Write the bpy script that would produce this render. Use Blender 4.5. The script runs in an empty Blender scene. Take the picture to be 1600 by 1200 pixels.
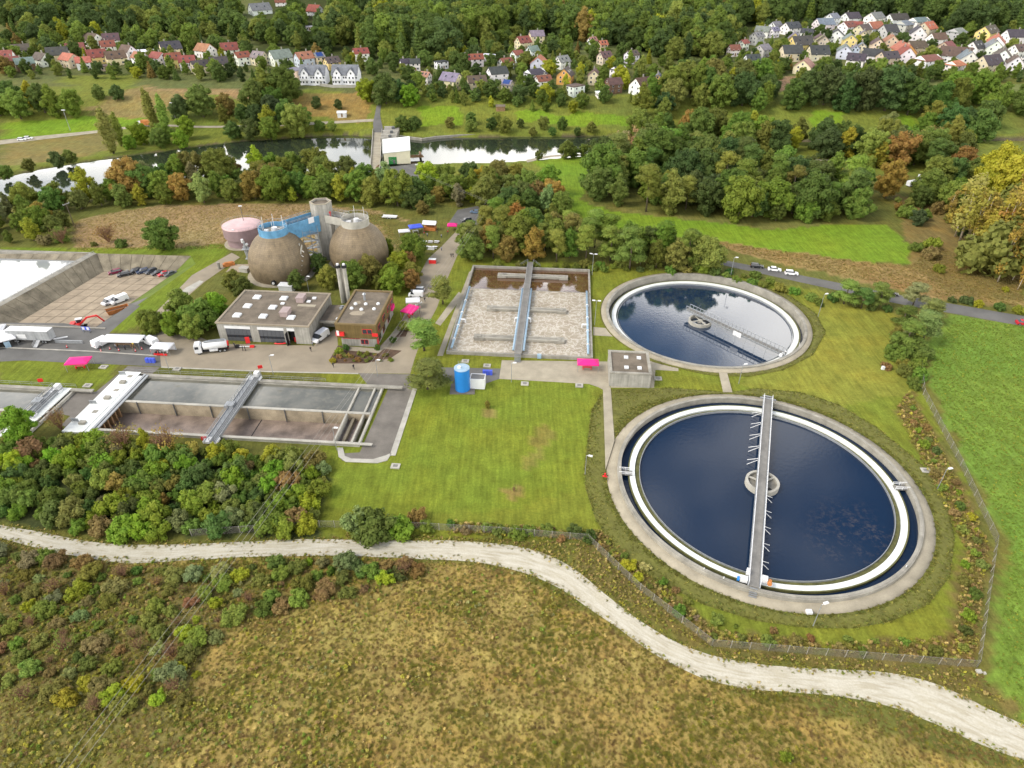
import bpy, bmesh, math, random
import numpy as np
from mathutils import Vector, Matrix, geometry
R = math.radians
rng = np.random.default_rng(7)
random.seed(7)
sc = bpy.context.scene
COL = sc.collection

# ------------------------------------------------------------------ camera (drone, 100 m up)
F, PITCH, ROLL, CAMH = 1050.0, R(34.4), R(0.2), 100.0
cam_d = bpy.data.cameras.new('camera'); cam = bpy.data.objects.new('camera', cam_d); COL.objects.link(cam)
cam_d.sensor_width = 36; cam_d.lens = 36 * F / 1600; cam_d.clip_start = 1; cam_d.clip_end = 6000
_c, _s, _cp, _sp = math.cos(ROLL), math.sin(ROLL), math.cos(PITCH), math.sin(PITCH)
right = Vector((_c, _s * _sp, _s * _cp)); up = Vector((-_s, _c * _sp, _c * _cp)); back = -Vector((0, _cp, -_sp))
cam.matrix_world = Matrix(((right.x, up.x, back.x, 0), (right.y, up.y, back.y, 0), (right.z, up.z, back.z, CAMH), (0, 0, 0, 1)))
sc.camera = cam

# ------------------------------------------------------------------ sky, sun, exposure
SUN_AZ, SUN_EL = R(250), R(48)            # bearing clockwise from +Y: from the left, slightly behind the camera
w = bpy.data.worlds.new('World'); sc.world = w; w.use_nodes = True
nt = w.node_tree; nt.nodes.clear()
def wn(t, **k):
    n = nt.nodes.new(t)
    for a, b in k.items(): setattr(n, a, b)
    return n
L_ = nt.links.new
sky = wn('ShaderNodeTexSky', sky_type='NISHITA', sun_disc=False, sun_elevation=SUN_EL, sun_rotation=SUN_AZ)
tc = wn('ShaderNodeTexCoord'); sep = wn('ShaderNodeSeparateXYZ'); L_(tc.outputs['Generated'], sep.inputs[0])
zz = wn('ShaderNodeMath', operation='ADD'); L_(sep.outputs[2], zz.inputs[0]); zz.inputs[1].default_value = 0.12
zm = wn('ShaderNodeMath', operation='MAXIMUM'); L_(zz.outputs[0], zm.inputs[0]); zm.inputs[1].default_value = 0.05
dx = wn('ShaderNodeMath', operation='DIVIDE'); L_(sep.outputs[0], dx.inputs[0]); L_(zm.outputs[0], dx.inputs[1])
dy = wn('ShaderNodeMath', operation='DIVIDE'); L_(sep.outputs[1], dy.inputs[0]); L_(zm.outputs[0], dy.inputs[1])
cmb = wn('ShaderNodeCombineXYZ'); L_(dx.outputs[0], cmb.inputs[0]); L_(dy.outputs[0], cmb.inputs[1]); cmb.inputs[2].default_value = 9.9
noi = wn('ShaderNodeTexNoise'); noi.inputs['Scale'].default_value = 1.35; noi.inputs['Detail'].default_value = 7; noi.inputs['Roughness'].default_value = 0.6
L_(cmb.outputs[0], noi.inputs['Vector'])
# broken cloud overhead, closing up towards the horizon
low = wn('ShaderNodeMapRange'); L_(sep.outputs[2], low.inputs[0])
low.inputs[1].default_value = 0.38; low.inputs[2].default_value = 0.66; low.inputs[3].default_value = 0.17; low.inputs[4].default_value = -0.04
cov = wn('ShaderNodeMath', operation='ADD'); L_(noi.outputs[0], cov.inputs[0]); L_(low.outputs[0], cov.inputs[1])
ms = wn('ShaderNodeMapRange', interpolation_type='SMOOTHSTEP'); L_(cov.outputs[0], ms.inputs[0])
ms.inputs[1].default_value = 0.45; ms.inputs[2].default_value = 0.70
mx = wn('ShaderNodeMix', data_type='RGBA'); L_(ms.outputs[0], mx.inputs[0]); L_(sky.outputs[0], mx.inputs[6]); mx.inputs[7].default_value = (24, 23.2, 21.8, 1)
bg = wn('ShaderNodeBackground'); bg.inputs[1].default_value = 0.08; L_(mx.outputs[2], bg.inputs[0])
out = wn('ShaderNodeOutputWorld'); L_(bg.outputs[0], out.inputs[0])
sun_d = bpy.data.lights.new('sun', 'SUN'); sun_d.energy = 1.5; sun_d.angle = R(20); sun_d.color = (1, 0.93, 0.82)
sun = bpy.data.objects.new('sun', sun_d); COL.objects.link(sun)
sdir = Vector((math.sin(SUN_AZ) * math.cos(SUN_EL), math.cos(SUN_AZ) * math.cos(SUN_EL), math.sin(SUN_EL)))
sun.rotation_euler = sdir.to_track_quat('Z', 'Y').to_euler(); sun.location = (0, 0, 300)
vs = sc.view_settings; vs.view_transform = 'Standard'; vs.look = 'None'; vs.exposure = 1.02; vs.gamma = 1; vs.use_curve_mapping = False
sc.render.engine = 'CYCLES'
sc.cycles.max_bounces = 6; sc.cycles.diffuse_bounces = 3; sc.cycles.glossy_bounces = 3; sc.cycles.transparent_max_bounces = 12
sc.cycles.use_denoising = True
sc.cycles.caustics_reflective = False; sc.cycles.caustics_refractive = False

# ------------------------------------------------------------------ survey: photo pixel -> place on the ground
HY = [-200, 395, 412, 430, 450, 500, 560, 640, 720, 800, 900, 1100, 1600]
HZ = [0, 0, 2.5, 7, 11.5, 16.5, 20.5, 24.5, 28, 37, 56, 100, 170]
def hprof(Y): return np.interp(Y, HY, HZ)
def ray(px, py):
    x = (px - 800) / F; y = -(py - 600) / F
    x, y = _c * x - _s * y, _s * x + _c * y
    return x, _cp + y * _sp, -_sp + y * _cp
def at(px, py, z=0.0):
    d = ray(px, py); t = (z - CAMH) / d[2]
    return (d[0] * t, d[1] * t)
def at3(px, py, z=0.0):
    a = at(px, py, z); return Vector((a[0], a[1], z))
def tr(px, py):
    """point of the terrain seen at a pixel"""
    d = ray(px, py)
    if d[2] < 0:
        t = -CAMH / d[2]
        if d[1] * t <= 395: return Vector((d[0] * t, d[1] * t, 0))
    lo, hi = 300.0, 2500.0
    for _ in range(40):
        m = (lo + hi) / 2
        if CAMH + d[2] * m > hprof(d[1] * m): lo = m
        else: hi = m
    return Vector((d[0] * lo, d[1] * lo, float(hprof(d[1] * lo))))
def zof(px, py, Y):
    d = ray(px, py); return CAMH + d[2] * Y / d[1]

# ------------------------------------------------------------------ materials
MATS = {}
class NT:
    def __init__(s, m): s.t = m.node_tree; s.t.nodes.clear()
    def n(s, t, **k):
        x = s.t.nodes.new(t)
        for a, b in k.items():
            if a in ('ins',):
                for i, v in b.items(): x.inputs[i].default_value = v
            else: setattr(x, a, b)
        return x
    def l(s, a, b): s.t.links.new(a, b)
    def noise(s, vec, scale, detail=4, rough=0.6):
        n = s.n('ShaderNodeTexNoise', ins={'Scale': scale, 'Detail': detail, 'Roughness': rough})
        if vec is not None: s.l(vec, n.inputs['Vector'])
        return n
    def mr(s, v, a, b, c, d):
        n = s.n('ShaderNodeMapRange', ins={1: a, 2: b, 3: c, 4: d}); s.l(v, n.inputs[0]); return n.outputs[0]
    def mix(s, f, a, b, bt='MIX'):
        n = s.n('ShaderNodeMix', data_type='RGBA', blend_type=bt)
        for v, i in ((f, 0), (a, 6), (b, 7)):
            if hasattr(v, 'links'): s.l(v, n.inputs[i])
            elif i == 0: n.inputs[0].default_value = v
            else: n.inputs[i].default_value = (*v, 1) if len(v) == 3 else v
        return n.outputs[2]
    def pr(s, col, rough=0.8, spec=0.3, metal=0.0, bump=None, bs=0.3, bd=0.05):
        p = s.n('ShaderNodeBsdfPrincipled', ins={'Roughness': rough, 'Metallic': metal, 'Specular IOR Level': spec})
        if hasattr(col, 'links'): s.l(col, p.inputs['Base Color'])
        else: p.inputs['Base Color'].default_value = (*col, 1)
        if bump is not None:
            b = s.n('ShaderNodeBump', ins={'Strength': bs, 'Distance': bd}); s.l(bump, b.inputs['Height']); s.l(b.outputs[0], p.inputs['Normal'])
        return p
    def out(s, sh):
        o = s.n('ShaderNodeOutputMaterial'); s.l(sh.outputs[0], o.inputs[0])
    def wpos(s): return s.n('ShaderNodeNewGeometry').outputs['Position']
    def objp(s): return s.n('ShaderNodeTexCoord').outputs['Object']
def newmat(name):
    m = bpy.data.materials.new(name); m.use_nodes = True; MATS[name] = m; return m, NT(m)
def simple(name, col, rough=0.7, var=0.2, scale=0.8, spec=0.3, metal=0.0, fine=6.0, objcol=False):
    """weathered one-colour surface: broad staining and fine grain"""
    m, N = newmat(name)
    p = N.wpos()
    a = N.noise(p, scale, 5); b = N.noise(p, fine, 3)
    base = N.n('ShaderNodeObjectInfo').outputs['Color'] if objcol else col
    v = N.mr(a.outputs[0], 0.3, 0.7, 1 - var, 1 + var); v2 = N.mr(b.outputs[0], 0.3, 0.7, 1 - var * 0.5, 1 + var * 0.5)
    mm = N.n('ShaderNodeMath', operation='MULTIPLY'); N.l(v, mm.inputs[0]); N.l(v2, mm.inputs[1])
    cc = N.n('ShaderNodeCombineColor')
    for i in range(3): N.l(mm.outputs[0], cc.inputs[i])
    c = N.mix(1.0, base, cc.outputs[0], 'MULTIPLY')
    N.out(N.pr(c, rough, spec, metal, bump=b.outputs[0], bs=0.15, bd=0.03)); return m
simple('concrete', (0.259, 0.245, 0.209), 0.9, 0.28, 0.35)
simple('concrete_pale', (0.360, 0.346, 0.302), 0.9, 0.22, 0.3)
simple('concrete_path', (0.315, 0.280, 0.210), 0.9, 0.2, 0.25)
simple('concrete_yard', (0.265, 0.225, 0.165), 0.9, 0.18, 0.12)
simple('asphalt', (0.122, 0.119, 0.112), 0.9, 0.2, 0.15)
simple('asphalt_old', (0.151, 0.137, 0.119), 0.9, 0.25, 0.2)
simple('white_paint', (0.624, 0.632, 0.640), 0.45, 0.06, 0.4)
simple('white_channel', (0.680, 0.705, 0.680), 0.5, 0.12, 0.25)
simple('algae', (0.11, 0.11, 0.04), 0.8, 0.35, 0.8)
simple('galvanised', (0.302, 0.317, 0.331), 0.45, 0.12, 1.2, metal=0.4)
simple('steel_dark', (0.10, 0.105, 0.11), 0.5, 0.15, 1.0)
simple('deck_grey', (0.194, 0.187, 0.173), 0.8, 0.2, 0.5)
simple('blue_pipe', (0.27, 0.38, 0.48), 0.45, 0.15, 0.5)
simple('blue_paint', (0.02, 0.18, 0.52), 0.4, 0.08, 0.3)
simple('blue_tarp', (0.10, 0.25, 0.40), 0.6, 0.25, 0.6)
simple('pink_cloth', (0.70, 0.02, 0.20), 0.7, 0.06, 1.0)
simple('red_paint', (0.62, 0.03, 0.03), 0.45, 0.08, 1.0)
simple('orange_rust', (0.45, 0.17, 0.05), 0.8, 0.3, 1.0)
simple('blue_cloth', (0.06, 0.10, 0.55), 0.7, 0.1, 1.0)
simple('white_cloth', (0.640, 0.648, 0.672), 0.8, 0.06, 0.8)
simple('tyre', (0.02, 0.02, 0.02), 0.9, 0.1)
simple('black', (0.015, 0.015, 0.017), 0.6, 0.1)
simple('timber', (0.24, 0.15, 0.08), 0.85, 0.25, 1.0)
simple('bark', (0.12, 0.095, 0.07), 0.95, 0.3, 2.0)
simple('bark_pale', (0.42, 0.36, 0.28), 0.95, 0.25, 2.0)
simple('twig', (0.20, 0.115, 0.065), 0.95, 0.3, 2.0)
simple('soil', (0.095, 0.06, 0.04), 0.95, 0.35, 0.8)
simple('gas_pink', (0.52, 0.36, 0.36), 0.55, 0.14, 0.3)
simple('vent_grey_pink', (0.33, 0.26, 0.25), 0.6, 0.15, 0.3)
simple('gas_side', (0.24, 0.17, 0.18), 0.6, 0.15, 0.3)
simple('shell_brown', (0.20, 0.15, 0.085), 0.8, 0.25, 0.25)
simple('roof_gravel', (0.144, 0.119, 0.090), 0.95, 0.3, 0.35)
simple('skylight', (0.600, 0.624, 0.640), 0.3, 0.05, 1.0)
simple('door_dark', (0.085, 0.09, 0.10), 0.5, 0.1, 1.0)
simple('facade_brown', (0.16, 0.115, 0.05), 0.7, 0.12, 0.6)
simple('paint', (1, 1, 1), 0.3, 0.04, 0.8, spec=0.5, objcol=True)
simple('house_wall', (1, 1, 1), 0.9, 0.08, 0.5, objcol=True)
simple('skin', (0.45, 0.27, 0.2), 0.7, 0.05)
simple('mud_floor', (0.20, 0.155, 0.125), 0.38, 0.45, 0.3, spec=0.5)
simple('slab', (0.310, 0.252, 0.180), 0.9, 0.22, 0.3)
simple('joint_dark', (0.13, 0.11, 0.08), 0.95, 0.3, 1.0)
simple('stain_wall', (0.194, 0.169, 0.122), 0.9, 0.45, 0.25)
simple('grass_slope', (0.10, 0.14, 0.018), 0.95, 0.25, 0.3)
simple('bank_cover', (0.115, 0.115, 0.024), 0.95, 0.25, 0.5, fine=2.5)
simple('tank_wall', (0.33, 0.275, 0.195), 0.9, 0.35, 0.25)
simple('joint_tan', (0.20, 0.16, 0.115), 0.95, 0.25, 0.4)
simple('wire', (0.30, 0.29, 0.26), 0.6, 0.1)
def glassy(name, col, rough=0.08):
    m, N = newmat(name); N.out(N.pr(col, rough, 0.6)); return m
glassy('glass', (0.03, 0.035, 0.045)); glassy('headlight', (0.75, 0.76, 0.78), 0.15); glassy('tail_light', (0.4, 0.01, 0.01), 0.2); glassy('solar', (0.03, 0.06, 0.2), 0.15)

# roof tiles: courses along the slope as fine relief, colour from the object
m, N = newmat('roof_tile')
p = N.objp(); wv = N.n('ShaderNodeTexWave', wave_type='BANDS', bands_direction='Z', ins={'Scale': 2.2, 'Distortion': 0.4}); N.l(p, wv.inputs['Vector'])
a = N.noise(p, 0.5, 5); v = N.mr(a.outputs[0], 0.3, 0.7, 0.72, 1.25)
cc = N.n('ShaderNodeCombineColor'); [N.l(v, cc.inputs[i]) for i in range(3)]
N.out(N.pr(N.mix(1.0, N.n('ShaderNodeObjectInfo').outputs['Color'], cc.outputs[0], 'MULTIPLY'), 0.75, 0.3, bump=wv.outputs[0], bs=0.5, bd=0.05))

# foliage
def leafmat(name, src):
    m, N = newmat(name)
    g = N.n('ShaderNodeNewGeometry')
    base = N.n('ShaderNodeObjectInfo').outputs['Color'] if src == 'obj' else N.n('ShaderNodeAttribute', attribute_type='INSTANCER', attribute_name='tint').outputs['Color']
    rnd = N.n('ShaderNodeObjectInfo').outputs['Random']
    n1 = N.noise(g.outputs['Position'], 0.55, 3)
    n2 = N.noise(g.outputs['Position'], 2.3, 2)
    hs = N.n('ShaderNodeHueSaturation')
    N.l(N.mr(n1.outputs[0], 0.3, 0.7, 0.488, 0.514), hs.inputs['Hue'])
    N.l(N.mr(n2.outputs[0], 0.25, 0.75, 0.68, 1.38), hs.inputs['Value'])
    N.l(base, hs.inputs['Color'])
    h2 = N.n('ShaderNodeHueSaturation'); N.l(hs.outputs[0], h2.inputs['Color'])
    N.l(N.mr(rnd, 0, 1, 0.82, 1.2), h2.inputs['Value'])
    d = N.pr(h2.outputs[0], 0.75, 0.15)
    t = N.n('ShaderNodeBsdfTranslucent'); N.l(h2.outputs[0], t.inputs[0])
    mxs = N.n('ShaderNodeMixShader', ins={0: 0.4}); N.l(d.outputs[0], mxs.inputs[1]); N.l(t.outputs[0], mxs.inputs[2])
    N.out(mxs)
leafmat('leaf', 'obj'); leafmat('leaf_inst', 'inst')

# ground: zone colour from the mesh, broken up by patchy and fine growth
m, N = newmat('ground')
p = N.wpos()
at_ = N.n('ShaderNodeAttribute', attribute_name='zone')
rough_ = N.n('ShaderNodeAttribute', attribute_name='rough_grass')
big = N.noise(p, 0.035, 5, 0.6); med = N.noise(p, 0.28, 5, 0.65); fin = N.noise(p, 1.7, 5, 0.75)
st = N.n('ShaderNodeMapping'); N.l(p, st.inputs[0]); st.inputs['Scale'].default_value = (1.2, 0.10, 1); st.inputs['Rotation'].default_value = (0, 0, R(8))
strk = N.noise(st.outputs[0], 1.0, 3)
hs = N.n('ShaderNodeHueSaturation'); N.l(at_.outputs['Color'], hs.inputs['Color'])
N.l(N.mr(big.outputs[0], 0.3, 0.7, 0.485, 0.515), hs.inputs['Hue'])
def mul(N, *vs):
    o = vs[0]
    for v in vs[1:]:
        q = N.n('ShaderNodeMath', operation='MULTIPLY'); N.l(o, q.inputs[0]); N.l(v, q.inputs[1]); o = q.outputs[0]
    return o
vv = mul(N, N.mr(med.outputs[0], 0.3, 0.7, 0.78, 1.22), N.mr(fin.outputs[0], 0.25, 0.75, 0.70, 1.30), N.mr(strk.outputs[0], 0.3, 0.7, 0.80, 1.20))
N.l(vv, hs.inputs['Value'])
dry = N.mix(1.0, hs.outputs[0], (1.28, 1.04, 0.85), 'MULTIPLY')
dm = N.mr(N.noise(p, 0.075, 7, 0.72).outputs[0], 0.46, 0.66, 0.0, 0.85)
dm2 = mul(N, dm, rough_.outputs['Fac'])
N.out(N.pr(N.mix(dm2, hs.outputs[0], dry), 0.95, 0.1, bump=fin.outputs[0], bs=0.8, bd=0.25))

# gravel track with wheel ruts
m, N = newmat('gravel')
p = N.wpos(); a = N.noise(p, 0.22, 5); b = N.noise(p, 3.0, 4)
u = N.n('ShaderNodeUVMap'); sx = N.n('ShaderNodeSeparateXYZ'); N.l(u.outputs[0], sx.inputs[0])
uw = N.n('ShaderNodeMapping'); N.l(u.outputs[0], uw.inputs[0]); uw.inputs['Scale'].default_value = (9, 0.22, 1)
rut = N.noise(uw.outputs[0], 1.0, 4)
c = N.mix(N.mr(a.outputs[0], 0.35, 0.65, 0, 1), (0.35, 0.315, 0.235), (0.45, 0.415, 0.325))
c = N.mix(N.mr(rut.outputs[0], 0.40, 0.60, 0, 0.85), c, (0.52, 0.495, 0.42))
c = N.mix(N.mr(b.outputs[0], 0.35, 0.65, 0.35, 0), c, (0.30, 0.27, 0.2))
N.out(N.pr(c, 0.95, 0.1, bump=b.outputs[0], bs=0.4, bd=0.08))

# waters
def water(name, deep, rip, rs, ior=1.33, rough=0.02, fac=1.0, extra=None):
    m, N = newmat(name); p = N.wpos()
    nz = N.noise(p, rs, 4, 0.6)
    b = N.n('ShaderNodeBump', ins={'Strength': rip, 'Distance': 0.1}); N.l(nz.outputs[0], b.inputs['Height'])
    fr = N.n('ShaderNodeFresnel', ins={'IOR': ior}); N.l(b.outputs[0], fr.inputs['Normal'])
    d = N.n('ShaderNodeBsdfDiffuse')
    if extra: N.l(extra(N, p), d.inputs[0])
    else: d.inputs[0].default_value = (*deep, 1)
    g = N.n('ShaderNodeBsdfGlossy', ins={'Roughness': rough}); N.l(b.outputs[0], g.inputs['Normal'])
    mm = N.n('ShaderNodeMath', operation='MULTIPLY', use_clamp=True); N.l(fr.outputs[0], mm.inputs[0]); mm.inputs[1].default_value = fac
    ms_ = N.n('ShaderNodeMixShader'); N.l(mm.outputs[0], ms_.inputs[0]); N.l(d.outputs[0], ms_.inputs[1]); N.l(g.outputs[0], ms_.inputs[2]); N.out(ms_)
def scum(N, p):
    s = N.n('ShaderNodeMapping'); N.l(p, s.inputs[0]); s.inputs['Location'].default_value = (-69, -93, 0)
    # drifting scum caught in the lee corner of the tank
    q = N.n('ShaderNodeVectorMath', operation='LENGTH'); N.l(s.outputs[0], q.inputs[0])
    area = N.mr(q.outputs['Value'], 3, 13, 1, 0)
    n = N.noise(p, 0.9, 7, 0.75); n2 = N.noise(p, 0.16, 3)
    k = mul(N, N.mr(n.outputs[0], 0.48, 0.70, 0, 0.55), area, N.mr(n2.outputs[0], 0.4, 0.55, 0, 1))
    return N.mix(k, (0.007, 0.019, 0.046), (0.12, 0.10, 0.09))
water('tank_water', (0.010, 0.024, 0.055), 0.10, 1.3, 1.34, 0.02, 1.25, scum)
water('tank_water_far', (0.012, 0.028, 0.06), 0.10, 1.3, 1.45, 0.02, 2.6)
water('river_water', (0.03, 0.04, 0.025), 0.10, 0.8, 1.5, 0.03, 1.6)
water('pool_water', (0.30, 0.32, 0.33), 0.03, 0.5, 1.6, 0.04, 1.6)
def grey_w(N, p):
    n = N.noise(p, 0.10, 5); n2 = N.noise(p, 0.5, 5)
    c = N.mix(N.mr(n.outputs[0], 0.4, 0.6, 0, 1), (0.10, 0.10, 0.08), (0.16, 0.155, 0.125)); return N.mix(N.mr(n2.outputs[0], 0.5, 0.7, 0, 0.5), c, (0.22, 0.20, 0.15))
water('settling_water', None, 0.03, 0.6, 1.45, 0.04, 2.3, grey_w)
def brown_w(N, p):
    n = N.noise(p, 0.8, 5); return N.mix(N.mr(n.outputs[0], 0.6, 0.75, 0, 0.5), (0.115, 0.058, 0.030), (0.35, 0.26, 0.20))
water('brown_water', None, 0.08, 0.9, 1.5, 0.04, 2.8, brown_w)
m, N = newmat('foam')
p = N.wpos()
wrp = N.noise(p, 0.35, 3); sc_ = N.n('ShaderNodeVectorMath', operation='SCALE'); N.l(wrp.outputs['Color'], sc_.inputs[0]); sc_.inputs['Scale'].default_value = 5.5
ad = N.n('ShaderNodeVectorMath', operation='ADD'); N.l(p, ad.inputs[0]); N.l(sc_.outputs[0], ad.inputs[1])
vo = N.n('ShaderNodeTexVoronoi', feature='DISTANCE_TO_EDGE', ins={'Scale': 0.5}); N.l(ad.outputs[0], vo.inputs['Vector'])
n1 = N.noise(ad.outputs[0], 0.45, 7, 0.7); n2 = N.noise(p, 0.13, 5)
c = N.mix(N.mr(n2.outputs[0], 0.4, 0.62, 0, 1), (0.285, 0.245, 0.178), (0.36, 0.322, 0.25))
c = N.mix(N.mr(n1.outputs[0], 0.46, 0.70, 0, 0.75), c, (0.235, 0.178, 0.125))
c = N.mix(N.mr(vo.outputs[0], 0.0, 0.12, 0.75, 0), c, (0.55, 0.51, 0.45))
N.out(N.pr(c, 0.6, 0.4, bump=n1.outputs[0], bs=0.4, bd=0.15))

# chain-link mesh: wire grey, mostly holes
m, N = newmat('chain_link')
t = N.n('ShaderNodeBsdfTransparent'); d = N.n('ShaderNodeBsdfDiffuse', ins={0: (0.20, 0.19, 0.16, 1)})
ms_ = N.n('ShaderNodeMixShader', ins={0: 0.3}); N.l(t.outputs[0], ms_.inputs[1]); N.l(d.outputs[0], ms_.inputs[2]); N.out(ms_)
# board-marked concrete / ribbed walls
def ribbed(name, col, scale, var=0.2, rough=0.85):
    m, N = newmat(name); p = N.objp()
    mp = N.n('ShaderNodeMapping'); N.l(p, mp.inputs[0]); mp.inputs['Scale'].default_value = (1, 1, 0.03)
    n = N.noise(mp.outputs[0], scale, 3); b = N.noise(p, 0.5, 4)
    v = mul(N, N.mr(n.outputs[0], 0.3, 0.7, 1 - var, 1 + var), N.mr(b.outputs[0], 0.3, 0.7, 0.82, 1.18))
    cc = N.n('ShaderNodeCombineColor'); [N.l(v, cc.inputs[i]) for i in range(3)]
    N.out(N.pr(N.mix(1.0, col, cc.outputs[0], 'MULTIPLY'), rough, 0.2, bump=n.outputs[0], bs=0.5, bd=0.05))
ribbed('ribbed_concrete', (0.29, 0.28, 0.25), 2.2)
ribbed('ribbed_brown', (0.125, 0.088, 0.034), 2.5, 0.15)
ribbed('cladding', (0.20, 0.15, 0.09), 1.2, 0.14, 0.7)
ribbed('grey_side', (0.30, 0.31, 0.32), 2.0, 0.1)
M = MATS

# ------------------------------------------------------------------ mesh builder
class MB:
    def __init__(s): s.v = []; s.f = []; s.m = []; s.cm = 0
    def add(s, vs, fs):
        o = len(s.v); s.v += [tuple(q) for q in vs]; s.f += [tuple(i + o for i in f) for f in fs]; s.m += [s.cm] * len(fs); return s
    def box(s, x0, x1, y0, y1, z0, z1):
        return s.add([(x0, y0, z0), (x1, y0, z0), (x1, y1, z0), (x0, y1, z0), (x0, y0, z1), (x1, y0, z1), (x1, y1, z1), (x0, y1, z1)],
                     [(3, 2, 1, 0), (4, 5, 6, 7), (0, 1, 5, 4), (1, 2, 6, 5), (2, 3, 7, 6), (3, 0, 4, 7)])
    def prism(s, poly, z0, z1):
        n = len(poly)
        ar = sum(poly[i][0] * poly[(i + 1) % n][1] - poly[(i + 1) % n][0] * poly[i][1] for i in range(n))
        if ar < 0: poly = poly[::-1]
        return s.add([(p[0], p[1], z0) for p in poly] + [(p[0], p[1], z1) for p in poly],
                     [tuple(range(n))[::-1], tuple(range(n, 2 * n))] + [(i, (i + 1) % n, n + (i + 1) % n, n + i) for i in range(n)])
    def lathe(s, prof, n=32, cx=0, cy=0, cap0=False, cap1=False, a0=0, a1=2 * math.pi):
        full = abs(a1 - a0 - 2 * math.pi) < 1e-6; k = n if full else n + 1
        vs = [(cx + r * math.cos(a0 + (a1 - a0) * i / n), cy + r * math.sin(a0 + (a1 - a0) * i / n), z) for r, z in prof for i in range(k)]
        fs = []
        for j in range(len(prof) - 1):
            for i in range(n):
                i2 = (i + 1) % k
                fs.append((j * k + i, j * k + i2, (j + 1) * k + i2, (j + 1) * k + i))
        if cap0: fs.append(tuple(range(k))[::-1])
        if cap1: fs.append(tuple(range((len(prof) - 1) * k, len(prof) * k)))
        return s.add(vs, fs)
    def cyl(s, cx, cy, z0, z1, r0, r1=None, n=16): return s.lathe([(r0, z0), (r1 if r1 is not None else r0, z1)], n, cx, cy, True, True)
    def ring(s, cx, cy, r0, r1, z0, z1, n=96): return s.lathe([(r0, z0), (r1, z0), (r1, z1), (r0, z1), (r0, z0)], n, cx, cy)
    def disc(s, cx, cy, r, z, n=96): return s.add([(cx + r * math.cos(2 * math.pi * i / n), cy + r * math.sin(2 * math.pi * i / n), z) for i in range(n)], [tuple(range(n))])
    def tube(s, p, q, r, n=6, r2=None):
        p, q = Vector(p), Vector(q); d = (q - p)
        if d.length < 1e-6: return s
        d.normalize(); a = d.orthogonal().normalized(); b = d.cross(a); r2 = r if r2 is None else r2
        vs = [p + (a * math.cos(2 * math.pi * i / n) + b * math.sin(2 * math.pi * i / n)) * r for i in range(n)]
        vs += [q + (a * math.cos(2 * math.pi * i / n) + b * math.sin(2 * math.pi * i / n)) * r2 for i in range(n)]
        return s.add(vs, [(i, (i + 1) % n, n + (i + 1) % n, n + i) for i in range(n)] + [tuple(range(n))[::-1], tuple(range(n, 2 * n))])
    def beam(s, p, q, w, h):
        """box of width w (sideways) and height h (upwards) running from p to q"""
        p, q = Vector(p), Vector(q); d = (q - p).normalized(); a = d.cross(Vector((0, 0, 1))).normalized(); u = a.cross(d)
        vs = [e + a * (sx * w / 2) + u * (h * k) for e in (p, q) for sx, k in ((-1, 0), (1, 0), (1, 1), (-1, 1))]
        return s.add(vs, [(0, 1, 2, 3), (7, 6, 5, 4), (0, 4, 5, 1), (1, 5, 6, 2), (2, 6, 7, 3), (3, 7, 4, 0)])
    def quad(s, a, b, c, d): return s.add([a, b, c, d], [(0, 1, 2, 3)])
    def mesh(s, name, mats, smooth=False):
        me = bpy.data.meshes.new(name); me.from_pydata(s.v, [], s.f)
        for mt in (mats if isinstance(mats, (list, tuple)) else [mats]): me.materials.append(M[mt])
        if isinstance(mats, (list, tuple)) and len(mats) > 1: me.polygons.foreach_set('material_index', s.m)
        if smooth: me.polygons.foreach_set('use_smooth', [True] * len(me.polygons))
        me.update(); return me
def link(name, data, parent=None, loc=None, rz=0.0, color=None):
    o = bpy.data.objects.new(name, data); COL.objects.link(o)
    if parent is not None: o.parent = parent
    if loc is not None: o.location = loc
    if rz: o.rotation_euler = (0, 0, rz)
    if color is not None: o.color = (*color, 1)
    return o
def tag(o, label=None, cat=None, group=None, kind=None):
    if label: o['label'] = label
    if cat: o['category'] = cat
    if group: o['group'] = group
    if kind: o['kind'] = kind
    return o
def thing(name, label, cat, loc=(0, 0, 0), rz=0.0, group=None):
    return tag(link(name, None, None, loc, rz), label, cat, group)
def part(root, name, mb, mats, smooth=False, color=None):
    return link(name, mb.mesh(name, mats, smooth), root, color=color)
def whole(name, mb, mats, label, cat, group=None, loc=(0, 0, 0), rz=0, smooth=False, color=None):
    return tag(link(name, mb.mesh(name, mats, smooth), None, loc, rz, color), label, cat, group)
def struct(name, mb, mats, kind='structure', parent=None, smooth=False):
    return tag(link(name, mb.mesh(name, mats, smooth), parent), kind=None if parent else kind)
def copy_thing(src, loc, rz, color=None, scale=None):
    r = src.copy(); COL.objects.link(r); r.location = loc; r.rotation_euler = (0, 0, rz)
    if scale is not None: r.scale = scale
    for ch in src.children:
        c = ch.copy(); COL.objects.link(c); c.parent = r
        if color is not None: c.color = (*color, 1)
        for g in ch.children:
            d = g.copy(); COL.objects.link(d); d.parent = c
    return r
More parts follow.
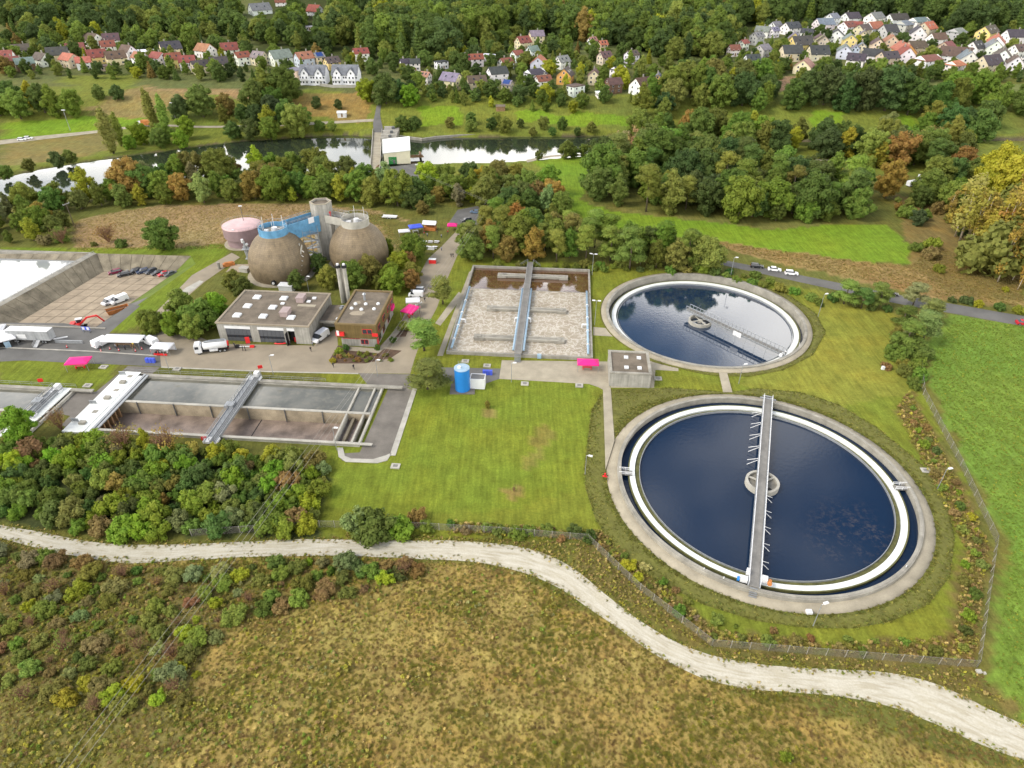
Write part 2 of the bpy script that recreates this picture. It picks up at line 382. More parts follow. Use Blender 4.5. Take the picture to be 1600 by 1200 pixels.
# ------------------------------------------------------------------ terrain
PR = R(-4.5)                                       # the plant's own grid is turned a little
def fr(o, u, v):                                   # plant frame -> world
    return (o[0] + u * math.cos(PR) - v * math.sin(PR), o[1] + u * math.sin(PR) + v * math.cos(PR))
BIG, FAR = (54.3, 108.2), (59.1, 183.0)            # round tanks
AER = (-18.5, 160.8); AW, AL = 41.0, 58.0          # aeration basin
SET = (-103.0, 125.3); SW, SL = 68.0, 24.0         # settling tank
SET2 = (-176.0, 124.9); SW2, SL2 = 62.0, 22.0      # its neighbour at the frame's edge
def circle(c, r, n=96): return [(c[0] + r * math.cos(2 * math.pi * i / n), c[1] + r * math.sin(2 * math.pi * i / n)) for i in range(n)]
def rect(o, w, l): return [fr(o, 0, 0), fr(o, w, 0), fr(o, w, l), fr(o, 0, l)]
FZ = -4.0                                          # floor of the storm basin
FL = [at(162, 424, FZ), at(272, 427, FZ), at(140, 518, FZ), at(20, 518, FZ)]
FL[3] = (FL[3][0] - 3, FL[3][1])
RIM_BL, RIM_BR = (-151.5, 228.6), (-116.5, 227.0)
TOP_R = [RIM_BR, (-112.5, 221.0), (-121.5, 174.5)]
CREST_N = (-163.0, 177.0)
POOL_R = [RIM_BL, RIM_BR, TOP_R[1], TOP_R[2], (-131.0, 174.9), CREST_N]
POOL_L = [(-154.0, 228.6), (-165.6, 177.0), (-262.0, 180.0), (-262.0, 231.5), (-190, 230.5)]
HOLES = [circle(BIG, 31.0), circle(FAR, 29.9), rect(AER, AW, AL), rect(SET, SW, SL), rect(SET2, SW2, SL2), POOL_R, POOL_L]

river_far = [(-260, 300), (-80, 288), (0, 277), (60, 262), (135, 250), (200, 241), (250, 235), (312, 226), (360, 220), (475, 212), (540, 209), (620, 216), (680, 214), (800, 212), (875, 212), (940, 211), (1000, 214), (1040, 219), (1300, 217), (1700, 215)]
river_near = [(-260, 350), (-80, 328), (0, 312), (60, 303), (135, 292), (200, 284), (250, 279), (312, 273), (360, 269), (475, 267), (560, 268), (640, 255), (700, 252), (780, 251), (875, 244), (940, 238), (1000, 232), (1040, 221), (1300, 218.5), (1700, 216.5)]
RF = np.array([at(*p) for p in river_far]); RN = np.array([at(*p) for p in river_near])

def inpoly(X, Y, poly):
    poly = np.asarray(poly); c = np.zeros(X.shape, bool); n = len(poly); j = n - 1
    for i in range(n):
        xi, yi = poly[i]; xj, yj = poly[j]
        if yi != yj:
            c ^= ((yi > Y) != (yj > Y)) & (X < (xj - xi) * (Y - yi) / (yj - yi) + xi)
        j = i
    return c
def pxpoly(pts): return [tuple(tr(*p)[:2]) for p in pts]
def vnoise(X, Y, s, seed):
    r = np.random.default_rng(seed); g = r.random((64, 64))
    x = X / s; y = Y / s; i = np.floor(x).astype(int); j = np.floor(y).astype(int); fx = x - i; fy = y - j
    fx = fx * fx * (3 - 2 * fx); fy = fy * fy * (3 - 2 * fy)
    q = lambda a, b: g[a % 64, b % 64]
    return (q(i, j) * (1 - fx) + q(i + 1, j) * fx) * (1 - fy) + (q(i, j + 1) * (1 - fx) + q(i + 1, j + 1) * fx) * fy

def height(X, Y):
    fy = np.interp(X, RF[:, 0], RF[:, 1]); ny = np.interp(X, RN[:, 0], RN[:, 1])
    d = np.minimum(fy - Y, Y - ny)                 # >0 inside the river bed
    z = hprof(Y) + (vnoise(X, Y, 60, 3) - 0.5) * 5 * np.clip((Y - 520) / 200, 0, 1)
    return np.where(d > -3, np.minimum(z, np.clip(-0.2 - (d + 3) * 0.55, -4, 0)), z)

LAWN = (0.145, 0.168, 0.021); FIELD = (0.145, 0.225, 0.018); CROP = (0.135, 0.205, 0.030); DRY = (0.275, 0.215, 0.066); STRAW = (0.27, 0.195, 0.095)
WILD = (0.115, 0.120, 0.028); WOODF = (0.05, 0.062, 0.018); VILL = (0.105, 0.12, 0.04); GRASS = (0.140, 0.165, 0.028)
ZONES = [  # (polygon in photo pixels, colour, rough growth 0..1)
    ([(0, 105), (0, 300), (1600, 300), (1600, 140), (1100, 125), (700, 105)], GRASS, 0.5),
    ([(0, -5), (0, 135), (640, 145), (1060, 150), (1600, 125), (1600, -5)], VILL, 0.4),
    ([(400, 100), (560, 92), (700, 96), (800, 60), (1100, 90), (1140, 60), (1200, 45), (1600, 45), (1600, -5), (400, -5)], WOODF, 0.3),
    ([(0, 192), (130, 183), (200, 180), (232, 192), (200, 203), (0, 222)], FIELD, 0.0),
    ([(0, 225), (160, 205), (190, 225), (130, 245), (0, 262)], (0.17, 0.15, 0.05), 0.9),
    ([(100, 120), (210, 115), (220, 140), (200, 160), (130, 155)], GRASS, 0.2),
    ([(130, 165), (170, 150), (230, 135), (300, 138), (300, 165), (232, 185), (140, 182)], (0.20, 0.16, 0.06), 0.8),
    ([(228, 137), (300, 137), (400, 142), (400, 160), (330, 150)], (0.24, 0.17, 0.08), 0.6),
    ([(440, 150), (560, 143), (580, 160), (580, 190), (500, 185), (455, 165)], (0.22, 0.16, 0.05), 0.8),
    ([(480, 193), (582, 190), (580, 203), (478, 206)], LAWN, 0.1),
    ([(655, 170), (720, 165), (715, 195), (655, 195)], FIELD, 0.1),
    ([(800, 172), (980, 180), (980, 197), (920, 197), (800, 188)], FIELD, 0.0),
    ([(920, 152), (985, 152), (985, 178), (920, 175)], (0.13, 0.15, 0.03), 0.4),
    ([(1265, 172), (1310, 172), (1310, 200), (1265, 198)], FIELD, 0),
    ([(1405, 180), (1440, 185), (1430, 205), (1405, 205)], FIELD, 0),
    ([(1205, 250), (1330, 252), (1320, 285), (1210, 270)], (0.11, 0.14, 0.03), 0.5),
    ([(1200, 118), (1255, 118), (1255, 132), (1210, 140)], (0.26, 0.17, 0.10), 0.3),
    ([(1455, 128), (1600, 132), (1600, 142), (1460, 140)], (0.14, 0.16, 0.05), 0.2),
    ([(1540, 180), (1600, 175), (1600, 205), (1540, 215)], (0.12, 0.15, 0.03), 0.3),
    # near side of the river
    ([(0, 300), (1600, 270), (1600, 480), (0, 440)], WILD, 0.7),
    ([(110, 350), (160, 335), (250, 322), (480, 318), (590, 330), (690, 360), (640, 395), (400, 388), (120, 392)], STRAW, 0.3),
    ([(470, 330), (560, 328), (690, 360), (700, 400), (620, 400), (590, 350)], (0.12, 0.12, 0.03), 0.6),
    ([(0, 388), (300, 385), (360, 382), (345, 410), (200, 520), (150, 520), (300, 400), (0, 398)], (0.135, 0.180, 0.018), 0.1),
    ([(832, 248), (958, 242), (930, 270), (905, 312), (955, 330), (1200, 352), (1390, 352), (1420, 385), (1424, 413), (1340, 408), (1200, 390), (1060, 372), (950, 352), (880, 335), (865, 290)], FIELD, 0.0),
    ([(905, 315), (1060, 338), (1180, 345), (1330, 350), (1200, 358), (1000, 335)], (0.15, 0.15, 0.04), 0.7),
    ([(1080, 372), (1200, 388), (1340, 408), (1424, 415), (1430, 385), (1460, 385), (1600, 440), (1600, 480), (1480, 470), (1350, 442), (1180, 402)], (0.235, 0.165, 0.065), 0.7),
    ([(1395, 300), (1500, 330), (1600, 400), (1600, 470), (1480, 460), (1430, 420), (1410, 350)], (0.17, 0.13, 0.045), 0.9),
    # inside the fence
    ([(620, 395), (950, 415), (1100, 425), (1260, 450), (1440, 510), (1470, 680), (1545, 850), (1525, 1035), (1110, 1005), (920, 845), (500, 840), (500, 560)], LAWN, 0.55),
    ([(0, 560), (190, 565), (150, 612), (0, 606)], (0.135, 0.165, 0.018), 0.05),
    ([(520, 690), (640, 610), (780, 590), (930, 600), (915, 760), (800, 800), (520, 800)], (0.140, 0.178, 0.020), 0.45),
    ([(1265, 450), (1400, 490), (1440, 540), (1440, 610), (1300, 640), (1150, 600), (1250, 560)], (0.182, 0.190, 0.030), 0.5),
    ([(1420, 610), (1465, 680), (1545, 850), (1525, 1040), (1105, 1008), (920, 848), (935, 830), (1120, 985), (1300, 1010), (1480, 1000), (1505, 850), (1400, 640)], (0.14, 0.115, 0.035), 0.8),
    ([(832, 672), (858, 666), (862, 684), (852, 700), (846, 722), (826, 730), (818, 716), (840, 702), (826, 690)], (0.17, 0.162, 0.035), 0.7),
    ([(745, 640), (768, 634), (782, 645), (770, 655), (750, 654)], (0.20, 0.16, 0.05), 0.5),
    ([(785, 765), (815, 758), (822, 775), (795, 782)], (0.20, 0.16, 0.05), 0.5),
    # crop field and its margin
    ([(1440, 540), (1480, 490), (1700, 520), (1700, 1250), (1540, 1050), (1560, 850), (1440, 610)], CROP, 0.0),
    ([(1440, 545), (1452, 545), (1452, 605), (1575, 850), (1545, 1060), (1525, 1042), (1553, 845), (1438, 612)], (0.13, 0.13, 0.03), 0.6),
    # foreground
    ([(-200, 850), (200, 880), (500, 868), (780, 885), (990, 1000), (1150, 1080), (1700, 1240), (1700, 2500), (-400, 2500)], DRY, 0.8),
    ([(-200, 850), (250, 880), (440, 900), (330, 1000), (250, 1200), (-200, 1300)], (0.165, 0.148, 0.048), 0.7),
    ([(-100, 700), (120, 690), (330, 705), (510, 735), (500, 838), (220, 842), (60, 825), (-100, 805)], (0.05, 0.06, 0.02), 0.5),
    ([(920, 850), (1105, 1010), (1525, 1045), (1600, 1110), (1400, 1055), (1100, 1020), (890, 885)], (0.135, 0.115, 0.035), 0.7),
]
ys = np.concatenate([np.arange(-150, 30, 12), np.arange(30, 160, 1.2), np.arange(160, 450, 2.0), np.arange(450, 720, 4.0), np.arange(720, 1500, 16)])
xp = list(np.arange(0, 170, 1.6)); st_ = 1.6
while xp[-1] < 1300: st_ *= 1.06; xp.append(xp[-1] + st_)
xs = np.array([-x for x in xp[:0:-1]] + xp)
GX, GY = np.meshgrid(xs, ys)
NX, NY = len(xs), len(ys)
idx = np.arange(NX * NY).reshape(NY, NX)
BX0, BX1 = np.searchsorted(xs, -270), np.searchsorted(xs, 96); BY0, BY1 = np.searchsorted(ys, 70), np.searchsorted(ys, 236)
cells = np.ones((NY - 1, NX - 1), bool); cells[BY0:BY1, BX0:BX1] = False
jj, ii = np.nonzero(cells)
faces = np.stack([idx[jj, ii], idx[jj, ii + 1], idx[jj + 1, ii + 1], idx[jj + 1, ii]], 1).tolist()
# block round the plant: triangulated with the basins cut out
bv = [idx[j, i] for j in range(BY0, BY1 + 1) for i in range(BX0, BX1 + 1)]
fx, fy = GX.ravel(), GY.ravel()
inside = np.zeros(len(bv), bool); bxs, bys = fx[bv], fy[bv]
for h in HOLES:
    h = np.array(h); c = h.mean(0); inside |= inpoly(bxs, bys, c + (h - c) * 1.012)
keep = [b for b, s in zip(bv, inside) if not s]
pts2 = [Vector((fx[b], fy[b])) for b in keep]; nk = len(keep); edges = []
for h in HOLES:
    o = len(pts2); pts2 += [Vector(p) for p in h]; edges += [(o + i, o + (i + 1) % len(h)) for i in range(len(h))]
cv, ce, cf, ov, oe, of = geometry.delaunay_2d_cdt(pts2, edges, [], 0, 1e-4)
vmap = []; extra = []
for k, o in enumerate(ov):
    src = o[0] if o else None
    if src is not None and src < nk: vmap.append(int(keep[src]))
    else: vmap.append(NX * NY + len(extra)); extra.append((cv[k].x, cv[k].y))
cxy = np.array([(sum(cv[i].x for i in f) / len(f), sum(cv[i].y for i in f) / len(f)) for f in cf])
ins = np.zeros(len(cf), bool)
for h in HOLES: ins |= inpoly(cxy[:, 0], cxy[:, 1], h)
for f, s in zip(cf, ins):
    if not s: faces.append([vmap[i] for i in f])
AX = np.concatenate([fx, [e[0] for e in extra]]); AY = np.concatenate([fy, [e[1] for e in extra]])
AZ = height(AX, AY)
me = bpy.data.meshes.new('terrain'); me.from_pydata(np.stack([AX, AY, AZ], 1).tolist(), [], faces); me.materials.append(M['ground'])
JX = AX + (vnoise(AX, AY, 3.5, 11) - 0.5) * 2.6; JY = AY + (vnoise(AX, AY, 3.5, 12) - 0.5) * 2.6
far = np.clip((AY - 230) / 200, 0, 1)
JX = JX + (vnoise(AX, AY, 14, 13) - 0.5) * 8 * far; JY = JY + (vnoise(AX, AY, 14, 14) - 0.5) * 8 * far
ZC = np.tile(np.array(WILD), (len(AX), 1)); ZR = np.full(len(AX), 0.6)
for pg, c, r in ZONES:
    q = inpoly(JX, JY, pxpoly(pg)); ZC[q] = c; ZR[q] = r
b = np.interp(AX, RN[:, 0], RN[:, 1]); b2 = np.interp(AX, RF[:, 0], RF[:, 1]); bed = (AY > b - 3) & (AY < b2 + 2); ZC[bed] = (0.10, 0.085, 0.05)
ca = me.color_attributes.new('zone', 'FLOAT_COLOR', 'POINT'); ca.data.foreach_set('color', np.c_[ZC, np.ones(len(AX))].astype(np.float32).ravel())
fa = me.attributes.new('rough_grass', 'FLOAT', 'POINT'); fa.data.foreach_set('value', ZR.astype(np.float32))
me.polygons.foreach_set('use_smooth', [True] * len(me.polygons)); me.update()
tag(link('ground', me), kind='structure')

# river
rv = MB(); k = len(RF); xs_r = np.linspace(-420, at(1035, 222)[0], 80)
fyr = np.interp(xs_r, RF[:, 0], RF[:, 1]) + 1; nyr = np.interp(xs_r, RN[:, 0], RN[:, 1]) - 1
rv.add([(x, y, -1.0) for x, y in zip(xs_r, nyr)] + [(x, y, -1.0) for x, y in zip(xs_r, fyr)], [(i, i + 1, 80 + i + 1, 80 + i) for i in range(79)])
struct('river_water', rv, 'river_water')

# ------------------------------------------------------------------ roads, paths, yards
def ribbon(name, left, rightp, mat, z=0.03, n=8, terrain=False, smooth_=True, world=False):
    """strip between two edge lines given in photo pixels"""
    def crv(ps):
        P = np.array(ps, float); t = np.r_[0, np.cumsum(np.hypot(*np.diff(P, axis=0).T))]; t /= t[-1]
        s = np.linspace(0, 1, n * (len(P) - 1) + 1)
        if not smooth_ or len(P) < 3: return np.c_[np.interp(s, t, P[:, 0]), np.interp(s, t, P[:, 1])]
        m_ = np.gradient(P, t, axis=0); k = np.clip(np.searchsorted(t, s, side='right') - 1, 0, len(P) - 2)
        h = t[k + 1] - t[k]; u = ((s - t[k]) / h)[:, None]; h = h[:, None]
        return (2 * u**3 - 3 * u**2 + 1) * P[k] + (u**3 - 2 * u**2 + u) * h * m_[k] + (-2 * u**3 + 3 * u**2) * P[k + 1] + (u**3 - u**2) * h * m_[k + 1]
    A, B = crv(left), crv(rightp); q = max(len(A), len(B))
    rs = lambda C: np.c_[np.interp(np.linspace(0, 1, q), np.linspace(0, 1, len(C)), C[:, 0]), np.interp(np.linspace(0, 1, q), np.linspace(0, 1, len(C)), C[:, 1])]
    A, B = rs(A), rs(B)
    if mat == 'gravel':
        jr = np.random.default_rng(4)
        for C_ in (A, B): C_[:, 1] += np.convolve(jr.normal(0, .5, len(C_) + 2), [.3, .4, .3], 'valid')
    f = (lambda p: Vector((p[0], p[1], float(hprof(p[1]))))) if world else ((lambda p: tr(*p)) if terrain else (lambda p: at3(*p)))
    PA = [f(p) for p in A]; PB = [f(p) for p in B]
    mb = MB(); W = 5; vs = []
    for a, b in zip(PA, PB):
        for k in range(W): vs.append(a.lerp(b, k / (W - 1)) + Vector((0, 0, z)))
    mb.add(vs, [(i * W + k, i * W + k + 1, (i + 1) * W + k + 1, (i + 1) * W + k) for i in range(q - 1) for k in range(W - 1)])
    me = mb.mesh(name, mat, True); uv = me.uv_layers.new(name='UVMap')
    s = np.r_[0, np.cumsum([(PA[i + 1] - PA[i]).length for i in range(q - 1)])]
    for lp in me.loops:
        uv.data[lp.index].uv = ((lp.vertex_index % W) / (W - 1), s[lp.vertex_index // W])
    if me.polygons[0].normal.z < 0: me.flip_normals()
    return tag(link(name, me), kind='structure')
gu = [(-120, 800), (0, 821), (67, 832), (135, 845.6), (202, 851), (270, 850.6), (371, 847), (450, 843), (540, 843), (619, 844), (720, 845.6), (787, 850.6), (838, 861), (889, 884), (950, 932), (1000, 970), (1050, 1000), (1100, 1020), (1150, 1032), (1225, 1042), (1300, 1046), (1397, 1053), (1465, 1070), (1532, 1102), (1600, 1133), (1800, 1230)]
gl = [(-120, 815), (0, 840.5), (67, 859), (135, 872), (202, 880), (270, 877), (371, 871), (450, 869), (540, 868.5), (619, 872), (720, 877), (771, 883), (821, 896), (872, 918), (922, 952), (962, 979), (1000, 1007), (1050, 1037), (1100, 1060), (1150, 1074), (1225, 1081), (1300, 1087), (1397, 1106), (1465, 1133), (1532, 1163), (1600, 1190), (1800, 1290)]
ribbon('gravel_track', gl, gu, 'gravel', 0.04)
ribbon('asphalt_road', [(1060, 396), (1120, 412), (1200, 430), (1300, 452), (1400, 474), (1500, 492), (1600, 510), (1750, 535)], [(1060, 390), (1120, 404), (1200, 420), (1300, 440), (1400, 460), (1500, 477), (1600, 494), (1750, 515)], 'asphalt', 0.04)
def sheet(name, px, mat, z, raw=False):
    mb = MB(); p = [at(*q) for q in px] if not raw else px
    n = len(p); ar = sum(p[i][0] * p[(i + 1) % n][1] - p[(i + 1) % n][0] * p[i][1] for i in range(n))
    if ar < 0: p = p[::-1]
    mb.add([(x, y, z) for x, y in p], [tuple(range(n))]); return struct(name, mb, mat)
sheet('asphalt_yard', [(-120, 503), (100, 505), (148, 513), (205, 475), (219, 478), (170, 521), (245, 521), (252, 573), (190, 570), (110, 567), (40, 563), (0, 565), (-120, 574)], 'asphalt', 0.012)
sheet('concrete_yard', [(245, 516), (300, 522), (338, 537), (490, 540), (515, 520), (526, 512), (528, 540), (600, 545), (620, 520), (640, 470), (655, 430), (668, 405), (690, 385), (722, 352), (735, 350), (712, 405), (695, 445), (683, 480), (662, 520), (648, 560), (641, 584), (560, 583), (420, 580), (252, 573)], 'concrete_yard', 0.016)
sheet('car_park', [(700, 350), (715, 328), (745, 322), (780, 328), (776, 348), (735, 352)], 'asphalt', 0.02)
sheet('tank_apron', [(560, 583), (648, 585), (652, 600), (612, 712), (588, 722), (535, 720), (528, 709), (562, 707), (608, 604), (575, 602)], 'asphalt_old', 0.02)
sheet('tank_side_strip', [(150, 612), (200, 572), (250, 574), (228, 592), (110, 670), (95, 664)], 'asphalt_old', 0.02)
sheet('verge_path', [(0, 606), (120, 612), (150, 612), (110, 650), (60, 640), (0, 640)], 'asphalt_old', 0.016)
sheet('concrete_forecourt', [(784, 563), (952, 565), (953, 609), (942, 609), (935, 605), (920, 600), (780, 592)], 'concrete_path', 0.02)
sheet('asphalt_forecourt', [(690, 574), (784, 576), (780, 592), (757, 600), (690, 598)], 'asphalt', 0.016)
sheet('dirt_lane', [(362, 395), (375, 402), (320, 440), (250, 500), (232, 500), (300, 430)], 'concrete_yard', 0.018)
sheet('pale_lane', [(318, 440), (300, 455), (262, 472), (290, 450), (312, 438)], 'concrete_pale', 0.03)
sheet('flower_bed', [(528, 540), (600, 545), (628, 548), (610, 560), (570, 568), (522, 568), (515, 562)], 'soil', 0.03)
sheet('office_path', [(535, 547), (592, 552), (602, 544), (642, 500), (634, 498), (597, 538), (590, 545), (540, 541)], 'concrete_path', 0.05)
sheet('shrub_bed', [(622, 510), (640, 510), (634, 526), (610, 527)], 'soil', 0.03)
sheet('basin_path', [(733, 425), (740, 420), (692, 556), (683, 556)], 'concrete_path', 0.012)
sheet('side_path', [(680, 505), (688, 509), (712, 478), (722, 460), (717, 456), (698, 480)], 'concrete_path', 0.03)
struct('walk_to_tank', MB().prism([at(*q) for q in [(942, 607), (954, 607), (960, 690), (946, 735)]], 0, .3), 'concrete_path')
struct('walk_between_tanks', MB().prism([at(*q) for q in [(1123, 583), (1136, 584), (1144, 614), (1130, 614)]], 0, .3), 'concrete_path')
sheet('walk_to_far_tank', [(927, 511), (950, 513), (960, 526), (927, 524)], 'concrete_path', 0.024)
sheet('pump_house_path', [(1008, 562), (1060, 575), (1060, 580), (1024, 578), (1022, 606), (954, 606), (954, 600), (1008, 598)], 'concrete_path', 0.02)
# far side roads
ribbon('far_road', [(586, 212), (583, 195), (586, 178), (590, 160), (598, 142)], [(602, 212), (597, 195), (594, 178), (597, 160), (601, 142)], 'asphalt', 0.15, 6, True)
ribbon('weir_approach', [(700, 395), (640, 300), (607, 292), (578, 292)][1:], [(646, 292), (616, 288), (600, 286)], 'asphalt', 0.05, 6, True)
ribbon('far_lane', [(-40, 231), (60, 219), (160, 207), (230, 198), (320, 200), (450, 197), (584, 190)], [(-40, 224), (60, 213), (160, 203), (230, 195), (320, 197), (450, 193), (584, 186)], 'concrete_path', 0.12, 6, True)
ribbon('river_path', [(824, 254), (860, 246), (900, 244), (958, 243)], [(822, 250), (860, 243), (900, 241), (958, 240)], 'concrete_path', 0.06, 6, True)
ribbon('village_road', [(1080, 121), (1130, 120), (1160, 110), (1175, 100), (1195, 88)], [(1080, 116), (1130, 115), (1152, 108), (1165, 97), (1190, 86)], 'asphalt', 0.2, 6, True)
ribbon('park_path', [(1200, 249), (1260, 251), (1330, 252)], [(1200, 247), (1260, 248), (1330, 250)], 'concrete_path', 0.06, 6, True)
# kerbs
def kerb(name, px, w=0.5, h=0.13):
    mb = MB(); P = [at3(*p) for p in px]
    for a, b in zip(P[:-1], P[1:]): mb.beam(a, b, w, h)
    return struct(name, mb, 'concrete_pale')
kerb('yard_kerb', [(0, 543), (140, 549), (245, 556)], 0.4)
kerb('yard_edge_kerb', [(252, 574), (420, 581), (560, 584)], 0.4)
mb = MB(); mb.prism([at(*q) for q in [(648, 598), (655, 598), (618, 712), (609, 712)]], 0.0, 0.14); struct('apron_kerb', mb, 'concrete_pale')
mb = MB(); mb.prism([at(*q) for q in [(527, 700), (536, 700), (539, 713), (549, 717), (583, 718), (603, 712), (612, 708), (605, 720), (590, 724), (540, 722), (529, 714)]], 0.0, 0.14); struct('apron_kerb', mb, 'concrete_pale')
# ------------------------------------------------------------------ round tanks
def railing(mb, p, q, h=1.1, step=2.0, r=0.045):
    p, q = Vector(p), Vector(q); n = max(1, round((q - p).length / step)); U = Vector((0, 0, h))
    for i in range(n + 1): a = p.lerp(q, i / n); mb.tube(a, a + U, r, 4)
    for k in (1.0, 0.52): mb.tube(p + U * k, q + U * k, r, 4)
    return mb
V3 = Vector
# near tank
T = thing('round_settling_tank', 'large nearer round settling tank with dark blue water and white ring', 'tank', (BIG[0], BIG[1], 0))
part(T, 'walkway', MB().lathe([(30.98, -1), (33.4, -1), (33.5, 0.06), (31.15, 0.10)], 128), 'concrete_path', True)
part(T, 'wall', MB().lathe([(30.5, -5), (30.5, 0.95), (30.55, 1.0), (31.1, 1.0), (31.18, 0.95), (31.18, 0.02)], 128), 'concrete')
part(T, 'coping', MB().lathe([(30.35, 0.82), (30.35, 1.09), (30.9, 1.09), (30.9, 1.0)], 128), 'concrete')
part(T, 'water', MB().disc(0, 0, 30.52, -0.55, 128), 'tank_water')
ln = part(T, 'launder', MB().lathe([(27.3, -0.9), (27.3, 0.02), (28.5, 0.02), (28.5, -0.9)], 128), 'white_channel')
link('algae_lip', MB().lathe([(28.5, -0.6), (28.5, 0.06), (28.78, 0.06), (28.78, -0.6)], 128).mesh('algae_lip', 'algae'), ln)
link('weir_edge', MB().lathe([(26.2, -0.6), (26.2, 0.0), (26.32, 0.0), (26.32, -0.6)], 128).mesh('weir_edge', 'galvanised'), ln)
link('inner_lip', MB().lathe([(26.33, -0.42), (27.19, -0.42)], 128).mesh('inner_lip', 'algae'), ln)
def access(a, label):
    p = None
    ca, sa = math.cos(a), math.sin(a)
    mb = MB(); mb.beam((ca * 27.9, sa * 27.9, 0.15), (ca * 30.8, sa * 30.8, 0.15), 1.5, 0.12)
    p = part(T, 'access_bridge', mb, 'deck_grey')
    mb = MB()
    for s in (-1, 1):
        o = V3((-sa, ca, 0)) * 0.75 * s
        railing(mb, V3((ca * 27.9, sa * 27.9, 0.2)) + o, V3((ca * 30.8, sa * 30.8, 0.2)) + o, 0.9, 1.4, 0.07)
    link('railing', mb.mesh('railing', 'white_paint'), p)
q = at(979, 740); access(math.atan2(q[1] - BIG[1], q[0] - BIG[0]), '')
q = at(1402, 763); access(math.atan2(q[1] - BIG[1], q[0] - BIG[0]), '')
for px in ((1131, 905), (1110, 878), (1415, 893)):
    a = at(*px); ang = math.atan2(a[1] - BIG[1], a[0] - BIG[0]); ca, sa = math.cos(ang), math.sin(ang)
    part(T, 'level_gauge', MB().tube((ca * 30.7, sa * 30.7, 1.0), (ca * 30.7, sa * 30.7, 1.5), 0.1, 6), 'white_paint')
W = thing('centre_well', 'round concrete feed well with spokes in middle of nearer tank', 'feed well', (BIG[0], BIG[1], -0.6))
part(W, 'rim', MB().lathe([(3.2, -0.6), (3.55, -0.6), (3.55, 1.3), (3.0, 1.3), (3.0, 0.4)], 40), 'concrete_pale')
part(W, 'inner_floor', MB().disc(0, 0, 3.0, 0.55, 40), 'concrete')
for k in range(3):
    a = R(25 + 120 * k); part(W, 'spoke', MB().beam((0.5 * math.cos(a), 0.5 * math.sin(a), 0.9), (3.0 * math.cos(a), 3.0 * math.sin(a), 0.9), 0.45, 0.25), 'concrete_pale')
for k in range(2):
    a = R(-60 + 150 * k); part(W, 'opening', MB().beam((1.6 * math.cos(a), 1.6 * math.sin(a), 0.56), (2.7 * math.cos(a), 2.7 * math.sin(a), 0.56), 0.9, 0.02), 'black')
# rotating bridge across the near tank
e0, e1 = at3(1178, 917, 1.2), at3(1200, 622, 1.2); c0 = (e0 + e1) / 2
ang = math.atan2(e1.y - e0.y, e1.x - e0.x); half = (e1 - e0).length / 2
B = thing('scraper_bridge', 'long grey walkway bridge spanning the nearer round tank', 'bridge', (c0.x, c0.y, 1.2), ang)
part(B, 'deck', MB().box(-half, half, -0.85, 0.85, 0, 0.12), 'deck_grey')
for s in (-1, 1):
    part(B, 'girder', MB().box(-half, half, s * 1.0 - 0.12, s * 1.0 + 0.12, -0.55, 0.22), 'galvanised')
    mb = MB(); railing(mb, (-half, s * 1.0, 0.2), (half, s * 1.0, 0.2), 1.0, 2.2, 0.05); part(B, 'railing', mb, 'white_paint')
for k in range(5):
    x = half * (0.18 + 0.15 * k)
    for d in (0, 0.55):
        part(B, 'skimmer_arm', MB().tube((x + d, 1.1, -0.1), (x + d - 1.0 + d * 2, 3.3, -1.2), 0.07, 5), 'white_paint')
        part(B, 'skimmer_arm', MB().tube((-x - d, -1.1, -0.1), (-x - d + 1.0 - d * 2, -3.3 + 0.8, -1.2), 0.07, 5), 'white_paint')
part(B, 'end_frame', MB().box(half - 0.6, half - 0.3, -1.9, 1.9, -0.2, 0.25).box(half + 0.5, half + 0.8, -1.3, 1.3, -0.2, 0.2), 'galvanised')
dr = part(B, 'drive_unit', MB().box(-half + 0.6, -half + 1.7, 1.2, 2.5, -0.3, 0.5), 'white_paint')
link('wheel', MB().tube((-half + 1.1, 2.6, -0.1), (-half + 1.1, 3.0, -0.1), 0.45, 14).mesh('wheel', 'blue_paint'), dr)
part(B, 'control_box', MB().box(-half + 2.2, -half + 3.0, 1.05, 1.6, 0.1, 1.3), 'white_paint')
part(B, 'control_box', MB().box(-half + 1.6, -half + 2.6, -2.2, -1.15, -0.1, 0.9), 'white_paint')
part(B, 'motor', MB().tube((-half + 1.2, -2.6, 0.3), (-half + 2.2, -2.6, 0.3), 0.4, 12), 'orange_rust')
mb = MB()
for k in range(5): mb.box(-half - 1.6 + k * 0.3, -half - 1.35 + k * 0.3, -0.7, 0.7, -1.0 + 0.22 * k, -0.94 + 0.22 * k)
part(B, 'steps', mb, 'galvanised')
# far tank
T = thing('round_settling_tank', 'farther round settling tank with sky reflected beside the brown aeration basin', 'tank', (FAR[0], FAR[1], 0))
part(T, 'walkway', MB().lathe([(29.9, -1), (31.4, -1), (31.5, 0.35), (30.0, 0.42)], 128), 'concrete_path', True)
part(T, 'wall', MB().lathe([(29.2, -6), (29.2, 0.75), (30.0, 0.75), (30.0, 0.35)], 128), 'concrete')
part(T, 'water', MB().disc(0, 0, 29.3, -1.9, 128), 'tank_water_far')
ln = part(T, 'launder', MB().lathe([(26.7, -2.3), (26.7, -1.35), (28.1, -1.35), (28.1, -2.3)], 128), 'white_channel')
link('algae_lip', MB().lathe([(28.1, -2.0), (28.1, -1.25), (28.5, -1.25), (28.5, -2.0)], 128).mesh('algae_lip', 'algae'), ln)
link('weir_edge', MB().lathe([(26.2, -2.0), (26.2, -1.45), (26.3, -1.45), (26.3, -2.0)], 128).mesh('weir_edge', 'galvanised'), ln)
cw = at(1094, 501, -1.2); bx = at3(1226, 553, 0.9); cc0 = V3((cw[0], cw[1] + 1.0, 0.9))
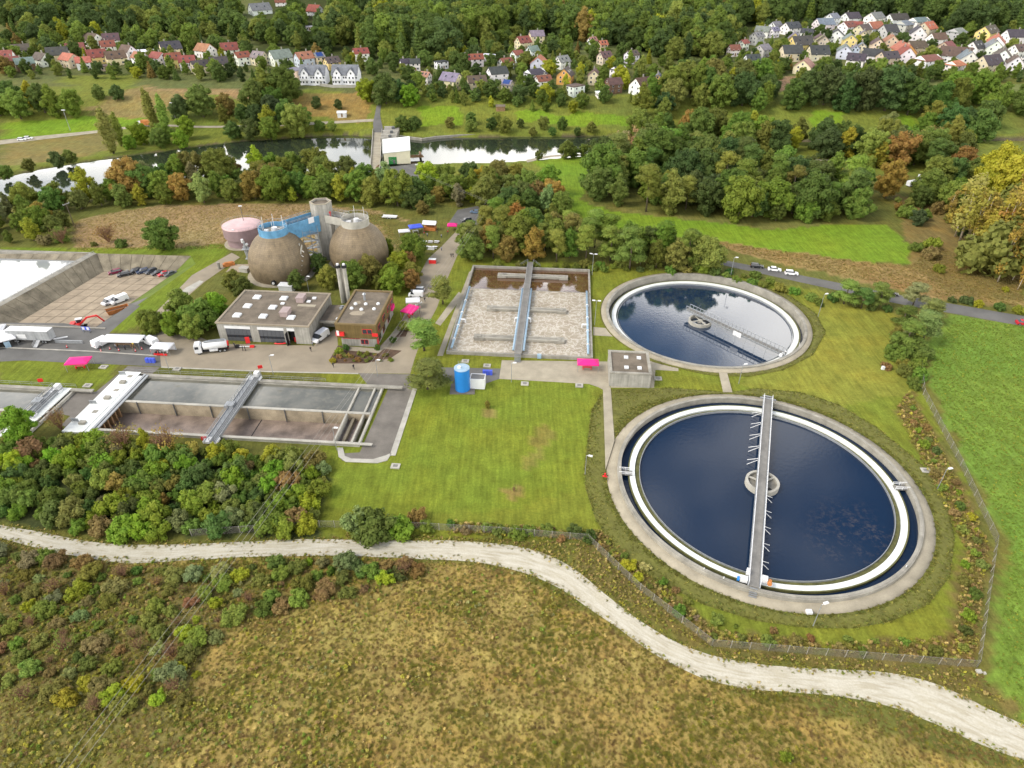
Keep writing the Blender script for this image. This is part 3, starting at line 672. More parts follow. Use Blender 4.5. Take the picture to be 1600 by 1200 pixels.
W = thing('centre_well', 'ring shaped concrete feed well at the far tank bridge end', 'feed well', (cw[0], cw[1], -1.9))
part(W, 'rim', MB().lathe([(3.1, -0.5), (3.5, -0.5), (3.5, 1.0), (3.0, 1.0), (3.0, -0.5)], 40), 'concrete_pale')
for k in range(4):
    a = R(20 + 90 * k); part(W, 'spoke', MB().beam((0.3 * math.cos(a), 0.3 * math.sin(a), 0.7), (3.0 * math.cos(a), 3.0 * math.sin(a), 0.7), 0.35, 0.25), 'concrete_pale')
part(W, 'hub', MB().cyl(0, 0, -0.5, 1.0, 0.7, n=16), 'concrete_pale')
s0 = at3(1075, 482, 0.9); ang = math.atan2(bx.y - s0.y, bx.x - s0.x); Lb = (bx - s0).length
B = thing('scraper_bridge', 'grey truss bridge reaching from centre of farther tank to its rim', 'bridge', s0, ang)
part(B, 'deck', MB().box(0, Lb, -0.8, 0.8, 0, 0.12), 'deck_grey')
for s in (-1, 1):
    mb = MB()
    for k in (0, 1.15): mb.box(0, Lb, s * 0.95 - 0.08, s * 0.95 + 0.08, k, k + 0.14)
    n = 26
    for i in range(n + 1): mb.box(i * Lb / n - 0.06, i * Lb / n + 0.06, s * 0.95 - 0.06, s * 0.95 + 0.06, 0.12, 1.2)
    part(B, 'truss', mb, 'galvanised')
part(B, 'girder', MB().box(0, Lb, -0.7, 0.7, -0.6, -0.01), 'galvanised')
for i in range(6): part(B, 'scraper_rod', MB().tube((Lb * (0.35 + 0.1 * i), -1.0, 0), (Lb * (0.35 + 0.1 * i), -1.5, -2.6), 0.06, 5), 'galvanised')
part(B, 'notice', MB().box(Lb * 0.52, Lb * 0.6, -1.12, -1.06, -0.9, 0.6), 'white_paint')
for y in (-1.4, -0.4, 0.9): part(B, 'drive_wheel', MB().tube((Lb - 0.4, y, -0.1), (Lb - 0.4, y + 0.4, -0.1), 0.5, 14), 'white_paint')
# planted banks round the tanks (low dense cover, made of real clumps further down)
def bank(name, poly_out, c, r, h=0.35):
    n = 160; vs = []; mb = MB(); po = np.array(poly_out)
    for i in range(n):
        a = 2 * math.pi * i / n; d = np.array([math.cos(a), math.sin(a)]); best = r + 0.3
        for k in range(len(po)):
            p, q = po[k] - c, po[(k + 1) % len(po)] - c; e = q - p; den = d[0] * e[1] - d[1] * e[0]
            if abs(den) < 1e-9: continue
            t = (p[0] * e[1] - p[1] * e[0]) / den; u = (p[0] * d[1] - p[1] * d[0]) / den
            if t > best and -1e-6 <= u <= 1 + 1e-6: best = t
        for f, z in ((0, h * 0.3), (0.35, h), (0.9, h * 0.8), (1.0, 0.0)):
            rr = r + (best - r) * f; vs.append((c[0] + d[0] * rr, c[1] + d[1] * rr, z))
    mb.add(vs, [(i * 4 + k, i * 4 + k + 1, ((i + 1) % n) * 4 + k + 1, ((i + 1) % n) * 4 + k) for i in range(n) for k in range(3)])
    return mb
COVER_N = [at(*p) for p in [(943, 612), (956, 608), (1000, 607), (1050, 606), (1128, 613), (1142, 613), (1180, 607), (1250, 613), (1310, 632), (1370, 668), (1440, 725), (1478, 775), (1492, 840), (1485, 900), (1450, 945), (1390, 972), (1330, 982), (1260, 981), (1180, 970), (1100, 945), (1020, 905), (960, 860), (930, 810), (914, 760), (913, 730), (918, 690), (924, 640)]]
COVER_F = [at(*p) for p in [(1130, 588), (1100, 585), (1020, 566), (975, 535), (960, 450), (1060, 422), (1150, 436), (1230, 460), (1275, 490), (1290, 520), (1270, 555), (1225, 578), (1175, 588)]]
tag(link('grass_bank', bank('grass_bank', COVER_N, np.array(BIG), 33.55, .22).mesh('grass_bank', 'bank_cover', True)), kind='structure'); tag(link('grass_bank', bank('grass_bank', COVER_F, np.array(FAR), 31.55, .22).mesh('grass_bank', 'bank_cover', True)), kind='structure')
# ------------------------------------------------------------------ aeration basin
A = thing('aeration_basin', 'rectangular aeration basin of brown foaming water with central walkway', 'basin', (AER[0], AER[1], 0), PR)
wl = MB(); t = 0.6
wl.box(0, AW, 0, t, -5, 1.0).box(0, AW, AL - t, AL, -5, 1.0).box(0, t, t, AL - t, -5, 1.0).box(AW - t, AW, t, AL - t, -5, 1.0)
part(A, 'wall', wl, 'concrete')
DIV = 41.0
part(A, 'foam_water', MB().box(t, AW - t, t, DIV, -4.9, 0.25), 'foam')
part(A, 'calm_water', MB().box(t, AW - t, DIV + 0.3, AL - t, -4.9, 0.2), 'brown_water')
part(A, 'divider', MB().box(t, AW - t, DIV, DIV + 0.3, -4.9, 0.30), 'concrete')
wx = 20.2
wk = part(A, 'walkway', MB().box(wx - 1.0, wx + 1.0, -0.5, AL + 3.0, 1.35, 1.6), 'deck_grey')
for s in (-1, 1):
    mb = MB(); railing(mb, (wx + s * 0.95, -0.5, 1.6), (wx + s * 0.95, AL + 3, 1.6), 1.0, 2.4, 0.045); link('railing', mb.mesh('railing', 'galvanised'), wk)
    pp = part(A, 'air_pipe', MB().tube((wx + s * 1.45, 1.5, 1.5), (wx + s * 1.45, 40, 1.5), 0.32, 10), 'blue_pipe', True)
    link('valve', MB().tube((wx + s * 1.5, 20, 1.5), (wx + s * 2.3, 20, 1.5), 0.35, 10).tube((wx + s * 2.3, 20, 1.5), (wx + s * 2.3, 20, 0.2), 0.25, 8).mesh('valve', 'white_paint'), pp)
    x = 1.3 if s < 0 else AW - 1.3
    pp = part(A, 'air_pipe', MB().tube((x, 1.5, 1.35), (x, 40, 1.35), 0.34, 10), 'blue_pipe', True)
    for y in (6, 14, 22, 30): link('flange', MB().tube((x, y, 1.35), (x, y + 0.3, 1.35), 0.5, 10).mesh('flange', 'white_paint'), pp)
    link('valve', MB().tube((x, 18, 1.35), (x - s * 1.6, 18, 1.35), 0.28, 8).tube((x - s * 1.6, 18, 1.35), (x - s * 1.6, 18, 0.2), 0.22, 8).mesh('valve', 'white_paint'), pp)
for y, x0, x1 in ((9.0, 8.2, 31.5), (27.0, 10.0, 31.8), (51.0, 11.0, 32.0)):
    mb = MB(); mb.box(x0, x1, y - 0.9, y + 0.9, 0.35, 1.0)
    bm = part(A, 'mixer_beam', mb, 'concrete')
    for x in (x0, x1): link('mixer_head', MB().box(x - 1.5, x + 1.5, y - 1.25, y + 1.25, 0.3, 1.12).box(x - 0.6, x + 0.6, y - 0.6, y + 0.6, 1.12, 1.35).mesh('mixer_head', 'concrete'), bm)
    for s in (-1, 1): link('edge_rail', MB().box(x0, x1, y + s * 0.85 - 0.07, y + s * 0.85 + 0.07, 1.0, 1.25).mesh('edge_rail', 'concrete_pale'), bm)
mb = MB()
for k in range(7): mb.box(wx - 0.9, wx + 0.9, -0.6 - 0.3 * (k + 1), -0.6 - 0.3 * k, 1.3 - 0.2 * k, 1.36 - 0.2 * k)
part(A, 'steps', mb, 'galvanised')
for s in (-1, 1): part(A, 'end_railing', railing(MB(), (wx + s, AL + 3, 1.6), (wx + s * 3.5, AL + 0.4, 1.0), 1.0, 1.5), 'galvanised')
part(A, 'switch_cabinet', MB().box(25.6, 26.7, -0.5, -0.05, 0.2, 1.6), 'blue_pipe')
# ------------------------------------------------------------------ long settling tanks
def settling(o, wid, label, wet_front=False, SL=SL):
    S = thing('settling_tank', label, 'tank', (o[0], o[1], 0), PR)
    t = 0.5; mid = 11.6
    mb = MB(); mb.box(0, wid, 0, t, -4.5, 0.7).box(0, wid, SL - 1.0, SL, -4.5, 0.7).box(0, t, t, SL - 1.0, -4.5, 0.7).box(wid - t, wid, t, SL - 1.0, -4.5, 0.7)
    part(S, 'wall', mb, 'concrete_pale')
    part(S, 'middle_wall', MB().box(t, wid - t, mid, mid + 0.6, -4.4, 0.7), 'tank_wall')
    part(S, 'middle_coping', MB().box(t, wid - t, mid - 0.1, mid + 0.7, 0.7, 0.85), 'concrete_pale')
    part(S, 'front_coping', MB().box(-0.3, wid + 3, -0.15, t + 0.15, 0.7, 0.9), 'concrete_pale')
    part(S, 'back_coping', MB().box(0, wid + 5, SL - 1.1, SL + 0.1, 0.7, 0.95), 'concrete')
    part(S, 'water', MB().box(t, wid - t, mid + 0.6, SL - 1.0, -4.3, 0.2), 'settling_water')
    if wet_front: part(S, 'front_water', MB().box(t, wid - t, t, mid, -4.3, -0.6), 'settling_water')
    else:
        part(S, 'tank_floor', MB().box(t, wid - t, t, mid, -4.45, -2.7), 'mud_floor')
        part(S, 'drain_groove', MB().box(wid * 0.58, wid * 0.58 + 0.25, t, mid, -2.7, -2.68), 'black')
    return S
S = settling(SET, SW, 'long rectangular settling tank, back lane full and front lane drained')
ex = 61.5
for x in (ex, ex + 4.2): part(S, 'cross_wall', MB().box(x, x + 0.45, 0.5, SL - 1.0, -4, 0.72), 'concrete_pale')
part(S, 'channel', MB().box(ex + 0.45, ex + 4.2, 0.5, SL - 1.0, -3.9, -1.4), 'mud_floor')
part(S, 'weir_trough', MB().box(ex + 1.5, ex + 2.2, 0.5, SL - 1.0, -1.4, -0.5), 'stain_wall')
part(S, 'channel', MB().box(ex + 4.65, SW - 0.5, 0.5, SL - 1.0, -3.9, -0.8), 'algae')
for x in np.arange(8, ex, 9.5):
    part(S, 'wall_bracket', MB().box(x, x + 0.15, 11.3, 11.59, -3.0, 0.9), 'steel_dark')
# white covered inlet channel on the left end
ch = part(S, 'inlet_cover', MB().box(-2.9, 2.2, -1.5, SL + 0.3, 0.7, 1.15).box(2.2, 3.4, -1.0, SL - 0.3, 0.7, 0.95), 'white_channel')
link('gutter', MB().box(3.4, 4.0, -1.0, SL - 0.3, 0.75, 1.1).box(4.3, 4.9, 0.2, SL - 0.6, 0.8, 1.05).mesh('gutter', 'galvanised'), ch)
for k, y in enumerate((1.2, 6.0, 11.5, 15.2, 18.5, 21.6)):
    link('hatch', MB().box(-0.4 + 0.2 * (k % 2), 1.0, y, y + 1.1, 1.15, 1.22 if k % 2 else 1.75).mesh('hatch', 'concrete'), ch)
for y in (2.2, 9.5, 22.6): link('hatch_frame', MB().tube((-2.6, y, 1.15), (-2.6, y, 2.2), 0.1, 5).tube((-2.6, y, 2.2), (-0.9, y, 2.2), 0.1, 5).box(-2.5, -1.0, y + 0.1, y + 0.16, 1.2, 2.1).mesh('hatch_frame', 'galvanised'), ch)
for k in range(6): link('sluice', MB().box(3.2 + 0.02 * k, 4.2, 1.5 + 1.6 * k, 1.9 + 1.6 * k, -2.6, 0.3).mesh('sluice', 'timber'), S).parent = S
fence_mb = MB(); railing(fence_mb, (-3, SL + 1.6, 0), (SW - 16, SL + 1.6, 0), 1.1, 3.0, 0.04); part(S, 'guard_rail', fence_mb, 'galvanised')
S2 = settling(SET2, SW2, 'second long settling tank at left edge, mostly behind a green tree', True, SL2)
part(S2, 'cross_wall', MB().box(55, 55.4, 0.5, SL2 - 1, -4, 0.72), 'concrete_pale')
part(S2, 'inlet_cover', MB().box(56, 61, 0.5, SL2, 0.72, 1.0), 'white_channel')
fence_mb = MB(); railing(fence_mb, (0, SL2 + 1.6, 0), (SW2 - 1, SL2 + 1.6, 0), 1.1, 3.0, 0.04); part(S2, 'guard_rail', fence_mb, 'galvanised')
def trav_bridge(a, b, label, wd=2.6):
    a, b = V3(a), V3(b); Lg = (b - a).length
    Bq = thing('scraper_bridge', label, 'bridge', a, math.atan2(b.y - a.y, b.x - a.x))
    part(Bq, 'deck', MB().box(-1, Lg + 1, -wd / 2, -0.1, 0.3, 0.45), 'steel_dark')
    part(Bq, 'side_deck', MB().box(-0.5, Lg + 0.5, 0.25, wd / 2, 0.1, 0.25), 'galvanised')
    for y in (-wd / 2, 0.0, wd / 2):
        mb = MB(); mb.box(-1, Lg + 1, y - 0.09, y + 0.09, -0.25, 0.5); part(Bq, 'girder', mb, 'galvanised')
        mb = MB(); railing(mb, (-1, y, 0.5), (Lg + 1, y, 0.5), 1.0, 2.2, 0.05); part(Bq, 'railing', mb, 'galvanised')
    for x in (0.2, Lg - 0.2): part(Bq, 'carriage', MB().box(x - 1.2, x + 0.6, -wd / 2 - 0.4, wd / 2 + 0.4, -0.2, 0.35), 'white_paint')
    part(Bq, 'gearbox', MB().box(Lg * 0.5 - 1, Lg * 0.5 + 1, 0.1, wd / 2 + 0.9, 0.2, 1.0), 'galvanised')
    part(Bq, 'winch', MB().box(Lg - 0.5, Lg + 0.9, wd / 2 - 2.4, wd / 2 - 1.2, 0.5, 1.7), 'white_paint')
    return Bq
trav_bridge(at3(331, 688, 1.0), at3(399, 590, 1.0), 'blue grey travelling bridge across the drained long settling tank')
trav_bridge(at3(46, 650, 1.0), at3(88, 610, 1.0), 'grey travelling bridge at left edge behind the green tree', 2.4)
mb = MB(); mb.box(-0.6, 0.6, -0.12, 0.12, 0, 0.9)
for px, lb in (((66, 601), 'small red sign on lawn beside the left travelling bridge'), ((408, 580), 'small red sign at far end of the travelling bridge'), ((321, 692), 'small red sign at near end of the travelling bridge')):
    a = at3(*px); s_ = thing('sign', lb, 'sign', a, R(20))
    part(s_, 'board', MB().box(-0.6, 0.6, -0.05, 0.05, 0.9, 1.9), 'red_paint'); part(s_, 'post', MB().tube((0, 0.09, 0), (0, 0.09, 1.8), 0.05, 6), 'galvanised')

# ------------------------------------------------------------------ storm basins
Bs = thing('storm_basin', 'drained concrete storm basin used as a car park', 'basin', (0, 0, 0))
part(Bs, 'floor_base', MB().add([(p[0], p[1], FZ - 0.06) for p in FL], [(3, 2, 1, 0)]), 'joint_tan')
a, b, c, d = [V3((p[0], p[1], FZ)) for p in FL]       # back-left, back-right, front-right, front-left
nu, nv = 6, 9
for i in range(nu):
    for j in range(nv):
        def P_(u, v): return a.lerp(b, u).lerp(d.lerp(c, u), v)
        g = 0.005; u0, u1, v0, v1 = i / nu + g, (i + 1) / nu - g, j / nv + g * .7, (j + 1) / nv - g * .7
        q = [P_(u0, v0), P_(u1, v0), P_(u1, v1), P_(u0, v1)]
        part(Bs, 'floor_slab', MB().add([x + V3((0, 0, -0.05)) for x in q] + [x + V3((0, 0, random.uniform(0, 0.012))) for x in q], [(7, 6, 5, 4), (0, 1, 5, 4), (1, 2, 6, 5), (2, 3, 7, 6), (3, 0, 4, 7)]), 'slab')
def slope(root, t0, t1, b0, b1, n, mat):
    """sloping concrete lining in n cast panels"""
    t0, t1, b0, b1 = map(V3, (t0, t1, b0, b1))
    part(root, 'lining_base', MB().add([t0 - V3((0, 0, .08)), t1 - V3((0, 0, .08)), b1 - V3((0, 0, .08)), b0 - V3((0, 0, .08))], [(0, 1, 2, 3)]), 'joint_dark')
    nn = (t1 - t0).cross(b0 - t0).normalized()
    if nn.z < 0: nn = -nn
    for i in range(n):
        u0, u1 = i / n + 0.0022, (i + 1) / n - 0.0022
        q = [t0.lerp(t1, u0), t0.lerp(t1, u1), b0.lerp(b1, u1), b0.lerp(b1, u0)]; off = nn * random.uniform(0.03, 0.05)
        part(root, 'lining_panel', MB().add([x - nn * 0.03 for x in q] + [x + off for x in q], [(4, 5, 6, 7), (0, 1, 5, 4), (1, 2, 6, 5), (2, 3, 7, 6), (3, 0, 4, 7)]), mat)
z3 = lambda p, z: (p[0], p[1], z)
slope(Bs, z3(RIM_BL, 0.5), z3(CREST_N, 0.5), z3(FL[0], FZ), z3(FL[3], FZ), 13, 'stain_wall')
slope(Bs, z3(RIM_BR, 0.3), z3(RIM_BL, 0.5), z3(FL[1], FZ), z3(FL[0], FZ), 8, 'stain_wall')
part(Bs, 'grass_slope', MB().add([z3(FL[1], FZ), z3(FL[2], FZ), z3(TOP_R[2], 0.0), z3(TOP_R[1], 0), z3(TOP_R[0], 0.3)], [(0, 1, 2), (0, 2, 3), (0, 3, 4)]), 'grass_slope' if 'grass_slope' in M else 'algae')
part(Bs, 'crest', MB().prism([(-152.9, 229.4), RIM_BL, CREST_N, (-165.7, 176.5), (-154.1, 228.6)], -4, 0.55), 'concrete')
part(Bs, 'front_wall', MB().prism([(-163, 176.9), (-121.4, 174.2), (-121.4, 174.8), (-131, 175.4), (-163, 177.5)], -4.2, 0.25), 'concrete')
part(Bs, 'front_pit', MB().add([z3(FL[3], FZ), z3(FL[2], FZ), (-131, 175.3, FZ), (-163, 177.4, FZ)], [(3, 2, 1, 0)]), 'asphalt')
part(Bs, 'ramp', MB().add([z3(FL[2], FZ + 0.02), (FL[2][0] + 3.6, FL[2][1] + 18, FZ + 0.02), (-117.2, 196.0, 0.03), (-121.4, 174.8, 0.03)], [(0, 3, 2, 1)]), 'asphalt')
mb = MB(); railing(mb, (-152.2, 228.4, 0.55), (-164.5, 177, 0.55), 1.0, 2.8, 0.05); part(Bs, 'railing', mb, 'galvanised')
Bw = thing('storm_basin', 'storm basin full of bright reflecting water at left edge', 'basin', (0, 0, 0))
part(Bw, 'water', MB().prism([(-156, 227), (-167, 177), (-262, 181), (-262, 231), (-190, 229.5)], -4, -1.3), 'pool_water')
slope(Bw, (-190, 231.0, 0.2), (-154.1, 228.8, 0.5), (-190, 227.3, -1.8), (-156.5, 225.2, -1.8), 7, 'stain_wall')
slope(Bw, (-262, 232.0, 0.2), (-190, 231.0, 0.2), (-262, 228.3, -1.8), (-190, 227.3, -1.8), 14, 'stain_wall')
slope(Bw, (-154.1, 228.7, 0.5), (-165.7, 176.9, 0.5), (-157.0, 227.5, -1.8), (-168.5, 177.5, -1.8), 13, 'concrete')
mb = MB(); mb.prism([(-262, 232), (-154, 228.7), (-154, 229.9), (-190, 232.2), (-262, 233.2)], -1, 0.35); part(Bw, 'back_coping', mb, 'concrete')
# ------------------------------------------------------------------ digesters, tower, gas holder
D1, D2, TW, GH = (-79.6, 213.2), (-54.0, 221.5), (-66.6, 227.5), (-101.0, 240.0)
prof = [(9.3, 0), (9.85, 1.6), (10.15, 3.6), (10.1, 5.8), (9.5, 8.4), (8.35, 10.8), (6.8, 12.9), (4.6, 14.7)]
def smooth_prof(p, n=28):
    P = np.array(p); t = np.linspace(0, 1, len(P)); s = np.linspace(0, 1, n); m_ = np.gradient(P, t, axis=0)
    k = np.clip(np.searchsorted(t, s, side='right') - 1, 0, len(P) - 2); h = t[k + 1] - t[k]; u = ((s - t[k]) / h)[:, None]; h = h[:, None]
    return ((2 * u**3 - 3 * u**2 + 1) * P[k] + (u**3 - 2 * u**2 + u) * h * m_[k] + (-2 * u**3 + 3 * u**2) * P[k + 1] + (u**3 - u**2) * h * m_[k + 1]).tolist()
def digester(c, label, tarp):
    o = thing('digester', label, 'digester', (c[0], c[1], 0))
    part(o, 'shell', MB().lathe(smooth_prof(prof), 64), 'shell_clad', True)
    part(o, 'base_ring', MB().lathe([(11.3, 0), (11.3, 0.25), (9.2, 0.3)], 48), 'concrete_path')
    part(o, 'collar', MB().lathe([(4.75, 14.2), (4.75, 17.0), (4.45, 17.0), (4.45, 15.4)], 40), 'blue_tarp' if tarp else 'concrete_pale')
    part(o, 'top_deck', MB().disc(0, 0, 4.5, 15.4, 40), 'concrete')
    eq = part(o, 'gas_dome', MB().cyl(0.4, 0.3, 15.4, 16.6, 1.1, 0.9, 16), 'white_paint')
    link('pipe', MB().tube((0.4, 0.3, 16.4), (2.6, -0.8, 16.4), 0.15, 6).tube((2.6, -0.8, 16.4), (2.6, -0.8, 15.4), 0.15, 6).mesh('pipe', 'galvanised'), eq)
    part(o, 'valve_box', MB().box(-2.6, -1.2, -1.8, -0.7, 15.4, 16.3), 'white_paint')
    for k in range(5 if tarp else 2):
        a = R(40 + 62 * k); part(o, 'rod', MB().tube((3.6 * math.cos(a), 3.6 * math.sin(a), 15.4), (3.6 * math.cos(a), 3.6 * math.sin(a), 20.0), 0.07, 5), 'white_paint')
    mb = MB()
    for i in range(20):
        a = 2 * math.pi * i / 20; b = 2 * math.pi * (i + 1) / 20
        p, q = V3((4.6 * math.cos(a), 4.6 * math.sin(a), 17)), V3((4.6 * math.cos(b), 4.6 * math.sin(b), 17))
        mb.tube(p, p + V3((0, 0, 1)), 0.05, 4); mb.tube(p + V3((0, 0, 1)), q + V3((0, 0, 1)), 0.05, 4)
    part(o, 'railing', mb, 'galvanised')
    mh = part(o, 'manhole', MB().tube((0.3, -9.2, 1.5), (0.3, -10.6, 1.4), 0.8, 16), 'black'); link('cover', MB().tube((0.3, -10.6, 1.4), (0.3, -10.75, 1.4), 0.45, 14).mesh('cover', 'white_paint'), mh)
    return o
# metal cladding: sheet seams as fine relief
m, N = newmat('shell_clad')
p = N.objp(); sx = N.n('ShaderNodeSeparateXYZ'); N.l(p, sx.inputs[0])
an = N.n('ShaderNodeMath', operation='ARCTAN2'); N.l(sx.outputs[1], an.inputs[0]); N.l(sx.outputs[0], an.inputs[1])
am = N.n('ShaderNodeMath', operation='MULTIPLY'); N.l(an.outputs[0], am.inputs[0]); am.inputs[1].default_value = 9.0
cb = N.n('ShaderNodeCombineXYZ'); N.l(am.outputs[0], cb.inputs[0]); N.l(sx.outputs[2], cb.inputs[1])
br = N.n('ShaderNodeTexBrick', ins={'Scale': 1.0, 'Mortar Size': 0.03, 'Brick Width': 0.75, 'Row Height': 0.55, 'Color1': (0.20, 0.152, 0.09, 1), 'Color2': (0.165, 0.125, 0.078, 1), 'Mortar': (0.11, 0.088, 0.06, 1)}); N.l(cb.outputs[0], br.inputs['Vector'])
nn_ = N.noise(p, 0.35, 5); mp = N.n('ShaderNodeMapping'); N.l(cb.outputs[0], mp.inputs[0]); mp.inputs['Scale'].default_value = (1.2, 0.12, 1); n3 = N.noise(mp.outputs[0], 1.4, 4)
v = mul(N, N.mr(nn_.outputs[0], 0.3, 0.7, 0.75, 1.25), N.mr(n3.outputs[0], 0.3, 0.7, 0.86, 1.14))
cc = N.n('ShaderNodeCombineColor'); [N.l(v, cc.inputs[i]) for i in range(3)]
N.out(N.pr(N.mix(1.0, br.outputs[0], cc.outputs[0], 'MULTIPLY'), 0.6, 0.35, bump=br.outputs['Fac'], bs=-0.3, bd=0.05))
digester(D1, 'brown dome digester under the blue sheeted walkway', True)
digester(D2, 'brown dome digester with white collar, right of the tower', False)
t = thing('stair_tower', 'hexagonal concrete tower with open top between the two digesters', 'tower', (TW[0], TW[1], 0), R(12))
hexp = lambda r: [(r * math.cos(R(60 * k)), r * math.sin(R(60 * k))) for k in range(6)]
part(t, 'shaft', MB().lathe([(3.7, 0), (3.7, 20.6), (3.4, 20.6), (3.4, 19.9)], 6), 'ribbed_concrete')
part(t, 'roof', MB().prism(hexp(3.42), 19.5, 19.95), 'roof_gravel')
part(t, 'coping', MB().lathe([(3.78, 20.45), (3.78, 20.7), (3.35, 20.7), (3.35, 20.55)], 6), 'concrete_path')
a = R(-32); part(t, 'red_door', MB().add([(3.24 * math.cos(a) - s * 0.5 * math.sin(a), 3.24 * math.sin(a) + s * 0.5 * math.cos(a), z) for s, z in ((-1, 15.3), (1, 15.3), (1, 17.4), (-1, 17.4))], [(0, 1, 2, 3)]), 'red_paint')
part(t, 'buttress', MB().prism([(1.2, -3.4), (3.0, -2.2), (9.0, -4.5), (7.6, -5.6)][:2] + [(4.6, -3.2), (2.6, -4.6)], 0, 15), 'ribbed_concrete')
def skywalk(c, label, mat, tarp):
    d = V3((TW[0] - c[0], TW[1] - c[1], 0)); L0 = d.length; a = math.atan2(d.y, d.x)
    o = thing('walkway', label, 'walkway', (c[0], c[1], 0), a)
    part(o, 'deck', MB().box(4.3, L0 - 3.2, -2.3, 2.3, 14.6, 15.0), 'concrete')
    for s in (-1, 1): part(o, 'parapet', MB().box(4.0, L0 - 3.0, s * 2.4 - 0.12, s * 2.4 + 0.12, 14.2 - (1.5 if tarp and s < 0 else 0), 16.9), mat)
    if tarp:
        part(o, 'hanging_sheet', MB().box(6.5, L0 - 3.2, -2.7, -2.6, 11.4, 14.6), mat)
        part(o, 'white_panel', MB().box(L0 * 0.62, L0 * 0.62 + 2.2, -2.62, -2.56, 15.2, 17.2), 'white_cloth')
    mb = MB(); railing(mb, (4, 2.4, 16.9), (L0 - 3, 2.4, 16.9), 0.9, 2, 0.05); railing(mb, (4, -2.4, 16.9), (L0 - 3, -2.4, 16.9), 0.9, 2, 0.05); part(o, 'railing', mb, 'galvanised')
    part(o, 'pipe', MB().tube((3, 0.7, 15.4), (L0 - 3.4, 0.7, 15.4), 0.25, 8), 'white_paint')
    if not tarp: part(o, 'bracket', MB().add([(L0 - 3.3, s * 0.6, z) for s in (-1, 1) for z in (14.6, 8.5)] + [(5.0, -0.6, 14.6), (5.0, 0.6, 14.6)], [(0, 1, 4), (2, 5, 3), (0, 4, 5, 2), (1, 3, 5, 4), (0, 2, 3, 1)]), 'concrete_pale')
skywalk(D1, 'high walkway wrapped in light blue sheeting left of the tower', 'blue_tarp', True)
skywalk(D2, 'pale concrete high walkway right of the hexagonal tower', 'concrete_pale', False)
s = thing('scaffold_stair', 'grey metal scaffold stair between the digesters below the blue walkway', 'stairs', (-69.3, 219.0, 0), R(20))
for k in range(5):
    z = 1.6 + 2.5 * k; part(s, 'landing', MB().box(-2.6, 2.6, 0.4, 1.8, z, z + 0.12), 'galvanised')
    sgn = 1 if k % 2 else -1
    part(s, 'flight', MB().beam((sgn * 2.2, -0.4, z), (-sgn * 2.2, -0.4, z - 2.2 if k else z - 1.5), 1.0, 0.15), 'galvanised')
for x in (-2.6, 0, 2.6):
    for y in (-1.0, 1.8): part(s, 'standard', MB().tube((x, y, 0), (x, y, 14.0), 0.07, 5), 'galvanised')
mb = MB()
for k in range(6): railing(mb, (-2.6, -1.0, 0.4 + 2.4 * k), (2.6, -1.0, 0.4 + 2.4 * k), 0.9, 2.6, 0.05)
part(s, 'railing', mb, 'galvanised')
s = thing('ladder', 'leaning pale ladder frame beside the left digester', 'ladder', (-72.6, 209.8, 0), R(-50))
for x in (-0.9, 0.9): part(s, 'rail', MB().beam((x, 2.6, 11.5), (x, -1.2, 0.2), 0.35, 0.35), 'concrete_pale')
for k in range(7): part(s, 'rung', MB().box(-1.0, 2.6, 1.9 - 0.5 * k, 2.2 - 0.5 * k, 9.6 - 1.5 * k, 9.8 - 1.5 * k), 'concrete_pale')
g = thing('gas_holder', 'round pinkish gas holder with mast behind the left digester', 'gas holder', (GH[0], GH[1], 0))
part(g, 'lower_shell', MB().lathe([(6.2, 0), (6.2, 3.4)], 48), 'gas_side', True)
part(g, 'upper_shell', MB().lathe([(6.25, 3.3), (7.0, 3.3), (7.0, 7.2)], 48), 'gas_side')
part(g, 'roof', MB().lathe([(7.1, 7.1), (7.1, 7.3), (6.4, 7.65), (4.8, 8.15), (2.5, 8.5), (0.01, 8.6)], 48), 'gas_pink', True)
part(g, 'base_slab', MB().cyl(0, 0, 0, 0.3, 7.6, n=40), 'concrete_path')
ms_ = part(g, 'mast', MB().tube((0.8, 0.6, 8.4), (0.8, 0.6, 14.0), 0.1, 6), 'steel_dark'); link('lamp_head', MB().box(0.2, 1.4, 0.3, 0.9, 14.0, 14.25).mesh('lamp_head', 'white_paint'), ms_)
part(g, 'hatch', MB().cyl(-1.0, -6.2, 7.3, 7.75, 0.55, n=12), 'white_paint')
mb = MB()
for i in range(36):
    a, b = 2 * math.pi * i / 36, 2 * math.pi * (i + 1) / 36
    p, q = V3((7 * math.cos(a), 7 * math.sin(a), 7.3)), V3((7 * math.cos(b), 7 * math.sin(b), 7.3)); mb.tube(p, p + V3((0, 0, 0.9)), 0.03, 4); mb.tube(p + V3((0, 0, 0.9)), q + V3((0, 0, 0.9)), 0.03, 4)
part(g, 'railing', mb, 'galvanised')
s = thing('gas_flare', 'grey stack of pipes and valves left of the sheeted digester', 'flare', (*at(437 - 42, 418), 0))
for k, (x, y) in enumerate(((0, 0), (0.8, 0.2), (-0.7, 0.5))): part(s, 'pipe', MB().tube((x, y, 0), (x * 0.8 - 1.4, y + 0.6, 9.5 - k), 0.38, 8), 'galvanised')
part(s, 'frame', MB().box(-1.6, 1.2, -0.9, 1.2, 3.4, 3.6).box(-2.2, 0.4, -0.8, 1.5, 6.8, 7.0), 'galvanised')
part(s, 'valve', MB().tube((-1.6, 0.2, 9.2), (-1.6, 0.2, 10.4), 0.45, 10), 'white_paint'); part(s, 'valve', MB().tube((-0.8, 0.6, 8.2), (-0.2, 0.6, 8.6), 0.4, 10), 'white_paint')
for x, y in ((2.2, -0.5), (1.6, 1.6), (3.2, 0.8)): part(s, 'cabinet', MB().box(x, x + 1.3, y, y + 1.2, 0, 2.2), 'concrete_pale')
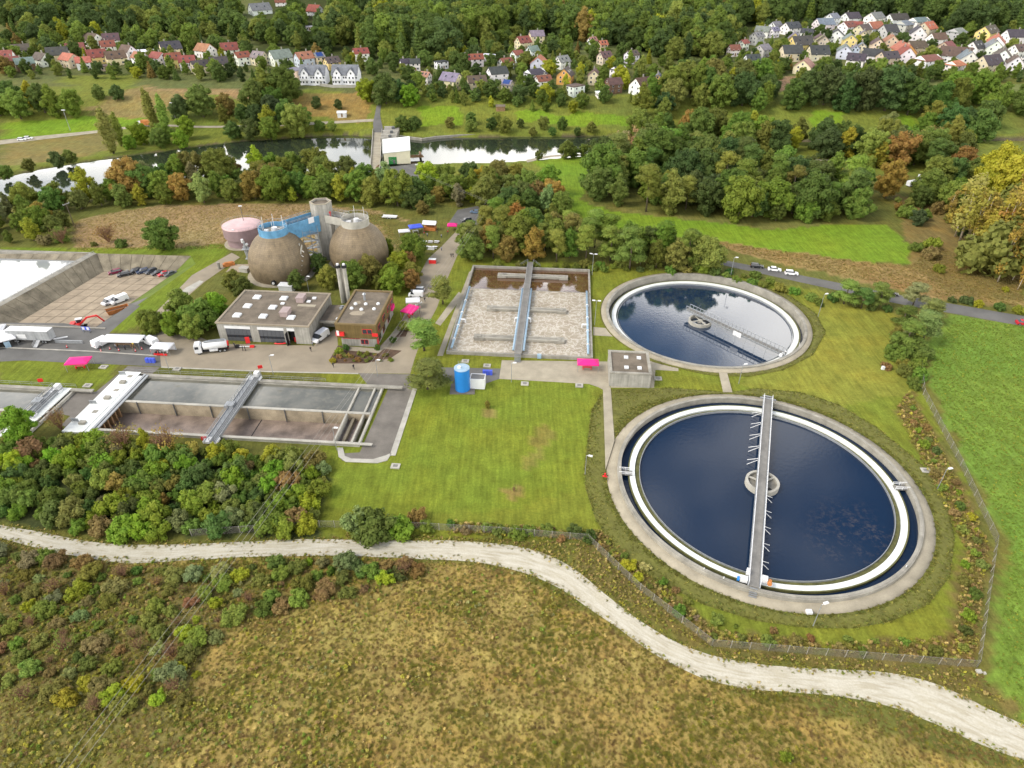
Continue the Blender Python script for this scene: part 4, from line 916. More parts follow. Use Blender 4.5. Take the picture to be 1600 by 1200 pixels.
part(s, 'pad', MB().box(-8, 4, -4, 2.5, 0.0, 0.1), 'slab')
whole('concrete_block_box', MB().box(-1.6, 1.6, -1.1, 1.1, 0, 1.4).box(-1.7, 1.7, -1.2, 1.2, 1.4, 1.55), 'concrete_pale', 'pale concrete block left of the left digester', 'block', None, (*at(383, 424), 0), R(-15))
whole('stone_heap', MB().box(-2, 2, -.8, .8, 0, .9).box(-1.4, 1.6, -.6, .6, .9, 1.3), 'orange_rust', 'rusty orange heap of material beside the gas holder', 'heap', None, (*at(358, 415), 0), R(25))
whole('bollard', MB().cyl(0, 0, 0, 2.2, 0.5, n=14).cyl(0, 0, 2.2, 2.35, 0.6, n=14), 'concrete', 'short concrete stub pipe on grass left of the digester', 'pipe', None, (*at(343, 420), 0))
whole('white_cabin', MB().box(-2.2, 2.2, -1.3, 1.3, 0, 2.4).box(-2.4, 2.4, -1.5, 1.5, 2.4, 2.55), 'white_paint', 'small white cabin in front of the left digester', 'cabin', None, (*at(449, 455), 0), PR)

# ------------------------------------------------------------------ workshop hall
HW, HD, HH = 27.0, 20.5, 5.9
h = thing('workshop_hall', 'flat roofed concrete workshop hall with grey garage doors', 'building', (-84.6, 168.0, 0), PR)
part(h, 'wall', MB().box(0, 2.3, 0, 0.35, 0, HH).box(9.6, 12.0, 0, 0.35, 0, HH).box(19.4, 20.6, 0, 0.35, 0, HH).box(22.6, HW, 0, 0.35, 0, HH).box(2.3, 9.6, 0, 0.35, 5.0, HH).box(12.0, 19.4, 0, 0.35, 5.0, HH).box(20.6, 22.6, 0, 0.35, 5.0, HH)
     .box(0, 0.35, 0.35, HD, 0, HH).box(HW - 0.35, HW, 0.35, HD, 0, HH).box(0.35, HW - 0.35, HD - 0.35, HD, 0, HH), 'ribbed_concrete')
rf = part(h, 'roof', MB().box(0.35, HW - 0.35, 0.35, HD - 0.35, HH - 0.5, HH - 0.12), 'roof_gravel')
link('parapet', MB().box(-0.25, HW + 0.25, -0.25, 0.32, HH - 0.25, HH + 0.12).box(-0.25, HW + 0.25, HD - 0.32, HD + 0.25, HH - 0.25, HH + 0.12).box(-0.25, 0.32, 0.32, HD - 0.32, HH - 0.25, HH + 0.12).box(HW - 0.32, HW + 0.25, 0.32, HD - 0.32, HH - 0.25, HH + 0.12).mesh('parapet', 'concrete_yard'), rf)
for x, y in ((5.6, 16.2), (5.0, 10.4), (4.3, 4.6), (14.0, 16.2), (12.8, 10.2), (12.1, 4.6), (20.4, 4.6)):
    k_ = link('skylight', MB().lathe([(1.5, HH - 0.12), (1.5, HH + 0.2), (1.3, HH + 0.4), (0.01, HH + 0.5)], 4, x, y, a0=R(45), a1=R(405)).mesh('skylight', 'skylight'), rf)
for x, y in ((14.3, 12.3), (22.6, 16.6), (21.6, 14.3)): link('small_skylight', MB().box(x, x + 1.1, y, y + 1.0, HH - 0.12, HH + 0.25).mesh('small_skylight', 'skylight'), rf)
for x, y, lx, ly in ((18.6, 14.0, 2.1, 3.2), (17.0, 4.9, 2.2, 3.4)): link('vent_housing', MB().box(x, x + lx, y, y + ly, HH - 0.12, HH + 1.3).box(x - 0.1, x + lx + 0.1, y - 0.1, y + ly + 0.1, HH + 1.3, HH + 1.5).mesh('vent_housing', 'vent_grey_pink'), rf)
link('pale_patch', MB().box(19.5, 25.0, 11.8, 13.2, HH - 0.12, HH - 0.09).mesh('pale_patch', 'concrete_path'), rf)
def garage(x0, x1, label=None):
    lt = part(h, 'door_lintel', MB().box(x0 - 0.15, x1 + 0.15, -0.08, 0.1, 4.15, 5.0), 'white_paint')
    dr = part(h, 'garage_door', MB().box(x0, x1, 0.16, 0.22, 0, 4.15), 'black')
    n = 6; wv_ = (x1 - x0) / n
    for k in range(n):
        link('door_panel', MB().box(x0 + k * wv_ + 0.04, x0 + (k + 1) * wv_ - 0.04, 0.08, 0.16, 0.05, 1.2).box(x0 + k * wv_ + 0.04, x0 + (k + 1) * wv_ - 0.04, 0.08, 0.16, 2.0, 4.1).mesh('door_panel', 'door_dark'), dr)
        link('door_window', MB().box(x0 + k * wv_ + 0.2, x0 + (k + 1) * wv_ - 0.2, 0.10, 0.14, 1.3, 1.9).mesh('door_window', 'glass'), dr)
garage(2.3, 9.6); garage(12.0, 19.4)
part(h, 'door_lintel', MB().box(20.5, 22.7, -0.08, 0.1, 4.15, 5.0), 'white_paint')
part(h, 'open_doorway', MB().box(20.6, 22.6, 1.5, 1.6, 0, 4.2), 'black')
part(h, 'red_curtain', MB().box(21.7, 22.6, 0.9, 0.95, 0.0, 1.6), 'red_paint')
part(h, 'open_door_leaf', MB().box(20.45, 20.55, -1.6, -0.1, 0, 4.0), 'black')
c = thing('link_building', 'low flat roofed link between workshop hall and brown office', 'building', (*fr((-84.6, 168.0), 27.25, 0), 0), PR)
part(c, 'wall', MB().box(0, 7.6, 10.5, 18, 0, 2.9), 'ribbed_concrete')
rf = part(c, 'roof', MB().box(0, 7.8, 8.0, 18.2, 2.9, 3.3), 'roof_gravel'); link('fascia', MB().box(0, 7.85, 7.75, 8.0, 2.7, 3.45).mesh('fascia', 'concrete'), rf)
part(c, 'pillar', MB().box(5.6, 6.2, 8.3, 8.9, 0, 2.9), 'concrete_pale')
for k in range(3): link('skylight', MB().box(4.6 + 0.35 * k, 5.8 + 0.35 * k, 9 + 2.4 * k, 10.0 + 2.4 * k, 3.3, 3.65).mesh('skylight', 'skylight'), rf)
for k in range(6): link('roof_fan', MB().cyl(4.2 + 1.15 * (k % 3), 15.7 + 1.2 * (k // 3), 3.3, 3.8, 0.5, n=10).mesh('roof_fan', 'galvanised'), rf)
# ------------------------------------------------------------------ office
o = thing('office_building', 'two storey office with brown upper floor and red window frames', 'building', (-49.6, 164.2, 0), PR)
OW, OD = 11.6, 21.0
part(o, 'lower_wall', MB().box(0.8, OW - 0.5, 1.2, OD, 0, 3.3), 'ribbed_concrete')
part(o, 'upper_wall', MB().box(0, OW, 0, OD, 3.3, 7.5), 'ribbed_brown')
rf = part(o, 'roof', MB().box(0.5, OW - 0.5, 0.5, OD - 0.5, 7.5, 7.56), 'roof_gravel')
link('parapet', MB().box(-0.1, OW + 0.1, -0.1, 0.45, 7.5, 7.95).box(-0.1, OW + 0.1, OD - 0.45, OD + 0.1, 7.5, 7.95).box(-0.1, 0.45, 0.45, OD - 0.45, 7.5, 7.95).box(OW - 0.45, OW + 0.1, 0.45, OD - 0.45, 7.5, 7.95).mesh('parapet', 'facade_brown'), rf)
link('roof_vent', MB().cyl(4.6, 15.0, 7.56, 9.6, 0.35, n=12).cyl(4.6, 15.0, 9.6, 10.0, 0.6, 0.2, 12).mesh('roof_vent', 'galvanised'), rf)
for x, y in ((2.6, 12.2), (5.6, 12.4), (9.2, 12.8), (2.2, 9.4), (5.2, 9.0), (8.8, 9.6)): link('dome_light', MB().lathe([(0.55, 7.56), (0.55, 7.85), (0.35, 8.1), (0.01, 8.15)], 10, x, y).mesh('dome_light', 'skylight'), rf)
for x, y, a_, b_ in ((4.6, 7.0, 2.6, 1.6), (2.8, 13.3, 1.5, 1.2)): link('roof_patch', MB().prism([(x + a_ * math.cos(k) * random.uniform(.6, 1), y + b_ * math.sin(k) * random.uniform(.6, 1)) for k in np.arange(0, 6.2, 0.6)], 7.56, 7.575).mesh('roof_patch', 'concrete_yard'), rf)
def owin(x0, x1, z0, z1, y=0.0, side=False, n=2):
    B_ = (lambda a, b, c, d, e, f: MB().box(a, b, c, d, e, f)) if not side else (lambda a, b, c, d, e, f: MB().box(OW - d if False else OW + c * -1 - 0.0, OW - c + 0.0, a, b, e, f))
    if not side:
        fr_ = part(o, 'window', MB().box(x0, x1, y - 0.06, y + 0.02, z0, z1), 'red_paint')
        for k in range(n):
            wv_ = (x1 - x0) / n; link('pane', MB().box(x0 + k * wv_ + 0.1, x0 + (k + 1) * wv_ - 0.1, y - 0.1, y - 0.06, z0 + 0.12, z1 - 0.12).mesh('pane', 'glass'), fr_)
    else:
        fr_ = part(o, 'window', MB().box(y - 0.02, y + 0.06, x0, x1, z0, z1), 'red_paint')
        for k in range(n):
            wv_ = (x1 - x0) / n; link('pane', MB().box(y + 0.06, y + 0.1, x0 + k * wv_ + 0.1, x0 + (k + 1) * wv_ - 0.1, z0 + 0.12, z1 - 0.12).mesh('pane', 'glass'), fr_)
owin(7.6, 10.4, 4.9, 6.4, 0); owin(1.3, 6.2, 2.4, 3.2, 1.2, n=4); owin(6.4, 8.6, 0.8, 2.3, 1.2)
part(o, 'red_balcony', MB().box(0.1, 2.4, -0.7, 0.0, 4.2, 5.3), 'red_paint'); part(o, 'blind', MB().box(0.4, 1.1, -0.75, -0.7, 4.4, 6.0), 'white_paint')
part(o, 'red_balcony', MB().box(OW - 1.2, OW + 0.4, -0.5, 0.0, 4.4, 5.2), 'red_paint')
for y in (2.0, 7.5, 13.0, 17.0): owin(y, y + 2.4, 4.7, 6.4, OW, True)
for y in (3.0, 8.0, 14.0): owin(y, y + 2.6, 0.6, 2.6, OW - 0.5, True)
part(o, 'red_door', MB().box(OW - 0.5, OW - 0.42, 1.3, 2.5, 0, 2.6), 'red_paint')
part(o, 'entrance_panel', MB().box(OW - 0.3, OW + 0.6, 16.8, 19.5, 3.3, 4.5), 'pink_cloth')
ch = thing('chimney', 'pair of tall concrete chimney flues beside the brown office', 'chimney', (*at(541, 473), 0))
for x in (-0.95, 0.95): part(ch, 'flue', MB().tube((x, 0, 0), (x, 0, 12.2), 0.6, 14), 'concrete_pale'); part(ch, 'flue_cap', MB().cyl(x, 0, 12.2, 13.0, 0.85, n=12), 'black')
part(ch, 'web', MB().box(-0.5, 0.5, 0.1, 0.6, 0, 12.0), 'concrete')
for x in (-0.95, 0.95): part(ch, 'flue_pipe', MB().tube((x, 0, 13.0), (x, 0, 13.5), 0.4, 10), 'white_paint')
# ------------------------------------------------------------------ pump house and small plant
p_ = thing('pump_house', 'small flat roofed concrete pump house between the round tanks', 'building', (25.4, 145.2, 0), PR)
part(p_, 'wall', MB().box(0, 10.6, 0, 11.0, 0, 4.0), 'ribbed_concrete')
rf = part(p_, 'roof', MB().box(0.6, 10.0, 0.6, 10.4, 4.0, 4.05), 'roof_gravel')
link('parapet', MB().box(-0.15, 10.75, -0.15, 0.6, 4.0, 4.4).box(-0.15, 10.75, 10.4, 11.15, 4.0, 4.4).box(-0.15, 0.6, 0.6, 10.4, 4.0, 4.4).box(10.0, 10.75, 0.6, 10.4, 4.0, 4.4).mesh('parapet', 'concrete'), rf)
for x, y in ((3.8, 2.4), (7.2, 2.4), (4.0, 7.4), (7.4, 7.4)): link('skylight', MB().box(x, x + 1.1, y, y + 1.1, 4.05, 4.4).mesh('skylight', 'skylight'), rf)
b_ = thing('blue_silo', 'upright bright blue storage tank on the lawn edge', 'silo', (*at(723, 608), 0))
part(b_, 'shell', MB().lathe([(1.95, 0.2), (1.95, 6.6)], 32), 'blue_paint', True)
part(b_, 'top', MB().lathe([(2.0, 6.55), (2.0, 6.7), (0.01, 7.0)], 32), 'blue_pipe')
part(b_, 'manhole', MB().cyl(-0.6, -0.4, 6.8, 7.3, 0.45, n=12), 'white_paint'); part(b_, 'pad', MB().box(-3.2, 3.2, -2.4, 2.4, 0, 0.2), 'asphalt_old')
part(b_, 'ladder', MB().tube((-1.0, 2.0, 0.2), (-1.0, 2.0, 7.4), 0.06, 5).tube((-0.5, 2.0, 0.2), (-0.5, 2.0, 7.4), 0.06, 5), 'galvanised')
k_ = thing('white_container', 'small white equipment container beside the blue silo', 'container', (*at(747, 604), 0), PR)
part(k_, 'body', MB().box(-1.9, 1.9, -1.3, 1.3, 0.1, 3.0), 'white_paint'); part(k_, 'roof', MB().box(-1.8, 1.8, -1.2, 1.2, 3.0, 3.04), 'deck_grey')
part(k_, 'roof_frame', MB().box(-1.95, 1.95, -1.38, -1.2, 3.0, 3.2).box(-1.95, 1.95, 1.2, 1.38, 3.0, 3.2).box(-1.95, -1.77, -1.2, 1.2, 3.0, 3.2).box(1.77, 1.95, -1.2, 1.2, 3.0, 3.2), 'white_paint')
def bluebox(px, label):
    o = thing('recycling_bins', label, 'bins', (*at(*px), 0), PR)
    for k in range(3): part(o, 'bin', MB().box(-1.3 + 0.9 * k, -0.55 + 0.9 * k, -0.4, 0.4, 0, 1.3), 'blue_cloth')
bluebox((762, 585), 'row of blue bins right of the white container'); bluebox((236, 566), 'row of blue bins on the road by the left lawn')
# manholes / inspection covers on lawns
for px, lb in (((820, 600), 'left of the two pale inspection covers on lawn below the forecourt'), ((905, 603), 'right of the two pale inspection covers on lawn below the forecourt'), ((727, 565), 'square pale inspection shaft in front of the aeration basin'), ((761, 572), 'small pale inspection cover above the blue bins'), ((137, 603), 'pale inspection cover on the left lawn corner'), ((162, 574), 'pale inspection cover on left lawn by the road'),
               ((277, 577), 'pale inspection cover on grass strip above the settling tank'), ((1028, 592), 'pale slab with cover right of the pump house'), ((1446, 736), 'pale cover on the bank right of the nearer tank'), ((618, 729), 'pale round cover on lawn near the apron corner')):
    s = thing('inspection_cover', lb, 'cover', (*at(*px), 0), PR); part(s, 'frame', MB().box(-1.0, 1.0, -0.8, 0.8, 0, 0.28), 'concrete_pale'); part(s, 'lid', MB().box(-0.5, 0.5, -0.4, 0.4, 0.28, 0.33), 'deck_grey')
# ------------------------------------------------------------------ vehicles
def prof_body(mb, pr, w0, w1, zs):
    """side profile (x,z) extruded across; upper points pulled in"""
    n = len(pr); L_v = [(x, -(w1 if z > zs else w0), z) for x, z in pr]; R_v = [(x, (w1 if z > zs else w0), z) for x, z in pr]
    mb.add(L_v + R_v, [tuple(range(n)), tuple(range(n, 2 * n))[::-1]] + [(i, n + i, n + (i + 1) % n, (i + 1) % n) for i in range(n)]); return mb
def frustum(mb, x0, x1, y0, z0, X0, X1, Y0, z1):
    return mb.add([(x0, -y0, z0), (x1, -y0, z0), (x1, y0, z0), (x0, y0, z0), (X0, -Y0, z1), (X1, -Y0, z1), (X1, Y0, z1), (X0, Y0, z1)], [(3, 2, 1, 0), (4, 5, 6, 7), (0, 1, 5, 4), (1, 2, 6, 5), (2, 3, 7, 6), (3, 0, 4, 7)])
WHEEL = MB(); WHEEL.tube((0, -0.11, 0), (0, 0.11, 0), 0.33, 14); WHEEL_ME = WHEEL.mesh('wheel', 'tyre')
HUB_ME = MB().tube((0, -0.125, 0), (0, 0.125, 0), 0.19, 10).mesh('rim', 'galvanised')
LIGHT_ME = MB().box(-0.04, 0.04, -0.18, 0.18, -0.08, 0.08).mesh('headlight', 'headlight'); TAIL_ME = MB().box(-0.04, 0.04, -0.15, 0.15, -0.09, 0.09).mesh('tail_light', 'tail_light')
def wheels(root, xs_, y, r=0.33):
    for x in xs_:
        for s in (-1, 1):
            o = link('wheel', WHEEL_ME, root, (x, s * y, r)); o.scale = (r / 0.33, 1.2, r / 0.33); link('rim', HUB_ME, o)
def lights(root, xf, xr, y, z):
    for s in (-1, 1): link('headlight', LIGHT_ME, root, (xf, s * y, z)); link('tail_light', TAIL_ME, root, (xr, s * y, z + 0.1))
CARS = {}
def car_mesh(kind):
    if kind in CARS: return CARS[kind]
    b, g, r = MB(), MB(), MB()
    if kind == 'sedan':
        prof_body(b, [(-2.2, 0.25), (2.2, 0.25), (2.25, 0.6), (1.2, 0.86), (0.95, 0.9), (-1.5, 0.92), (-2.2, 0.9)], 0.88, 0.82, 0.8); frustum(g, -1.7, 1.1, 0.78, 0.9, -1.15, 0.4, 0.62, 1.38); frustum(r, -1.18, 0.43, 0.64, 1.38, -1.0, 0.3, 0.58, 1.44)
        sp = ((-1.35, 1.35), 0.78, 0.33, 2.24, -2.2, 0.6, 0.62)
    elif kind == 'estate':
        prof_body(b, [(-2.2, 0.25), (2.15, 0.25), (2.2, 0.65), (1.25, 0.9), (1.0, 0.95), (-2.1, 0.95), (-2.22, 0.7)], 0.9, 0.84, 0.85); frustum(g, -2.1, 1.15, 0.8, 0.95, -1.85, 0.4, 0.64, 1.48); frustum(r, -1.9, 0.43, 0.66, 1.48, -1.75, 0.3, 0.6, 1.55)
        sp = ((-1.3, 1.35), 0.8, 0.34, 2.2, -2.2, 0.6, 0.65)
    else:
        prof_body(b, [(-2.5, 0.35), (2.45, 0.35), (2.5, 0.85), (1.75, 1.1), (1.2, 1.15), (-2.45, 1.15), (-2.5, 0.9)], 0.98, 0.95, 1.0); frustum(g, 0.2, 1.75, 0.93, 1.15, 0.15, 1.0, 0.8, 1.9); frustum(r, -2.45, 0.35, 0.95, 1.15, -2.4, 0.95, 0.84, 2.0)
        sp = ((-1.55, 1.55), 0.85, 0.36, 2.48, -2.5, 0.7, 0.8)
    CARS[kind] = (b.mesh('body', 'paint'), g.mesh('windows', 'glass'), r.mesh('roof', 'paint'), sp); return CARS[kind]
def car(kind, loc, rz, color, label, group=None, s=1.0):
    b, g, r, sp = car_mesh(kind); root = thing({'sedan': 'parked_car', 'estate': 'parked_car', 'van': 'white_van'}[kind], label, 'van' if kind == 'van' else 'car', loc, rz, group); root.scale = (s, s, s)
    bo = link('body', b, root, color=color); link('windows', g, root); link('roof' if kind != 'van' else 'cargo_body', r, root, color=color)
    wheels(root, sp[0], sp[1], sp[2]); lights(root, sp[3], sp[4], sp[5], sp[6]); return root
BLK, DGR, SIL, WHT, REDC, MAR, NAVY = (0.015, 0.016, 0.02), (0.06, 0.065, 0.075), (0.35, 0.38, 0.42), (0.75, 0.76, 0.78), (0.45, 0.015, 0.03), (0.16, 0.01, 0.04), (0.03, 0.045, 0.09)
g_ = 'cars parked in the drained basin'
for px, kind, col, lb, a in (((180, 427), 'estate', MAR, 'maroon car at left end of the row in the drained basin', 35), ((194, 431), 'estate', BLK, 'black car parked forward of the row, second from left in drained basin', 32), ((211, 426), 'estate', BLK, 'black car third from left in the drained basin row', 50),
    ((223.5, 426), 'estate', NAVY, 'dark blue car fourth from left in the drained basin row', 40), ((236.5, 426), 'estate', DGR, 'dark grey car fifth from left in the drained basin row', 52), ((247, 428.5), 'sedan', BLK, 'black saloon third from right in the drained basin row', 45), ((257, 430), 'sedan', REDC, 'bright red car second from right in drained basin', 42), ((267, 430), 'sedan', (0.12, 0.13, 0.14), 'grey car at right end of the drained basin row', 45)):
    car(kind, (*at(*px, FZ), FZ + 0.012), R(a + 180), col, lb, g_)
car('van', (*at(172, 474, FZ), FZ + 0.012), R(60 + 180), WHT, 'left of two white vans on the drained basin floor', 'white vans'); car('van', (*at(187, 472, FZ), FZ + 0.012), R(55 + 180), WHT, 'right of two white vans on the drained basin floor', 'white vans', 1.15)
car('van', (*at(162, 538), 0.012), R(60), WHT, 'white van with open back beside the white awning', 'white vans', 1.15)
car('van', (*at(236, 537), 0.012), R(150), WHT, 'white van right of the white awning', 'white vans', 1.1)
car('van', (*at(501, 530), 0.016), R(245), WHT, 'white van beside the corner of the workshop hall', 'white vans', 1.2)
car('estate', (*at(653, 455), 0.016), R(175), SIL, 'silver car parked behind the white van by the road', None); car('van', (*at(650, 463), 0.016), R(178), WHT, 'white van parked below the silver car on the road', 'white vans', 0.95)
car('sedan', (*at(743, 333), 0.02), R(170), (0.10, 0.16, 0.24), 'blue grey car in the far car park', None); car('estate', (*at(729, 346), 0.02), R(200), BLK, 'black car at the entrance of the far car park', None); car('estate', (*at(771, 332), 0.02), R(60), SIL, 'silver car at right side of far car park', None)
gr_ = 'cars along the access road'
for px, kind, col, lb, a in (((1123, 406), 'estate', BLK, 'dark car with pale roof leftmost on the access road', -38), ((1182, 418), 'estate', BLK, 'black car on access road left of two white cars', -12), ((1209.5, 423), 'sedan', WHT, 'left of two white cars on the access road', -12), ((1236, 429), 'estate', WHT, 'right of two white cars on the access road', -12), ((1391, 461), 'sedan', BLK, 'black car between the pines on the access road', -18), ((1599, 507), 'sedan', REDC, 'red car at right edge on the access road', -14)):
    o = car(kind, (*at(*px), 0.04), R(a), col, lb, gr_)
car('estate', V3((*at(575.5, 265, 0.6), 0.95)), R(95), SIL, 'small silver car on the near end of weir bridge')
for px, lb in (((35, 219.5), 'left of two white cars on the far lane'), ((45, 217.5), 'right of two white cars on the far lane')): q = tr(*px); car('estate', q + V3((0, 0, .13)), R(8), WHT, lb, 'white cars on far lane')
for px, a in (((1155, 110), 40), ((1163, 102), 45)): q = tr(*px); car('estate', q + V3((0, 0, .2)), R(a), NAVY if a == 40 else SIL, ('dark' if a == 40 else 'silver') + ' car on the village road at right')
def truck(loc, rz, label, cat='truck'):
    t = thing('tanker_truck', label, cat, loc, rz)
    part(t, 'chassis', MB().box(-4.3, 4.2, -0.9, 0.9, 0.6, 0.95), 'black'); cb_ = part(t, 'cab', MB().box(2.6, 4.5, -1.2, 1.2, 0.6, 2.9).box(2.9, 4.3, -1.1, 1.1, 2.9, 3.2), 'white_paint')
    link('windscreen', MB().box(4.5, 4.54, -1.05, 1.05, 1.8, 2.7).mesh('windscreen', 'glass'), cb_)
    for s in (-1, 1): link('side_window', MB().box(3.3, 4.3, s * 1.2 - 0.02, s * 1.2 + 0.02, 1.8, 2.6).mesh('side_window', 'glass'), cb_)
    mb = MB(); n = 18
    prf = [(-4.2, 0.4), (-4.0, 1.15), (2.1, 1.15), (2.4, 0.4)]
    for x, r in prf: mb.v += [(x, r * math.cos(2 * math.pi * i / n), 2.1 + r * 1.0 * math.sin(2 * math.pi * i / n)) for i in range(n)]
    for j in range(3): mb.f += [(j * n + i, j * n + (i + 1) % n, (j + 1) * n + (i + 1) % n, (j + 1) * n + i) for i in range(n)]
    mb.f += [tuple(range(n)), tuple(range(3 * n, 4 * n))]; mb.m = [0] * len(mb.f); tk = part(t, 'tank', mb, 'white_paint', True)
    link('hose_rack', MB().box(-3.8, 1.8, -0.5, 0.5, 3.2, 3.35).tube((-3.5, 0.3, 3.4), (1.6, 0.3, 3.4), 0.12, 6).tube((-3.8, -0.3, 3.45), (0.6, -0.3, 3.45), 0.12, 6).mesh('hose_rack', 'galvanised'), tk)
    part(t, 'rear_hatch', MB().tube((-4.25, 0, 2.1), (-4.5, 0, 2.1), 0.8, 16), 'red_paint'); part(t, 'side_box', MB().box(-1.6, 0.6, -1.22, -0.9, 0.7, 1.3).box(-1.6, 0.6, 0.9, 1.22, 0.7, 1.3), 'white_paint')
    wheels(t, (-3.3, -2.1, 3.4), 1.0, 0.5); lights(t, 4.52, -4.3, 0.9, 0.85); return t
a, b = at(308, 552), at(358, 546); truck(V3(((a[0] + b[0]) / 2, (a[1] + b[1]) / 2, 0.016)), math.atan2(a[1] - b[1], a[0] - b[0]), 'white tanker lorry standing before the workshop hall')
t = thing('exhibition_trailer', 'long grey box trailer on the yard beside the drained basin', 'trailer', (*at(53, 533), 0.012), R(-3))
part(t, 'box_body', MB().box(-6.2, 6.2, -1.3, 1.3, 1.1, 4.0), 'grey_side'); part(t, 'roof', MB().box(-6.25, 6.25, -1.35, 1.35, 4.0, 4.12), 'white_paint'); part(t, 'notice', MB().box(-3.2, -0.6, -1.34, -1.3, 1.6, 2.9), 'white_paint')
sp_ = part(t, 'steps', MB().beam((2.8, -1.4, 1.2), (2.8, -3.6, 0.1), 1.1, 0.12), 'galvanised'); link('railing', railing(MB(), (2.2, -1.4, 1.2), (2.2, -3.6, 0.1), 0.9, 1.2, 0.04).mesh('railing', 'galvanised'), sp_); wheels(t, (-4.6, -3.7, 3.6, 4.5), 1.05, 0.48)
part(t, 'drawbar', MB().tube((6.2, 0, 0.9), (9.4, 1.6, 0.9), 0.2, 6), 'white_paint')
part(t, 'rail', MB().box(6.8, 15.0, -0.6, -0.3, 0, 0.9), 'galvanised')
# excavator
e = thing('excavator', 'small red excavator on the front edge of the drained basin', 'excavator', (*at(126, 513, FZ), FZ + 0.012), R(18))
for s in (-1, 1): part(e, 'track', MB().prism([(-1.7, 0.0), (1.7, 0.0), (1.7, 0.1), (-1.7, 0.1)], 0, 0.01).add([(x, s * 1.1 + d, z) for d in (-0.25, 0.25) for x, z in ((-1.9, 0.35), (-1.6, 0.0), (1.6, 0.0), (1.9, 0.35), (1.6, 0.75), (-1.6, 0.75))], [(0, 1, 2, 3, 4, 5), (11, 10, 9, 8, 7, 6)] + [(i, 6 + i, 6 + (i + 1) % 6, (i + 1) % 6) for i in range(6)]), 'black')
part(e, 'house', MB().box(-2.2, 0.3, -1.2, 1.2, 0.85, 1.8), 'red_paint'); part(e, 'engine_cover', MB().box(-2.3, -1.0, -1.1, 1.1, 1.8, 2.2), 'red_paint'); cb_ = part(e, 'cab', MB().box(-0.7, 1.0, 0.2, 1.25, 0.85, 2.9).box(-0.8, 1.1, 0.1, 1.35, 2.9, 3.05), 'white_paint'); link('window', MB().box(1.0, 1.04, 0.3, 1.15, 1.4, 2.8).box(-0.5, 0.9, 0.15, 0.19, 1.5, 2.8).mesh('window', 'glass'), cb_)
bm = part(e, 'boom', MB().beam((0.6, -0.2, 1.4), (3.0, -0.2, 3.3), 0.45, 0.5).beam((2.8, -0.2, 3.25), (5.6, -0.2, 3.5), 0.42, 0.45), 'red_paint'); link('stick', MB().beam((5.4, -0.2, 3.7), (7.0, -0.2, 1.3), 0.35, 0.4).mesh('stick', 'red_paint'), bm); part(e, 'bucket', MB().prism([(6.5, -0.7), (7.4, -0.7), (7.4, 0.3), (6.5, 0.3)], 0.35, 1.2), 'steel_dark')
s = thing('skip', 'open rusty orange skip beside the white vans', 'skip', (*at(185, 487, FZ), FZ + 0.012), R(38))
frm = MB().add([(-3.0, -1.1, 0.1), (3.0, -1.1, 0.1), (3.0, 1.1, 0.1), (-3.0, 1.1, 0.1), (-3.3, -1.2, 1.3), (3.3, -1.2, 1.3), (3.3, 1.2, 1.3), (-3.3, 1.2, 1.3)], [(0, 1, 2, 3), (0, 4, 5, 1), (1, 5, 6, 2), (2, 6, 7, 3), (3, 7, 4, 0)])
part(s, 'body', frm, 'orange_rust'); part(s, 'rim', MB().box(-3.4, 3.4, -1.3, -1.15, 1.25, 1.4).box(-3.4, 3.4, 1.15, 1.3, 1.25, 1.4), 'orange_rust'); part(s, 'load', MB().box(-2.9, 2.9, -1.0, 1.0, 0.3, 0.8), 'soil')
bmh = MB(); r_ = random.Random(3)
for k in range(14): a_ = r_.uniform(0, 6.28); d_ = r_.uniform(0, 1.6); bmh.lathe([(r_.uniform(.5, .9), 0), (r_.uniform(.3, .6), r_.uniform(.4, 1.4 - d_ * .5)), (0.01, 1.6 - d_ * .6)], 7, d_ * math.cos(a_), d_ * math.sin(a_))
whole('rubble_heap', bmh, 'concrete', 'grey rubble heap behind the parked cars', 'heap', None, (*at(205, 421, FZ), FZ))
# tents
def canopy_tent(loc, rz, w, d, cloth, label, h=2.3, group=None, table=None, peak=0.7, walls=False):
    t = thing('canopy_tent', label, 'tent', loc, rz, group)
    rf = part(t, 'canopy', MB().add([(-w, -d, h), (w, -d, h), (w, d, h), (-w, d, h), (-w * .45, 0, h + peak), (w * .45, 0, h + peak), (-w, -d, h - .3), (w, -d, h - .3), (w, d, h - .3), (-w, d, h - .3)], [(0, 1, 5, 4), (1, 2, 5), (2, 3, 4, 5), (3, 0, 4), (0, 6, 7, 1), (1, 7, 8, 2), (2, 8, 9, 3), (3, 9, 6, 0)]), cloth)
    for sx in (-1, 1):
        for sy in (-1, 1): part(t, 'leg', MB().tube((sx * w * .95, sy * d * .95, 0), (sx * w * .95, sy * d * .95, h), 0.05, 6), 'galvanised')
    if table: tb = part(t, 'table', MB().box(-w * .5, w * .4, -0.4, 0.4, 0.7, 0.78).box(-w * .45, -w * .4, -.3, .3, 0, .7).box(w * .3, w * .35, -.3, .3, 0, .7), table)
    if walls: part(t, 'side_wall', MB().box(-w, w, d - .03, d, 0.05, h - .3).box(-w, -w + .03, -d, d - .03, 0.05, h - .3), cloth)
    return t
gp = 'pink pavilion tents'
canopy_tent((*at(127, 575), 0), R(6), 2.9, 1.9, 'pink_cloth', 'bright pink pavilion on the left lawn', 2.5, gp, 'red_paint')
canopy_tent((*at(918, 577), 0.02), R(-3), 2.9, 1.6, 'pink_cloth', 'bright pink pavilion at corner of the aeration basin', 2.4, gp, 'red_paint')
canopy_tent((*at(642, 494), 0.016), R(65), 2.6, 2.0, 'pink_cloth', 'bright pink pavilion beside the brown office', 2.6, gp, 'red_paint')
